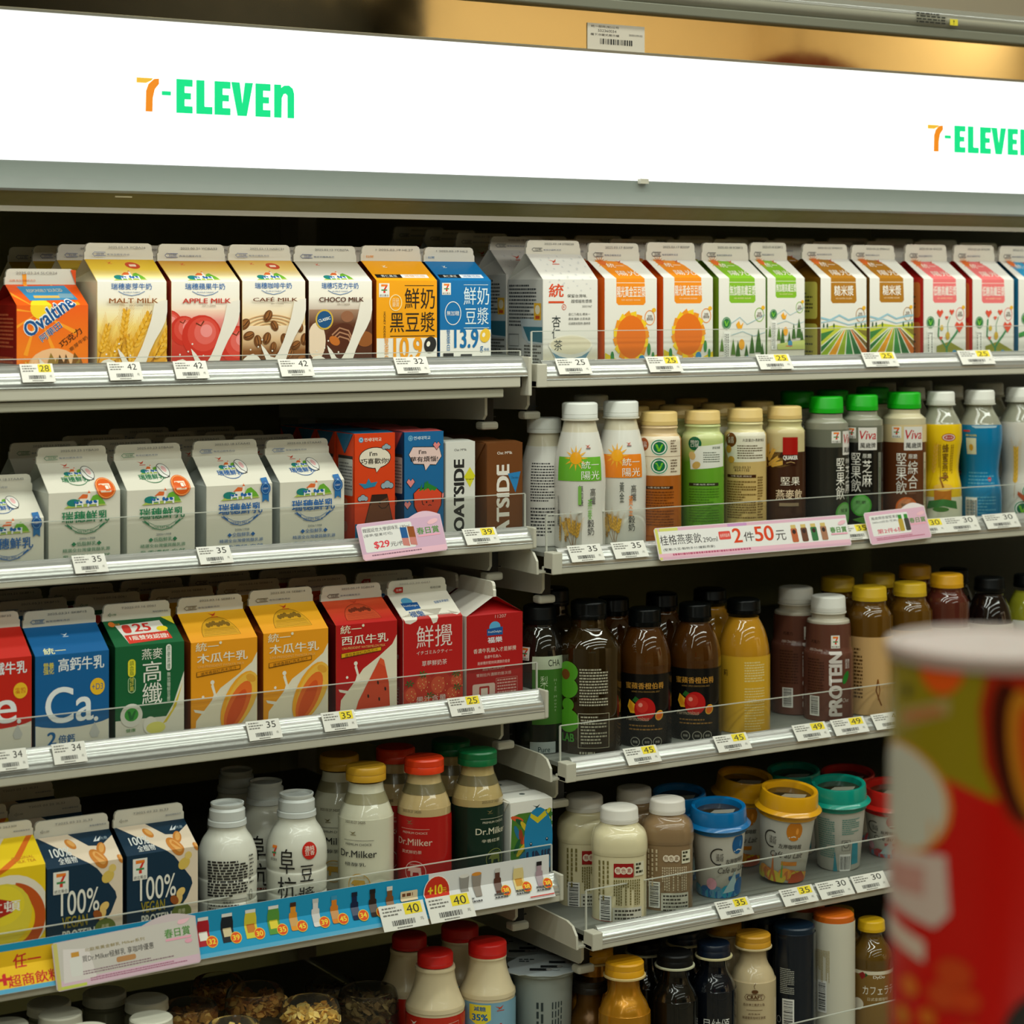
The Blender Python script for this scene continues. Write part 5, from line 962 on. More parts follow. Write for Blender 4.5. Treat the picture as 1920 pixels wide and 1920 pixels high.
B('cream', body=glossy((226, 216, 176), .14), prof=CRMP, cap=(33, 34, 42, (224, 220, 210)), art=cream(0, (160, 26, 26), (120, 110, 60)), sq=2.6, R=52)
B('brown', body=glossy((142, 116, 84), .14), prof=CRMP, cap=(33, 34, 42, (222, 216, 206)), art=cream(0, None, (206, 190, 160)), sq=2.6, R=52)
# ---- coffee bottles of the lowest row
COFP = [(-46, 30), (-50, 29), (-70, 29), (-86, 33), (-104, 42), (-122, 48), (-140, 50), (-290, 50)]
def craft(a): a.T('CRAFT', 4, -150, 8, (96, 60, 30), w=34, b=.03); a.line([(-14, -156), (22, -156), (26, -150), (22, -144), (-14, -144), (-18, -150), (-14, -156)], 1, (96, 60, 30)); a.E(4, -138, 7, 4, (96, 60, 30)); a.line([(4, -132), (2, -126), (6, -120)], 1, (96, 60, 30)); a.T('西羊神三費武士島', 2, -166, 6, (96, 60, 30), w=46); a.T('濃厚風味', 2, -186, 4, (110, 80, 50), w=26); a.R(-14, 20, -178, -177, (110, 80, 50)); a.T('精選優質咖啡豆拿鐵', 2, -194, 6, (96, 60, 30), w=50)
def beina(a): a.T('貝納頌', 6, -190, 28, (220, 220, 214), w=60); a.T('經典拿鐵', 12, -212, 7, (200, 200, 190), w=40)
def beina2(a): a.T('貝納', 34, -206, 16, (200, 170, 60), w=26); a.T('頌', -10, -206, 14, (150, 130, 50), w=14)
B('coffgold', body=P('gold_film', (196, 134, 26), .24, metal=.45, coat=.3), prof=COFP, cap=(37, 38, 46, (222, 160, 24)), ring=(-46, 41, 5, (214, 190, 130)), flatcap=1)
B('coffbronze', body=P('bronze_film', (92, 60, 16), .25, metal=.4), prof=COFP, cap=(37, 38, 46, (26, 20, 14)), flatcap=1)
B('coffblack', body=glossy((16, 15, 12), .1), prof=COFP, cap=(38, 39, 46, (18, 18, 18)), ring=(-46, 43, 5, (190, 190, 160)), art=beina2, flatcap=1)
B('coffnavy', body=glossy((12, 16, 24), .1), prof=COFP, cap=(36, 37, 46, (10, 24, 42)), ring=(-46, 41, 5, (206, 196, 150)), art=beina, flatcap=1)
B('coffbeige', body=glossy((206, 186, 146), .16), prof=COFP, cap=(38, 39, 46, (206, 150, 40)), ring=(-46, 41, 5, (214, 196, 150)), art=craft, flatcap=1)
CYLP = [(-58, 47), (-62, 49), (-70, 50), (-400, 50)]
def navyc(a): a.fine(-34, 0, -180, -120, 14, (180, 180, 170), .5); a.barcode(-28, 0, -260, -190, True); a.ring(-38, -240, 6, 8, 1, (190, 190, 190))
def whitec(a): a.fine(-46, -8, -180, -106, 12, (170, 150, 80), .5, vert=True); a.barcode(-40, -16, -250, -176, True)
B('tallnavy', body=glossy((12, 22, 34), .25), prof=CYLP, cap=(48, 49, 54, (12, 34, 52)), art=navyc, straight=1, flatcap=1)
B('tallwhite', body=glossy((218, 214, 196), .25), prof=CYLP, cap=(47, 49, 60, (222, 110, 24)), art=whitec, straight=1, flatcap=1)
def dydo(a): a.R(-90, 90, -330, -132, (134, 100, 46)); a.R(-90, 90, -140, -132, (224, 214, 190)); a.T('DyDo', 18, -146, 8, (236, 230, 214), w=28, b=.03); a.T('カフェラテ', 20, -176, 20, (240, 234, 220), w=80); a.T('日式拿鐵咖啡', 16, -196, 8, (222, 206, 170), w=50); a.P([(-30, -140), (-20, -134), (-10, -142), (-22, -152)], (150, 30, 30)); a.P([(-14, -136), (-8, -140), (-14, -146)], (30, 90, 40)); a.E(-32, -210, 14, 14, (230, 222, 206))
B('dydo', body=liquid((110, 80, 24), .25), prof=[(-44, 30), (-50, 26), (-58, 26), (-70, 32), (-86, 42), (-104, 49), (-116, 50), (-132, 49), (-150, 50), (-300, 50)], cap=(31, 32, 42, (222, 176, 24)), art=dydo)
# ---- yogurt drinks
YOGP = [(-42, 33), (-47, 34), (-50, 33), (-56, 33), (-72, 36), (-92, 42), (-108, 48), (-116, 50), (-124, 49), (-300, 49)]
def yog(bg, blue):
    def a_(a):
        a.R(-90, 90, -330, -120, bg)
        if blue: a.P([(-34, -122), (6, -122), (6, -148), (-14, -160), (-34, -148)], (240, 226, 60)); a.T('減糖', -14, -129, 8, (30, 100, 160), w=22, b=.03); a.T('35%', -14, -144, 11, (40, 110, 170), w=28, b=.04); bird(a, 22, -128, 2.2); a.T('多多', 8, -176, 40, (196, 30, 30), w=62, b=.05)
        else: a.T('多多', -20, -178, 36, (236, 224, 210), w=60, b=.05); bird(a, -40, -130, 2, (236, 226, 216)); a.line([(4, -132), (44, -128), (44, -150)], .8, (226, 190, 170)); a.fine(8, 42, -160, -136, 4, (230, 200, 180), .35); a.fine(8, 42, -200, -166, 6, (230, 200, 180), .35); a.ring(2, -158, 4, 4, .8, (236, 226, 216))
    return a_
YB = glossy((224, 208, 170), .3)
B('yogred', body=YB, prof=YOGP, cap=(30, 30, 38, (208, 32, 26)), art=yog((196, 44, 28), False), sleeves=[(-119, -400, (196, 44, 28))])
B('yogblue', body=YB, prof=YOGP, cap=(34, 34, 42, (214, 32, 26)), art=yog((130, 176, 200), True), sleeves=[(-119, -400, (130, 176, 200))])
B('whitecap', body=P('clear_jar', (150, 150, 124), .1, trans=.3, coat=.4), prof=[(-52, 46), (-58, 44), (-66, 48), (-76, 50), (-200, 50)], cap=(49, 50, 50, (216, 214, 196)), caprough=.4, flatcap=1)

# ---------------------------------------------------------------- coffee cups, cereal cups, yogurt cup
def coffee_cup(t, D, H, lid, art, mirror=False):
    """D = rim diameter of the lid"""
    U = D / 100; Rb, Rt = 33 * U, 42 * U; zl = H - 30 * U
    MB().lathe([(Rb * .96, 0), (Rb, .001), (Rt, zl)], 44).build('cup_body', P('paper_cup', (216, 214, 204), .4), t, smooth=40)
    lm = P('lid_plastic', lid, .22, coat=.3)
    ld = MB().lathe([(Rt * .98, zl - 6 * U), (Rt + 2 * U, zl - 6 * U), (Rt + 3 * U, zl - 1 * U), (49 * U, zl + 1 * U), (50 * U, zl + 3 * U), (47 * U, zl + 6 * U), (44 * U, zl + 8 * U), (42.5 * U, H - 2 * U), (41.5 * U, H), (38.5 * U, H), (36 * U, H - 1.5 * U), (35 * U, H - 6 * U), (34.5 * U, H - 10 * U)], 52, cap0=False, cap1=False).build('lid', lm, t, smooth=40)
    MB().lathe([(35 * U, H - 10 * U), (.001, H - 10 * U)], 40, cap0=False).build('lid_film', P('dark_film', (52, 42, 26), .12, coat=.5), ld)
    MB().add([(-14 * U, -20 * U, H - 7 * U), (22 * U, -18 * U, H - 6 * U), (26 * U, 6 * U, H - 8 * U), (-6 * U, 2 * U, H - 9 * U)], [(0, 1, 2, 3)]).build('straw_wrap', P('wrap_film', (150, 146, 130), .25), ld)
    A = Art(); art(A)
    def mp(x, y, o):
        z = (y / 100) * zl; r = Rb + (Rt - Rb) * z / zl + o + .0002; a = x / 40; return Vector((r * math.sin(a), -r * math.cos(a), z))
    print_obj('cup_print', A.fold(mp, [40 * math.radians(g) for g in range(-100, 101, 8)], [], (-70, 70, 0.5, 92)), PAPER, t, True)
def cupart(c, c2, kind, x=0):
    def f(a):
        if kind == 'back':
            a.fine(-36, -6, 20, 84, 18, c, .5); a.fine(6, 36, 58, 84, 8, c, .5); a.line([(6, 50), (20, 50), (20, 34), (6, 34), (6, 50)], .8, (70, 70, 66)); a.ring(13, 43, 5, 5, 1, (60, 60, 60)); a.barcode(2, 22, 0, 28); a.P([(24, 10), (24, 46), (36, 44), (40, 10)], c2); a.P([(-10, 0), (-6, 34), (-2, 0)], c2); return
        a.E(x + 12, 80, 12, 15, c); a.line([(x + 4, 70), (x + 12, 72), (x + 20, 69)], 1.6, (236, 232, 220)); a.E(x + 16, 80, 2, 5, tuple(min(255, v + 40) for v in c)); a.T('左岸咖啡館', x + 8, 56, 7, (60, 56, 50), w=36, b=.02); a.T('Café au Lait', x + 4, 43, 9, (60, 50, 44), w=54, sh=.3); a.R(x - 4, x + 22, 27, 33, c)
        a.ring(x - 22, 64, 13, 13, 1.8, (40, 36, 32), 60, 290); a.T('法式\n深焙', x - 20, 63, 12, (60, 54, 48), w=12)
        if kind == 'eiffel':
            for i in range(10): a.E(-46 + i * 10, 6 + (i * 7) % 9, 12, 9, ((206, 196, 60), (226, 150, 50), (196, 110, 50), (214, 190, 50))[i % 4], n=12, step=False)
            a.L += 1; a.P([(x - 26, 0), (x - 20, 20), (x - 18, 44), (x - 16, 20), (x - 10, 0), (x - 14, 0), (x - 18, 14), (x - 22, 0)], (200, 110, 40)); a.P([(x - 4, 8), (x - 2, 36), (x, 8)], (110, 170, 60)); a.P([(x + 10, 0), (x + 16, 14), (x + 34, 18), (x + 48, 6), (x + 50, 0)], (190, 80, 36))
        else:
            for i in range(12): a.E(-54 + i * 10, 2 + (i * 5) % 9, 12, 10, (c, c2, (90, 150, 180))[i % 3], n=12, step=False)
            a.L += 1; a.E(x - 34, 22, 9, 9, (226, 160, 176)); a.P([(x - 14, 8), (x + 8, 40), (x + 14, 10)], (170, 200, 206)); a.E(x + 22, 14, 14, 13, c)
    return f
CLEARP = clear_mat('clear_cup_plastic', (250, 250, 244), 0.2, 0.03, (220, 216, 200))
def flakes(name, parent, R, z, H, n, cols, dome=0.0):
    mb = MB(); rnd = random.Random(n + int(R * 1e5))
    for i in range(n):
        a = rnd.uniform(0, 6.283); r = R * math.sqrt(rnd.random()); zz = z + H * (rnd.random() * .4 + .6) + dome * (1 - (r / R) ** 2)
        M = Matrix.Translation((r * math.cos(a), r * math.sin(a), zz)) @ Euler((rnd.uniform(-1, 1), rnd.uniform(-1, 1), rnd.uniform(0, 6))).to_matrix().to_4x4()
        s = rnd.uniform(.004, .0068); k = 7; pts = [(s * math.cos(j * 6.283 / k) * rnd.uniform(.7, 1.1), s * .75 * math.sin(j * 6.283 / k) * rnd.uniform(.7, 1.1), rnd.uniform(-.0012, .0012)) for j in range(k)]
        top = [(0, 0, .0012)]; bot = [(0, 0, -.0003)]
        mb.add(pts + top + bot, [(j, (j + 1) % k, k) for j in range(k)] + [((j + 1) % k, j, k + 1) for j in range(k)], i % len(cols), M)
    o = mb.build(name, [P('cereal', c, .6) for c in cols], parent); o['kind'] = 'stuff'; return o
def cereal_cup(t, D, cols, rx=0, label_col=None):
    R = D / 2
    MB().lathe([(R * .72, 0), (R * .74, .002), (R * .92, .060), (R * .97, .062)], 40, cap1=False).build('cup', P('paper_cup', label_col or (206, 190, 150), .4), t, smooth=40)
    MB().lathe([(R, .062), (R, .066), (R * .93, .068), (R * .9, .095), (R * .84, .102), (R * .8, .1035), (R * .76, .102), (.001, .102)], 44, cap0=False, cap1=False).build('dome_lid', CLEARP, t, smooth=35)
    MB().lathe([(R * .99, .0615), (R * 1.01, .064), (R * .99, .0665)], 44, cap0=False, cap1=False).build('lid_rim', P('rim_plastic', (206, 202, 186), .2), t, smooth=40)
    flakes('cereal', t, R * .82, .058, .036, 190, cols, .004)
def yogurt_cup(t, D, H):
    R = D / 2
    MB().lathe([(R * .74, 0), (R * .76, .002), (R * .9, H - .004), (R * .98, H - .003), (R * .98, H)], 44).build('cup_body', P('grey_cup', (152, 160, 154), .35), t, smooth=40)
    pts = []
    for i in range(48):
        a = i * 2 * math.pi / 48; k = R * (1.05 + .03 * math.sin(a * 9)); 
        if 200 < math.degrees(a) < 235: k *= 1.16
        pts.append((k * math.cos(a), k * math.sin(a)))
    MB().prism(pts, H + .0002, H + .0008, 'z').build('foil_lid', P('foil_lid', (196, 206, 210), .35, metal=.25, noise=.1), t)
    A = Art()
    for dx, dy in ((14, 14), (0, -10), (-18, -26)): A.R(dx - 4, dx + 26, dy - 5, dy + 7, (30, 34, 36)); A.E(dx + 28, dy + 1, 5, 7, (150, 150, 150)); A.line([(dx + 30, dy), (dx + 40, dy - 4), (dx + 46, dy)], 1.4, (60, 70, 74))
    A.fine(-40, -6, 10, 30, 2, (60, 70, 74), .5)
    print_obj('lid_print', A.fold(lambda a, b, o: Vector((a / 50 * R * .9, b / 50 * R * .9, H + .0008 + o)), [], [], (-50, 50, -50, 50)), MATTE, t)
    A = Art(); A.fine(-10, 4, -90, -20, 2, (50, 60, 60), .5, vert=True); A.fine(14, 34, -90, -20, 4, (60, 70, 70), .4, vert=True); A.T('原味', -6, -84, 12, (60, 66, 66), w=10)
    def mp(x, y, o):
        z = H + y / 100 * H; r = R * (.76 + .14 * z / H) + o + .0002; a = x / 45; return Vector((r * math.sin(a), -r * math.cos(a), z))
    print_obj('cup_print', A.fold(mp, [45 * math.radians(g) for g in range(-100, 101, 9)], [], (-70, 70, -99, -6)), MATTE, t, True)
# ---------------------------------------------------------------- placing things on the shelves
ORD = ('front', 'second', 'third', 'fourth', 'fifth')
def backs(root, n, step, short, shelf, ang=0.0, dx=0.0):
    for k in range(1, n + 1):
        c = copy_tree(root)
        c.location = root.location + Vector((random.uniform(-.0015, .0015) + dx * k, step * k, step * k * SH[shelf].tilt))
        c['label'] = f'{short}, {ORD[k]} from the front in its file'
        c.rotation_euler.z += random.uniform(-ang, ang)
CM = {}
def carton(key, sh, uL, uR, vs, vt, vb, label, short, n=1, dy=0.0, d=None, rz=0.0):
    art, date, style, ac, sc, bc, sa = CK[key]; S = SH[sh]; Yf = S.Yf + dy
    w = at(uR, vs, Yf).x - at(uL, vs, Yf).x; X = (at(uR, vs, Yf).x + at(uL, vs, Yf).x) / 2; uc = (uL + uR) / 2
    w -= 0.0008; d = d or min(0.069, max(w, 0.064)); Ym = Yf + d / 2
    hb = at(uc, vs, Yf).z - S.Z; ub = uc - 25; zb = at(ub, vb, Ym).z; zt = at(ub, vt, Ym).z
    hg = zb - S.Z - hb; hf = zt - zb
    t = thing('milk_carton', label, 'carton', (X, Ym, S.Z), rz, 'gable top cartons on the shelves')
    body = P('carton_board', bc, .4); side = P('carton_side', sc, .4)
    carton_mesh(t, w, d, hb, hg, hf, body, P('carton_seal', CARTONW, .45), side)
    A = Art(); art(A); 
    if style == 9: A.T('2025.03.24 SLCB24', 44, 51, 2.4, (150, 140, 130), w=58); A.T('拉開 有效日期年月日', 24, 44, 2, (226, 110, 50), w=36)
    else: seal_print(A, date, *( (ac,) if ac else ()), style=style)
    fold_carton(A, t, w, d, hb, hg, hf)
    if sa:
        A = Art(); sa(A); fold_side(A, t, w, d, hb)
    backs(t, n, d + .0035, short, sh, .012); return t
LF = 'L1'
carton('ovaltine', LF, 30, 166, 572, 504, 534, 'orange malt chocolate carton with slanting blue letters, shorter than its neighbours', 'short orange malt chocolate carton', 0)
carton('malt', LF, 181, 313, 528, 456, 487, 'yellow milk carton picturing ears of wheat at the front of the top shelf', 'yellow wheat picture milk carton', 3)
carton('apple', LF, 320, 450, 528, 458, 490, 'yellow and red milk carton picturing red apples at the shelf front', 'red apple picture milk carton', 2)
carton('cafe', LF, 453, 573, 527, 459, 489, 'pale brown milk carton picturing roasted coffee beans at the shelf front', 'coffee bean picture milk carton', 2)
carton('choco', LF, 578, 698, 527, 461, 491, 'white and dark brown chocolate milk carton with round blue badge', 'chocolate milk carton', 2)
carton('blacksoy', LF, 705, 820, 526, 461, 490, 'orange black bean soy milk carton with large 10.9 near its base', 'orange black bean soy milk carton', 2)
carton('bluesoy', LF, 824, 921, 526, 464, 491, 'blue soy milk carton with large 13.9 near its base', 'blue soy milk carton', 2, d=.068)
RT = 'R1'
carton('almond', RT, 1017, 1121, 524, 451, 477, 'white almond tea carton picturing a blue bowl at the shelf front', 'white almond tea carton', 4)
carton('sunorange', RT, 1133, 1232, 522, 456, 489, 'white carton with orange panel and sun blob, next to the almond tea carton', 'orange panelled soy carton beside the almond tea file', 2)
carton('sunorange', RT, 1243, 1337, 520.5, 455, 488, 'white carton with orange panel and sun blob, next to a green panelled carton', 'orange panelled soy carton beside the green panelled file', 2)
carton('sungreen', RT, 1347, 1436, 521.5, 456, 489, 'white carton with green panel and cypress trees, next to an orange panelled carton', 'green panelled soy carton beside the orange panelled file', 2)
carton('sungreen', RT, 1438, 1509, 521, 455, 488, 'white carton with green panel and cypress trees, next to the brown panelled cartons', 'green panelled soy carton beside the brown panelled file', 2)
carton('sunrice', RT, 1538, 1625, 521.5, 458, 486, 'white rice drink carton with brown panel and visible brown side', 'brown panelled rice carton beside the green panelled file', 2)
carton('sunrice', RT, 1630, 1713, 521.5, 460, 487, 'white rice drink carton with brown panel, next to the pink panelled cartons', 'brown panelled rice carton beside the pink panelled file', 2)
carton('sunpink', RT, 1731, 1811, 523, 459, 490, 'white carton with pink panel and heart tree, next to a brown panelled carton', 'pink panelled soy carton beside the brown panelled file', 2)
carton('sunpink', RT, 1823, 1901, 524, 460, 490, 'white carton with pink panel and heart tree, next to the blue panelled carton', 'pink panelled soy carton beside the blue panelled file', 2)
carton('sunblue', RT, 1909, 1985, 524, 462, 491, 'white carton with blue panel, cut off by the photo edge', 'blue panelled soy carton', 2)
carton('whole', 'L2', -52, 83, 974, 891, 924, 'short white milk carton with blue ribbon seal, lower than the cartons beside it', 'short white milk carton', 0)
carton('lowfat', 'L2', 90, 226, 922, 837, 867, 'white low fat milk carton with green lettering, next to the short milk carton', 'green lettered milk carton beside the short carton', 1)
carton('lowfat', 'L2', 237, 366, 917, 832, 862, 'white low fat milk carton with green lettering, next to a blue lettered carton', 'green lettered milk carton beside the blue lettered file', 2)
carton('whole', 'L2', 386, 511, 909, 825, 854, 'white whole milk carton with blue lettering, next to a green lettered carton', 'blue lettered milk carton beside the green lettered file', 3)
carton('whole', 'L2', 524, 646, 902, 823, 851, 'white whole milk carton with blue lettering, next to the orange juice box', 'blue lettered milk carton beside the juice boxes', 3)
carton('fe', 'L3', -76, 60, 1236, 1150, 1180, 'red iron milk carton cut by the photo edge beside the blue carton', 'red iron milk carton', 1)
carton('ca', 'L3', 65, 205, 1225, 1142, 1172, 'blue calcium milk carton with large white Ca lettering', 'blue calcium milk carton', 2)
carton('oat', 'L3', 215, 346, 1208, 1129, 1160, 'dark green oat drink carton with red and white sticker on its slope', 'dark green oat drink carton', 2)
carton('papaya', 'L3', 357, 483, 1200, 1117, 1146, 'orange papaya milk carton next to the dark green carton', 'orange papaya milk carton beside the dark green file', 2)
carton('papaya', 'L3', 493, 616, 1183, 1103, 1131, 'orange papaya milk carton next to the red watermelon carton', 'orange papaya milk carton beside the watermelon file', 2)
carton('melon', 'L3', 629, 745, 1168, 1095, 1123, 'red watermelon milk carton with a slice of melon on its front', 'red watermelon milk carton', 2)
carton('strawtea', 'L3', 755, 868, 1159, 1085, 1111, 'red strawberry tea carton with white dripping top facing forward', 'red strawberry tea carton', 1)
# the same tea carton turned side-on
S = SH['L3']; Yf = S.Yf; a0, a1 = at(873, 1150, Yf).x, at(978, 1150, Yf).x; wd_ = a1 - a0; ym = Yf + wd_ / 2
t = thing('milk_carton', 'red strawberry tea carton turned sideways so its gable end faces forward', 'carton', ((a0 + a1) / 2, ym, S.Z), math.radians(90), 'gable top cartons on the shelves')
hb = at(925, 1151, Yf).z - S.Z; zb = at(925, 1112, Yf + .02).z; hg = zb - S.Z - hb; hf = .0145
redm = P('carton_board', (178, 20, 22), .4)
carton_mesh(t, .068, wd_, hb, hg, hf, P('carton_board', (226, 220, 208), .4), P('carton_seal', CARTONW, .45), redm)
A = Art(); strawberry_tea(A); seal_print(A, '2025.03.22', style=3); fold_carton(A, t, .068, wd_, hb, hg, hf, 'main_print')
A = Art(); red_side(A)
U_ = wd_ / 100
print_obj('side_print', A.fold(lambda a, b, o: Vector((-.034 - o, wd_ / 2 - a / 100 * wd_, hb + b * U_)), [], [], (1, 99, -hb / U_ + .5, -.3)), PAPER, t)
backs(t, 1, .072, 'red strawberry tea carton turned sideways', 'L3')
carton('lipton', 'L4', -58, 86, 1630, 1545, 1574, 'yellow milk tea carton cut by the photo edge beside the navy cartons', 'yellow milk tea carton', 1)
carton('vegan', 'L4', 87, 231, 1620, 1532, 1563, 'navy and beige plant protein carton next to the yellow tea carton', 'navy protein carton beside the yellow tea file', 2)
carton('vegan', 'L4', 237, 372, 1596, 1512, 1543, 'navy and beige plant protein carton next to a white bottle', 'navy protein carton beside the white bottles', 0)

def box_(key, sh, uL, uR, vt, label, short, n, side, top, art, sideart, d=None, dy=0.0, straw=False, step=None):
    S = SH[sh]; Yf = S.Yf + dy; a0, a1 = at(uL, vt, Yf), at(uR, vt, Yf); w = a1.x - a0.x - .0006; d = d or w * .85
    h = at((uL + uR) / 2, vt, Yf).z - S.Z
    t = thing('juice_box', label, 'juice box', ((a0.x + a1.x) / 2, Yf + d / 2, S.Z), 0, 'small drink boxes')
    brick(t, w, d, h, P('box_board', side, .35), P('box_board', top, .35), art, sideart, straw=straw)
    backs(t, n, (step or d + .003), short, sh); return t
OR_, BL_ = (222, 66, 18), (22, 104, 160)
box_('yo', 'L2', 664, 741, 812, 'orange red juice box with chocolate cartoon and white speech bubble', 'orange red juice box', 3, OR_, (30, 100, 140), yonsei_o, yon_side(OR_))
box_('yb', 'L2', 757, 832, 809, 'blue juice box with strawberry cartoon and hexagonal speech bubble', 'blue strawberry juice box', 3, (16, 70, 110), (206, 90, 90), yonsei_b, yon_side((14, 60, 100)))
box_('ow', 'L2', 835, 891, 828, 'white oat drink box with vertical black lettering', 'white oat drink box', 2, (222, 222, 214), (206, 206, 196), oatside((224, 224, 216), (40, 40, 40), 0, (222, 216, 40), False), None, d=.035)
box_('ob', 'L2', 912, 980, 830, 'brown oat drink box with vertical white lettering', 'brown oat drink box', 3, (104, 60, 26), (110, 66, 32), oatside((112, 64, 26), (236, 230, 220), 0, (40, 130, 190), True), None, d=.04)
box_('un', 'L4', 956, 1036, 1500, 'white coconut drink box with blue cartoon and colourful leaves', 'white coconut drink box', 1, (226, 226, 218), (232, 230, 222), unif, None, d=.042, straw=True)

def bot(key, sh, uc, vt, Dpx, label, short=None, n=0, dy=0.0, step=None, turn=0.0, cat='bottle', dxb=0.0, capr=.34):
    S = SH[sh]; Y = S.Yf + .026 + dy; t_ = depth(uc, Y); D = Dpx * t_ / FPX; Yc = S.Yf + D / 2 + dy
    p = at(uc, vt, Yc); top = at(uc, vt, Yc + D * capr).z; H = top - S.Z
    t = thing('drink_bottle', label, cat, (p.x, Yc, S.Z), -math.atan2(p.x, Yc) + turn, 'bottled drinks on the shelves')
    make_bottle(key, t, D, H, {'R2': .13, 'R3': .20, 'L4': .265, 'R4': .275, 'R5': .32, 'L5': .30}[sh])
    if n: backs(t, n, step or D + .003, short or label, sh, .5 if turn else .1, dxb)
    return t
r = 'R2'
bot('sunback', r, 1020, 780, 92, 'white bottle showing small print behind the green banded oat bottle', dy=.03)
bot('sung', r, 1087, 752, 96, 'white capped oat bottle with green band and sun', dy=-.008)
bot('suno', r, 1164, 749, 94, 'white capped oat bottle with orange band and sun', 'white capped bottle behind the orange banded oat bottle', 1)
bot('oato', r, 1236, 769, 82, 'cream capped oat drink bottle with orange brown label', 'cream capped bottle behind the orange brown oat drink', 2)
bot('oatg', r, 1317, 767, 80, 'cream capped oat drink bottle with green label', 'cream capped bottle behind the green oat drink', 2)
bot('oatt', r, 1397, 763, 79, 'cream capped oat drink bottle with tan label and small print', 'cream capped bottle behind the tan oat drink', 2)
bot('quaker', r, 1471, 759, 77, 'cream capped oat drink bottle with dark brown label and red badge', 'cream capped bottle behind the dark brown oat drink', 1)
bot('viva1', r, 1549, 741, 82, 'green capped nut drink bottle with half turned charcoal label', 'green capped bottle behind the half turned nut drink', 1)
bot('viva2', r, 1616, 738, 77, 'green capped nut drink bottle with black label facing forward', 'green capped bottle behind the black nut drink', 1)
bot('viva3', r, 1695, 733, 81, 'green capped nut drink bottle with brown and cream label', 'green capped bottle behind the brown nut drink', 1)
bot('honey', r, 1764, 732, 75, 'yellow honey oat drink bottle with white cap', 'white capped bottle behind the yellow honey drink', 2)
bot('bluecereal', r, 1837, 729, 80, 'blue waisted drink bottle with white cap', 'white capped bottle behind the blue drink', 2)
bot('whitecereal', r, 1914, 724, 80, 'white waisted drink bottle with wheat ear and white cap', 'white capped bottle behind the white cereal drink', 1)
r = 'R3'
bot('greentea', r, 1012, 1128, 100, 'dark tea bottle with green label, beside the shelf end plate', dy=.03, turn=0)
bot('cleartea', r, 1104, 1118, 122, 'clear bottle of brown tea with green bubbles and nutrition panel', 'black capped bottle behind the clear brown tea', 1)
bot('appletea', r, 1209, 1133, 98, 'black labelled apple tea bottle next to the clear brown tea', 'black capped bottle behind the first apple tea', 1)
bot('appletea', r, 1303, 1124, 97, 'black labelled apple tea bottle next to the yellow tea', 'black capped bottle behind the second apple tea', 1)
bot('yellowtea', r, 1394, 1116, 97, 'black capped bottle of yellow tea with yellow label', 'black capped bottle behind the yellow tea', 1)
bot('protein', r, 1553, 1110, 91, 'brown chocolate protein bottle with white cap and vertical lettering', 'brown chocolate protein bottle with white cap', 0)
bot('protein', r, 1492, 1094, 91, 'brown chocolate protein bottle with shaded white cap, half behind another', dy=.045, turn=.25)
bot('kraft', r, 1630, 1093, 88, 'yellow capped amber drink with tan paper label', 'yellow capped bottle behind the tan labelled drink', 1)
bot('kraft', r, 1706, 1086, 84, 'yellow capped amber drink rising above the red canister lid', 'yellow capped bottle behind the second amber drink', 1)
bot('reddrink', r, 1775, 1070, 84, 'orange yellow capped bottle of reddish drink', 'yellow capped bottle behind the reddish drink', 1)
bot('darktea', r, 1855, 1076, 88, 'dark drink bottle with black cap and white label', 'black capped bottle behind the dark drink', 1)
bot('greenjuice', r, 1928, 1071, 86, 'black capped bottle of yellow green juice', 'black capped bottle behind the green juice', 0)
r = 'R4'
bot('cream', r, 1161, 1500, 107, 'cream soy drink bottle with white cap and dark red tile, in front', dy=-.006)
bot('cream', r, 1096, 1480, 104, 'cream soy drink bottle half hidden behind the front cream bottle', dy=.055, turn=.1)
bot('brown', r, 1251, 1486, 100, 'brown cocoa drink bottle with white cap and round characters', 'brown cocoa drink bottle with white cap', 1)
r = 'L4'
bot('soyback', r, 426, 1494, 112, 'white pull cap bottle turned to show its small print', 'white pull cap bottle in the shade', 0, dy=-.006)
bot('fuhang', r, 556, 1476, 114, 'white soy milk bottle with brush lettering and round red seal', 'white soy milk bottle with brush lettering', 2, dy=0, dxb=-.004)
bot('milkgold', r, 686, 1425, 105, 'gold capped bottle of white milk with small cow emblem', 'gold capped milk bottle', 1)
bot('milkred', r, 795, 1410, 101, 'orange capped milk tea bottle with red label', 'orange capped milk tea bottle with red label', 1)
bot('milkgreen', r, 895, 1397, 97, 'green capped milk tea bottle with dark green label', 'green capped milk tea bottle', 1)
r = 'R5'
bot('coffbronze', r, 1106, 1822, 88, 'dark bronze coffee bottle at the shelf end behind the gold one', dy=.085)
bot('coffgold', r, 1171, 1787, 98, 'gold coffee bottle with yellow cap on the lowest shelf', 'gold coffee bottle with yellow cap', 1, dy=.04)
bot('coffblack', r, 1265, 1773, 88, 'black coffee bottle with black cap and pale neck ring', 'black coffee bottle with black cap', 1, dy=.04)
bot('coffnavy', r, 1338, 1755, 86, 'navy coffee bottle with white characters and navy cap', 'navy coffee bottle', 1, dy=.04)
bot('coffbeige', r, 1412, 1738, 86, 'beige craft coffee bottle with ochre cap', 'beige craft coffee bottle', 1, dy=.04)
bot('tallnavy', r, 1489, 1718, 80, 'tall navy cylindrical bottle with barcode', 'tall navy cylindrical bottle', 1, dy=.04, capr=.46)
bot('tallwhite', r, 1563, 1696, 80, 'tall white cylindrical bottle with orange cap', 'tall white cylindrical bottle', 1, dy=.04, capr=.46)
bot('dydo', r, 1634, 1712, 80, 'brown latte bottle with yellow cap next to the red canister', 'brown latte bottle with yellow cap', 1, dy=.04)
r = 'L5'
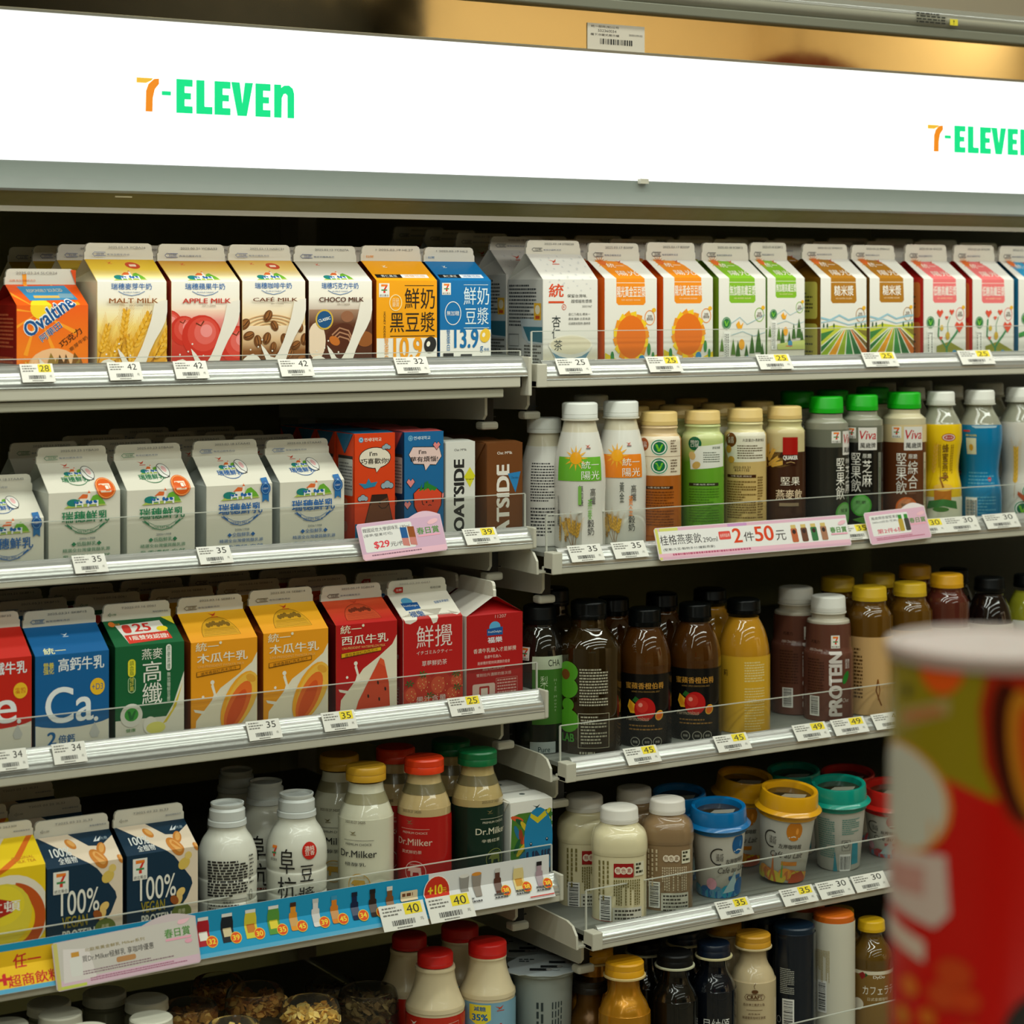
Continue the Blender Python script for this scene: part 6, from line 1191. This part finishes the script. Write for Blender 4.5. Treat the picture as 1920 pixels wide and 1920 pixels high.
bot('yogred', r, 816, 1769, 112, 'yogurt drink bottle with red cap and red label', 'red capped yogurt bottle behind the red labelled one', 1, dxb=.004)
bot('yogblue', r, 914, 1750, 106, 'yogurt drink bottle with red cap and pale blue label', 'red capped yogurt bottle behind the blue labelled one', 1, dxb=.004)
for i, (u, v, dy, nm) in enumerate(((283, 1892, -.02, 'white capped jar nearest the cereal cups, in front'), (275, 1858, .045, 'white capped jar just behind the foremost white capped jar'), (113, 1885, 0, 'white capped jar in the middle of the cluster by the photo edge'), (92, 1865, .07, 'shaded white capped jar behind the cluster by the photo edge'), (196, 1846, .09, 'shaded white capped jar between two brighter capped jars'), (12, 1905, 0, 'white capped jar cut by the photo edge'), (165, 1914, -.05, 'white capped jar barely showing at the bottom edge'))):
    bot('whitecap', r, u, v, 82, nm, dy=dy, capr=.48, cat='jar')

def cup_(u, v, Dpx, lid, art, label, short=None, n=0, dy=0.0, turn=0.0, lean=0.0, tilt=0.0):
    S = SH['R4']; t_ = depth(u, S.Yf + .03 + dy); D = Dpx * t_ / FPX; Yc = S.Yf + D * .47 + dy; p = at(u, v, Yc); H = at(u, v, Yc + D * .4).z - S.Z
    t = thing('coffee_cup', label, 'cup', (p.x, Yc, S.Z), -math.atan2(p.x, Yc) + turn, 'lidded coffee cups')
    coffee_cup(t, D, H, lid, art)
    tilt = tilt or math.radians(6); t.location.z += math.sin(tilt) * D * .34
    if True: t.rotation_mode = 'XYZ'; t.rotation_euler = (tilt, lean, t.rotation_euler.z); t.location.z += abs(math.sin(lean)) * D * .33
    if n: backs(t, n, D + .004, short, 'R4', .1)
    return t
TEAL, YELC, BLUC, REDC = (14, 150, 130), (226, 164, 20), (10, 110, 172), (196, 34, 26)
cup_(1347, 1494, 121, BLUC, cupart((16, 96, 160), (30, 150, 180), 'x', 22), 'white coffee cup with blue lid next to the brown bottle', 'coffee cup with blue lid', 1)
cup_(1466, 1466, 126, YELC, cupart((214, 130, 24), (226, 170, 40), 'eiffel'), 'white coffee cup with yellow lid leaning to one side', 'coffee cup with yellow brown lid', 1, dy=.004, lean=math.radians(5))
cup_(1572, 1452, 120, TEAL, cupart((90, 150, 140), (40, 140, 160), 'back'), 'white coffee cup with teal lid turned to show its small print', 'coffee cup with teal lid', 1, dy=.012)
cup_(1672, 1458, 122, REDC, cupart((180, 40, 50), (196, 70, 80), 'x', -8), 'white coffee cup with red lid behind the red canister', 'coffee cup with red lid', 1, dy=.02)

S = SH['L5']
CORN, GRAN = [(244, 204, 104), (250, 218, 130), (232, 182, 80)], [(214, 158, 78), (190, 130, 62), (230, 186, 104)]
DARKF = [(150, 120, 76), (124, 100, 64), (174, 150, 100)]
def cer(u, v, dpx, cols, label, lc=None, dy=0.0):
    t_ = depth(u, S.Yf + .04 + dy); D = dpx * t_ / FPX; Yc = S.Yf + D / 2 + dy; p = at(u, v, Yc + D * .35)
    zt = p.z; x = at(u, v, Yc).x
    t = thing('cereal_cup', label, 'cereal cup', (x, Yc, zt - .1035), 0, 'cereal cups with clear lids')
    cereal_cup(t, D, cols, 0, lc); return t, Yc, D
# the cups stand on tapered tubs so that their lids show above the frame
cc_ = []
cc_.append(cer(582, 1862, 124, CORN, 'clear lidded cup of pale corn flakes at the very front', dy=-.015))
cc_.append(cer(478, 1838, 124, GRAN, 'clear lidded cup of golden granola beside the corn flakes', dy=.04))
cc_.append(cer(690, 1838, 126, DARKF, 'clear lidded cup of dark bran flakes next to the yogurt bottles', dy=.045))
cc_.append(cer(355, 1868, 122, GRAN, 'clear lidded cup of golden granola next to the white capped jar', dy=.03))
cc_.append(cer(438, 1904, 118, CORN, 'clear lidded cup whose rim just shows at the bottom edge', dy=-.045))
cc_.append(cer(620, 1826, 112, DARKF, 'shaded clear lidded cup of dark flakes in the row behind', dy=.13))
cc_.append(cer(410, 1822, 112, GRAN, 'shaded clear lidded cup of granola in the row behind', dy=.13))
# low riser that lifts the cereal cups
zr_ = min(c[0].location.z for c in cc_)
for c in cc_: c[0].location.z += 0
t = thing('riser_tray', 'low clear riser trays under the cereal cups on the lowest shelf', 'tray', (at(520, 1900, S.Yf).x, S.Yf + .07, S.Z))
for c in cc_:
    px = c[0].location.x - t.location.x; py = c[0].location.y - t.location.y; R = c[2] * .34
    MB().lathe([(R, 0), (R, c[0].location.z - S.Z - .0005)], 28, M=Matrix.Translation((px, py, 0))).build('riser_post', P('grey_riser', (120, 118, 104), .5), t)
t_ = depth(1017, S.Yf + .04); D = 125 * t_ / FPX
for k, (u, v, dy, nm) in enumerate(((1018, 1790, 0, 'grey yogurt cup with silver foil lid beside the red capped bottles'), (978, 1757, .07, 'grey yogurt cup in the shade behind the foil lidded one'))):
    Yc = S.Yf + D / 2 + dy; zt = at(u, v, Yc + D * .45).z
    t = thing('yogurt_cup', nm, 'yogurt cup', (at(u, v, Yc).x, Yc, S.Z), -math.atan2(at(u, v, Yc).x, Yc), 'foil lidded yogurt cups'); yogurt_cup(t, D, zt - S.Z)
# ---------------------------------------------------------------- price tags in the rails
TAGM = P('tag_card', (226, 224, 214), .45)
def rail_frame(S):
    dz = S.Zt - S.zr; return -math.atan2(0.012, dz), math.hypot(0.012, dz)
def price(sh, u, val, yel, label, wpx=62, h=.0185, drop=0.0, lift=0.0):
    S = SH[sh]; al, L = rail_frame(S); t_ = depth(u, S.Yl); q = (u - 960) / FPX
    w = wpx * t_ / FPX / (CT - q * ST) ; x = at(u, 0, S.Yl + .004).x
    t = thing('price_tag', label, 'price tag', (x, S.Yl, S.zr), 0, 'price tags in the shelf rails'); t.rotation_euler = (al, 0, 0)
    z1 = L * .98 - drop; z0 = z1 - h; y = -.0038 - lift
    MB().box(-w / 2, w / 2, y - .0004, y, z0, z1).build('tag_card', TAGM, t)
    A = Art(); 
    if yel: A.R(54, 93, 32, 58, (236, 214, 50))
    A.T(val, 73, 44, 20, (54, 52, 46), w=28, b=.004); A.fine(6, 48, 30, 54, 3, (120, 118, 110), .45); A.barcode(18, 76, 8, 24, bg=None); A.fine(30, 64, 2, 6, 1, (120, 118, 110), .7); A.T('元', 88, 18, 7, (120, 118, 110))
    flat(A, 'tag_print', MATTE, t, -w / 2, w / 2, z0, z1, y - .0004, (0, 100, 0, 60))
for a in (('L1', 70, '28', 1, 'yellow and white price tag reading 28 under the orange malt carton'), ('L1', 234, '42', 0, 'white price tag reading 42 under the wheat picture carton'), ('L1', 358, '42', 0, 'white price tag reading 42 under the apple picture carton'),
          ('L1', 555, '42', 0, 'white price tag reading 42 between the coffee and chocolate cartons'), ('L1', 772, '32', 0, 'white price tag reading 32 under the orange soy carton'),
          ('L2', 168, '35', 0, 'white price tag reading 35 under the low fat milk cartons'), ('L2', 402, '35', 0, 'white price tag reading 35 under the whole milk cartons'), ('L2', 901, '39', 1, 'yellow price tag reading 39 under the white oat drink box'),
          ('L3', 20, '34', 0, 'white price tag reading 34 under the red iron milk carton'), ('L3', 130, '34', 0, 'white price tag reading 34 under the blue calcium carton'), ('L3', 495, '35', 0, 'white price tag reading 35 under the papaya cartons'),
          ('L3', 636, '35', 1, 'yellow and white price tag reading 35 under the watermelon carton'), ('L3', 873, '25', 1, 'yellow and white price tag reading 25 under the strawberry tea cartons'),
          ('R1', 1075, '25', 0, 'plain white price tag reading 25 under the almond tea carton'), ('R1', 1245, '25', 1, 'yellow cornered price tag reading 25 under the orange panelled cartons'), ('R1', 1452, '25', 1, 'yellow cornered price tag reading 25 under the green panelled cartons'),
          ('R1', 1650, '25', 1, 'yellow cornered price tag reading 25 under the brown panelled cartons'), ('R1', 1830, '25', 1, 'yellow cornered price tag reading 25 under the pink panelled cartons'),
          ('R2', 1098, '35', 0, 'white price tag reading 35 under the green banded oat bottle'), ('R2', 1180, '35', 0, 'white price tag reading 35 under the orange banded oat bottle'), ('R2', 1603, '35', 1, 'pale yellow price tag between the two pink promotional cards'),
          ('R2', 1740, '30', 1, 'yellow price tag half behind the small pink promotional card'), ('R2', 1802, '30', 0, 'white price tag reading 30 under the yellow honey drink'), ('R2', 1877, '30', 0, 'white price tag reading 30 under the blue waisted bottle'),
          ('R3', 1203, '45', 1, 'yellow and white price tag reading 45 under the clear brown tea'), ('R3', 1372, '45', 1, 'yellow and white price tag reading 45 under the yellow tea'), ('R3', 1520, '49', 1, 'yellow and white price tag reading 49 under the protein bottle'),
          ('R3', 1592, '49', 1, 'yellow and white price tag reading 49 next to the blank rail by the canister'), ('R3', 1668, '49', 0, 'white price tag half hidden by the red canister on the tea shelf'),
          ('R4', 1375, '35', 1, 'yellow and white price tag reading 35 under the blue lidded cup'), ('R4', 1496, '35', 1, 'yellow and white price tag reading 35 under the yellow lidded cup'), ('R4', 1564, '30', 0, 'white price tag reading 30 under the teal lidded cup'),
          ('R4', 1630, '30', 0, 'white price tag reading 30 next to the red canister'),
          ('L4', 750, '40', 1, 'yellow and white price tag reading 40 on the blue part of the strip', 84, .024, .006, .0022), ('L4', 838, '40', 1, 'yellow and white price tag reading 40 over the red circle of the strip', 84, .024, .006, .0022)):
    price(*a)

# ---------------------------------------------------------------- promotional cards
CARDM = P('promo_card_board', (232, 222, 222), .4)
def promo(sh, u0, u1, hh, label, art, rise, clip, col=None, roll=0.0, wave=True, al=None):
    """a card standing in the rail, leaning back a little; rise: how far its foot hangs below the rail top"""
    S = SH[sh]; a_, L = rail_frame(S); a_ = al if al is not None else a_ * .55
    x0, x1 = at(u0, 0, S.Yl).x, at(u1, 0, S.Yl).x; w = x1 - x0
    t = thing('promo_card', label, 'promotional card', ((x0 + x1) / 2, S.Yl - .0062, S.Zt - rise), 0, 'promotional cards on the shelf fronts'); t.rotation_euler = (a_, roll, 0)
    c0 = w / 2; n = 12
    top = [(c0 - i / n * w * .38, hh + (math.sin(i / n * math.pi) * hh * .14 if wave else 0)) for i in range(n + 1)]
    pts = [(-c0 + .002, 0), (c0 - .002, 0), (c0, .002)] + top + [(-c0 + .002, hh), (-c0, hh - .002), (-c0, .002)]
    MB().prism(pts, -.0003, .0003, 'y').build('card', col or CARDM, t)
    A = Art(); art(A); flat(A, 'card_print', MATTE, t, -c0 + .001, c0 - .001, .0008, hh - .0008, -.0003, clip, eps=1.2e-5)
PK, PK2 = (226, 170, 186), (232, 206, 212)
def spring(a, x, y, s): a.T('春日賞', x, y, s, (90, 150, 70), w=s * 2.7, b=.03); a.R(x - s * 1.3, x + s * 1.4, y - s * .85, y - s * .6, (240, 170, 190)); a.E(x + s * .8, y + s * 1.2, s * .7, s * .35, (240, 190, 200), 20)
def c1(a):
    a.R(0, 100, 0, 52, (214, 176, 200)); a.RR(4, 64, 10, 48, 2, (232, 230, 226)); a.R(0, 100, 0, 8, (238, 190, 206)); a.T('韓國延世大學調味乳 190ml', 33, 42, 6, (40, 40, 44), w=56); a.T('(草莓/堅果可可)', 22, 34, 5, (60, 60, 60), w=34); a.T('$29', 24, 19, 11, (226, 70, 80), w=18, b=.03); a.T('元/件', 43, 18, 7, (70, 60, 60), w=18)
    for x, c in ((53, (30, 90, 150)), (62, (150, 80, 30))): a.P([(x - 4, 14), (x + 4, 12), (x + 4, 40), (x - 4, 41)], c); a.P([(x - 4, 14), (x + 4, 12), (x + 4, 24), (x - 4, 25)], (206, 130, 120))
    spring(a, 82, 32, 10); a.fine(10, 90, 3, 6, 1, (150, 110, 130), .6)
promo('L2', 676, 834, .036, 'small pink promotional card with wavy top in front of the juice boxes', c1, .0175, (0, 100, 0, 52), P('promo_card_board', (222, 186, 204), .4), roll=math.radians(-3))
def c2(a):
    a.R(0, 300, 0, 52, (226, 180, 200)); a.R(0, 4, 0, 52, (214, 214, 110)); a.R(4, 300, 10, 47, (236, 234, 230)); a.R(0, 300, 4, 10, (238, 190, 206)); a.fine(20, 180, 5, 9, 1, (190, 90, 120), .8); a.R(6, 34, 47, 52, (214, 214, 110)); a.R(110, 140, 47, 52, (206, 150, 200))
    a.T('桂格燕麥飲', 36, 32, 17, (50, 46, 44), w=62, b=.005); a.T('290ml', 80, 28, 8, (60, 60, 60), w=22); a.T('(堅果/大豆/穀物多分/纖穀燕麥)', 46, 16, 5, (80, 80, 80), w=78); a.RR(94, 112, 26, 40, 2, (226, 80, 70)); a.T('全系列品項', 103, 33, 6, (246, 236, 226), w=15)
    a.T('2', 122, 31, 24, (222, 70, 30), w=13, b=.02); a.T('件', 140, 28, 16, (60, 50, 46), w=16); a.T('50', 164, 31, 25, (222, 70, 30), w=29, b=.02); a.T('元', 190, 26, 17, (60, 50, 46), w=16)
    for x, c in ((212, (190, 100, 60)), (228, (110, 70, 50)), (244, (60, 120, 70)), (260, (170, 120, 90))):
        a.RR(x - 5, x + 5, 12, 36, 2, c); a.R(x - 4, x + 4, 36, 42, (214, 186, 110)); a.E(x, 30, 3, 4, (60, 40, 36))
    spring(a, 284, 28, 10)
promo('R2', 1230, 1590, .034, 'long pink edged promotional card reading 2 for 50 below the oat drinks', c2, .0185, (0, 300, 0, 52), wave=False)
def c3(a):
    a.R(0, 100, 0, 60, (226, 180, 200)); a.RR(6, 70, 14, 54, 2, (236, 234, 230)); a.T('萬歲牌原磨堅果飲', 32, 48, 6, (50, 50, 50), w=46); a.T('280ml(綜合/芝麻)', 30, 40, 5, (50, 50, 50), w=42); a.T('第2件6折', 36, 22, 9, (214, 60, 90), w=44, b=.02)
    for x, c in ((56, (190, 160, 60)), (66, (70, 66, 60))): a.RR(x - 4, x + 4, 18, 42, 2, c); a.R(x - 3, x + 3, 42, 50, (60, 140, 50))
    spring(a, 84, 36, 10); a.fine(10, 90, 4, 10, 2, (190, 90, 120), .5)
promo('R2', 1626, 1740, .036, 'small pink promotional card with wavy top below the brown nut drink', c3, .0185, (0, 100, 0, 60), roll=math.radians(-2))
# long strip along the fourth shelf
S = SH['L4']; al, L = rail_frame(S)
X0 = at(-25, 0, S.Yl).x; X1 = at(1038, 0, S.Yl).x; HV = .0190
t = thing('promo_strip', 'long blue and white promotional strip with tiny drink pictures along one rail', 'promotional strip', ((X0 + X1) / 2, S.Yl, S.zr))
dz = S.Zt - S.zr; hx = (X1 - X0) / 2
def strip_pt(x, s, o):
    """s: metres up the strip from the rail foot"""
    if s <= L: f = s / L; return Vector((x, .012 * f - .0036 - o * dz / L, f * dz + o * .012 / L))
    return Vector((x, .012 - .0036 - o, dz + (s - L)))
MB().prism([(-.0036, .0), (.0084, dz), (.0084, dz + HV), (.0089, dz + HV), (.0089, dz), (-.0031, -.0002)], -hx, hx).build('strip_card', P('strip_board', (226, 226, 224), .35), t)
A = Art(); K = 1000.0; HT = (L + HV) * K; BLU = (28, 150, 196)
ux = lambda u: (at(u, 0, S.Yl + .006).x - (X0 + X1) / 2) * K
W2 = hx * K; A.R(-W2, W2, 0, HT, (226, 226, 224)); A.R(-W2, ux(806), 0, HT, BLU); A.R(-W2, ux(806), 0, 4, (90, 170, 206))
A.R(-W2, ux(102), 4, HT - 6, (244, 196, 30)); A.T('任一', ux(52), HT - 16, 12, (206, 40, 40), w=24, b=.04); A.T('超商飲料', ux(62), HT - 32, 10, (206, 40, 40), w=46, b=.03); A.T('+', ux(6), HT - 30, 9, (206, 40, 40), b=.05)
def mini(u, kind, c, price_=None, c2=(230, 226, 214)):
    x = ux(u); yb = HT - 31
    if kind == 'bottle': A.RR(x - 4, x + 4, yb, yb + 17, 1.5, c); A.R(x - 2.6, x + 2.6, yb + 17, yb + 22, c); A.R(x - 3, x + 3, yb + 22, yb + 26, c2); A.R(x - 4, x + 4, yb + 4, yb + 12, tuple(int(v * .6 + 70) for v in c))
    elif kind == 'carton': A.P([(x - 6, yb), (x + 6, yb), (x + 6, yb + 18), (x + 5, yb + 23), (x - 5, yb + 23), (x - 6, yb + 18)], c); A.R(x - 5, x + 5, yb + 23, yb + 26, (230, 228, 220)); A.R(x - 4, x + 4, yb + 5, yb + 13, c2)
    elif kind == 'cup': A.P([(x - 3.4, yb + 2), (x + 3.4, yb + 2), (x + 5.4, yb + 24), (x - 5.4, yb + 24)], c); A.E(x, yb + 24, 5.4, 1.8, c2)
    elif kind == 'can': A.RR(x - 4.4, x + 4.4, yb, yb + 22, 1, c); A.R(x - 1, x + 1, yb + 4, yb + 18, c2)
    if price_: A.E(x + 7, yb + 3, 5.4, 5.4, (232, 200, 60)); A.E(x + 7, yb + 3, 4.8, 4.8, (226, 84, 30)); A.T(price_, x + 7, yb + 3, 4.6, (244, 214, 60), w=6.4, b=.03)
for m in ((131, 'cup', (232, 230, 226), None, (40, 26, 20)), (163, 'cup', (226, 220, 210), None, (120, 50, 30)), (200, 'can', (170, 30, 40), None, (232, 220, 216)), (246, 'can', (214, 100, 40), None, (40, 90, 150)), (291, 'bottle', (150, 190, 210)), (338, 'bottle', (214, 224, 226)), (382, 'carton', (176, 30, 40), '32'), (427, 'carton', (30, 34, 40), '39', (206, 190, 150)), (471, 'carton', (214, 200, 60), '30', (200, 120, 40)), (514, 'carton', (90, 150, 60), '35', (226, 206, 60)), (551, 'bottle', (230, 150, 40), '45', (70, 40, 20)), (593, 'bottle', (226, 220, 216), '39', (200, 200, 196)), (628, 'bottle', (220, 130, 40), '45', (60, 150, 190)), (666, 'bottle', (20, 34, 70), '34', (20, 30, 50)), (700, 'bottle', (50, 34, 26), '39', (30, 26, 24)), (732, 'bottle', (130, 80, 40), '35', (220, 216, 206)),
          (872, 'cup', (150, 146, 140), None, (226, 222, 214)), (895, 'cup', (150, 140, 130), None, (214, 140, 50)), (934, 'bottle', (90, 54, 40), '38', (200, 196, 190)), (973, 'carton', (226, 206, 140), '38', (206, 150, 60)), (1012, 'bottle', (176, 150, 160), '38', (30, 26, 26))): mini(*m)
A.RR(ux(752), ux(784), HT - 22, HT - 12, 1, (226, 206, 170)); A.fine(ux(755), ux(782), HT - 20, HT - 14, 1, (120, 70, 40))
A.E(ux(820), HT - 18, 14.5, 16, (244, 236, 226)); A.E(ux(820), HT - 18, 13.6, 15, (206, 50, 26)); A.T('+10', ux(817), HT - 16, 9, (246, 214, 40), w=15, b=.05); A.T('元', ux(834), HT - 17, 5, (246, 214, 40)); A.T('升級飲品', ux(820), HT - 28, 5, (240, 226, 206), w=18, b=.03)
for u in (885, 936, 976, 1014): A.fine(ux(u) - 8, ux(u) + 8, 6, 12, 2, (90, 90, 90), .5)
A.R(ux(985), ux(1030), 2.4, 3.4, (210, 70, 60))
def mp(x, y, o): return strip_pt(x / K, y / K, o)
print_obj('strip_print', A.fold(mp, [], [L * K], (-W2, W2, 0.2, HT), eps=1e-5, off=1e-4), MATTE, t)
def c4(a):
    a.R(0, 220, 0, 78, (206, 200, 192)); a.R(0, 220, 0, 14, (222, 190, 206)); a.R(0, 6, 0, 78, (206, 196, 110)); a.R(6, 44, 0, 5, (200, 210, 90)); a.P([(10, 10), (60, 10), (52, 60), (14, 66)], (226, 218, 214)); a.RR(22, 40, 18, 50, 4, (226, 224, 218)); a.R(25, 37, 50, 58, (206, 150, 60))
    a.T('買Dr.Milker極鮮乳 享咖啡優惠', 96, 44, 11, (60, 56, 52), w=110); a.T('北歐風黃金鮮乳 Milker系列', 92, 58, 6, (150, 130, 60), w=92); a.RR(92, 122, 27, 36, 3, (190, 140, 90)); a.fine(40, 180, 16, 24, 2, (150, 120, 130), .5)
    spring(a, 190, 58, 15); a.fine(50, 200, 4, 11, 2, (180, 110, 140), .5); a.E(206, 40, 6, 4, (236, 170, 190))
promo('L4', 102, 372, .040, 'grey and pink promotional card with wavy top over the blue strip', c4, .0225, (0, 220, 0, 78), P('promo_card_board', (206, 190, 192), .4), roll=math.radians(-1.5), al=-.28)
# the strip card stands in front of the rail, so this card hangs a touch further out
# ---------------------------------------------------------------- chip canister close to the camera
q = (1860 - 960) / FPX; zc = 0.80
cx, cy = zc * (ST + q * CT), zc * (CT - q * ST); Rc = 0.0375; ztop = EYE + (zc + .03) * (VY - 1176) / FPX; Hc = 0.235
t = thing('chip_canister', 'tall red and yellow chip canister with clear lid, blurred close to the camera', 'canister', (cx, cy, ztop - Hc), -math.atan2(cx, cy))
MB().lathe([(Rc, 0), (Rc, Hc - .004)], 64).build('can_body', P('can_board', (196, 16, 12), .35, coat=.2), t, smooth=40)
MB().lathe([(Rc + .0006, 0), (Rc + .001, .002), (Rc + .0006, .004)], 64, cap0=False, cap1=False).build('base_rim', P('tin_rim', (190, 190, 186), .3, metal=.8), t, smooth=40)
MB().lathe([(Rc + .0012, Hc - .0062), (Rc + .0018, Hc - .005), (Rc + .0016, Hc - .001), (Rc, Hc), (Rc * .95, Hc), (Rc * .92, Hc - .0016), (.001, Hc - .0016)], 64, cap0=False, cap1=False).build('lid', P('milky_lid', (206, 192, 184), .3, trans=.3, ior=1.2), t, smooth=40)
A = Art(); U = Rc / 50; OL = (150, 132, 10)
A.G(-160, 160, [(-330, (206, 14, 8)), (-40, (206, 14, 8))])
A.P([(-100, 0), (70, 0), (70, -76), (12, -66), (-2, -62), (-18, -56), (-40, -52), (-100, -50)], OL); A.P([(-2, 0), (60, 0), (60, -92), (24, -90), (6, -70), (-4, -46), (-6, -20)], (170, 36, 10)); A.E(10, -40, 10, 34, (70, 14, 4), 8); A.E(17, -42, 9, 32, (196, 120, 24), 8); A.E(19, -42, 6, 24, (200, 70, 16), 8)
A.E(-25, 0, 12.5, 15, (236, 88, 8)); A.P([(-52, -36), (-20, -24), (-20, -16), (-52, -26)], (176, 150, 90)); A.T('ORIGINAL', -36, -26, 4.4, (206, 70, 30), w=26, rot=17, b=.02); A.E(-46, -16, 3, 3, (60, 60, 20))
A.E(-50, -69, 31, 27, (226, 150, 60)); A.E(-51, -69, 29.4, 25.4, (206, 202, 186))
A.P([(-78, -98), (-22, -92), (-20, -120), (-28, -128), (-78, -122)], (216, 192, 182)); A.P([(-70, -103), (-34, -100), (-34, -114), (-64, -116)], (206, 150, 140)); A.P([(-78, -128), (-34, -136), (-34, -146), (-78, -138)], (222, 196, 180))
for x, y, s, c in ((-18, -148, 9, (206, 66, 20)), (-24, -160, 8, (206, 70, 24)), (-12, -160, 7, (210, 66, 20)), (-44, -160, 6, (222, 110, 30)), (-50, -176, 6, (206, 120, 30)), (-32, -172, 5, (214, 110, 30)), (-10, -176, 6, (206, 66, 20)), (-30, -186, 8, (140, 96, 40))): A.E(x, y, s, s * .8, c)
A.E(20, -184, 17, 28, (20, 8, 8))
def mp(x, y, o):
    a = x / 50; r = Rc + o + .0002; return Vector((r * math.sin(a), -r * math.cos(a), Hc - .004 + y * U))
print_obj('can_print', A.fold(mp, [50 * math.radians(g) for g in range(-150, 151, 6)], [], (-130, 130, -300, 0), eps=3e-5), FILM, t, True)
# the low display table that carries the canister, below the frame
zt = ztop - Hc
t = thing('display_table', 'low white display table carrying the chip canister below the frame', 'table', (cx + .08, cy - .12, 0))
MB().box(-.25, .30, -.30, .20, zt - .03, zt).build('tabletop', WHITE, t, bevel=.003)
for sx in (-.23, .28):
    for sy in (-.28, .18): MB().box(sx - .015, sx + .015, sy - .015, sy + .015, 0, zt - .03).build('leg', GREYM, t)
bpy.data.objects.remove(TO)
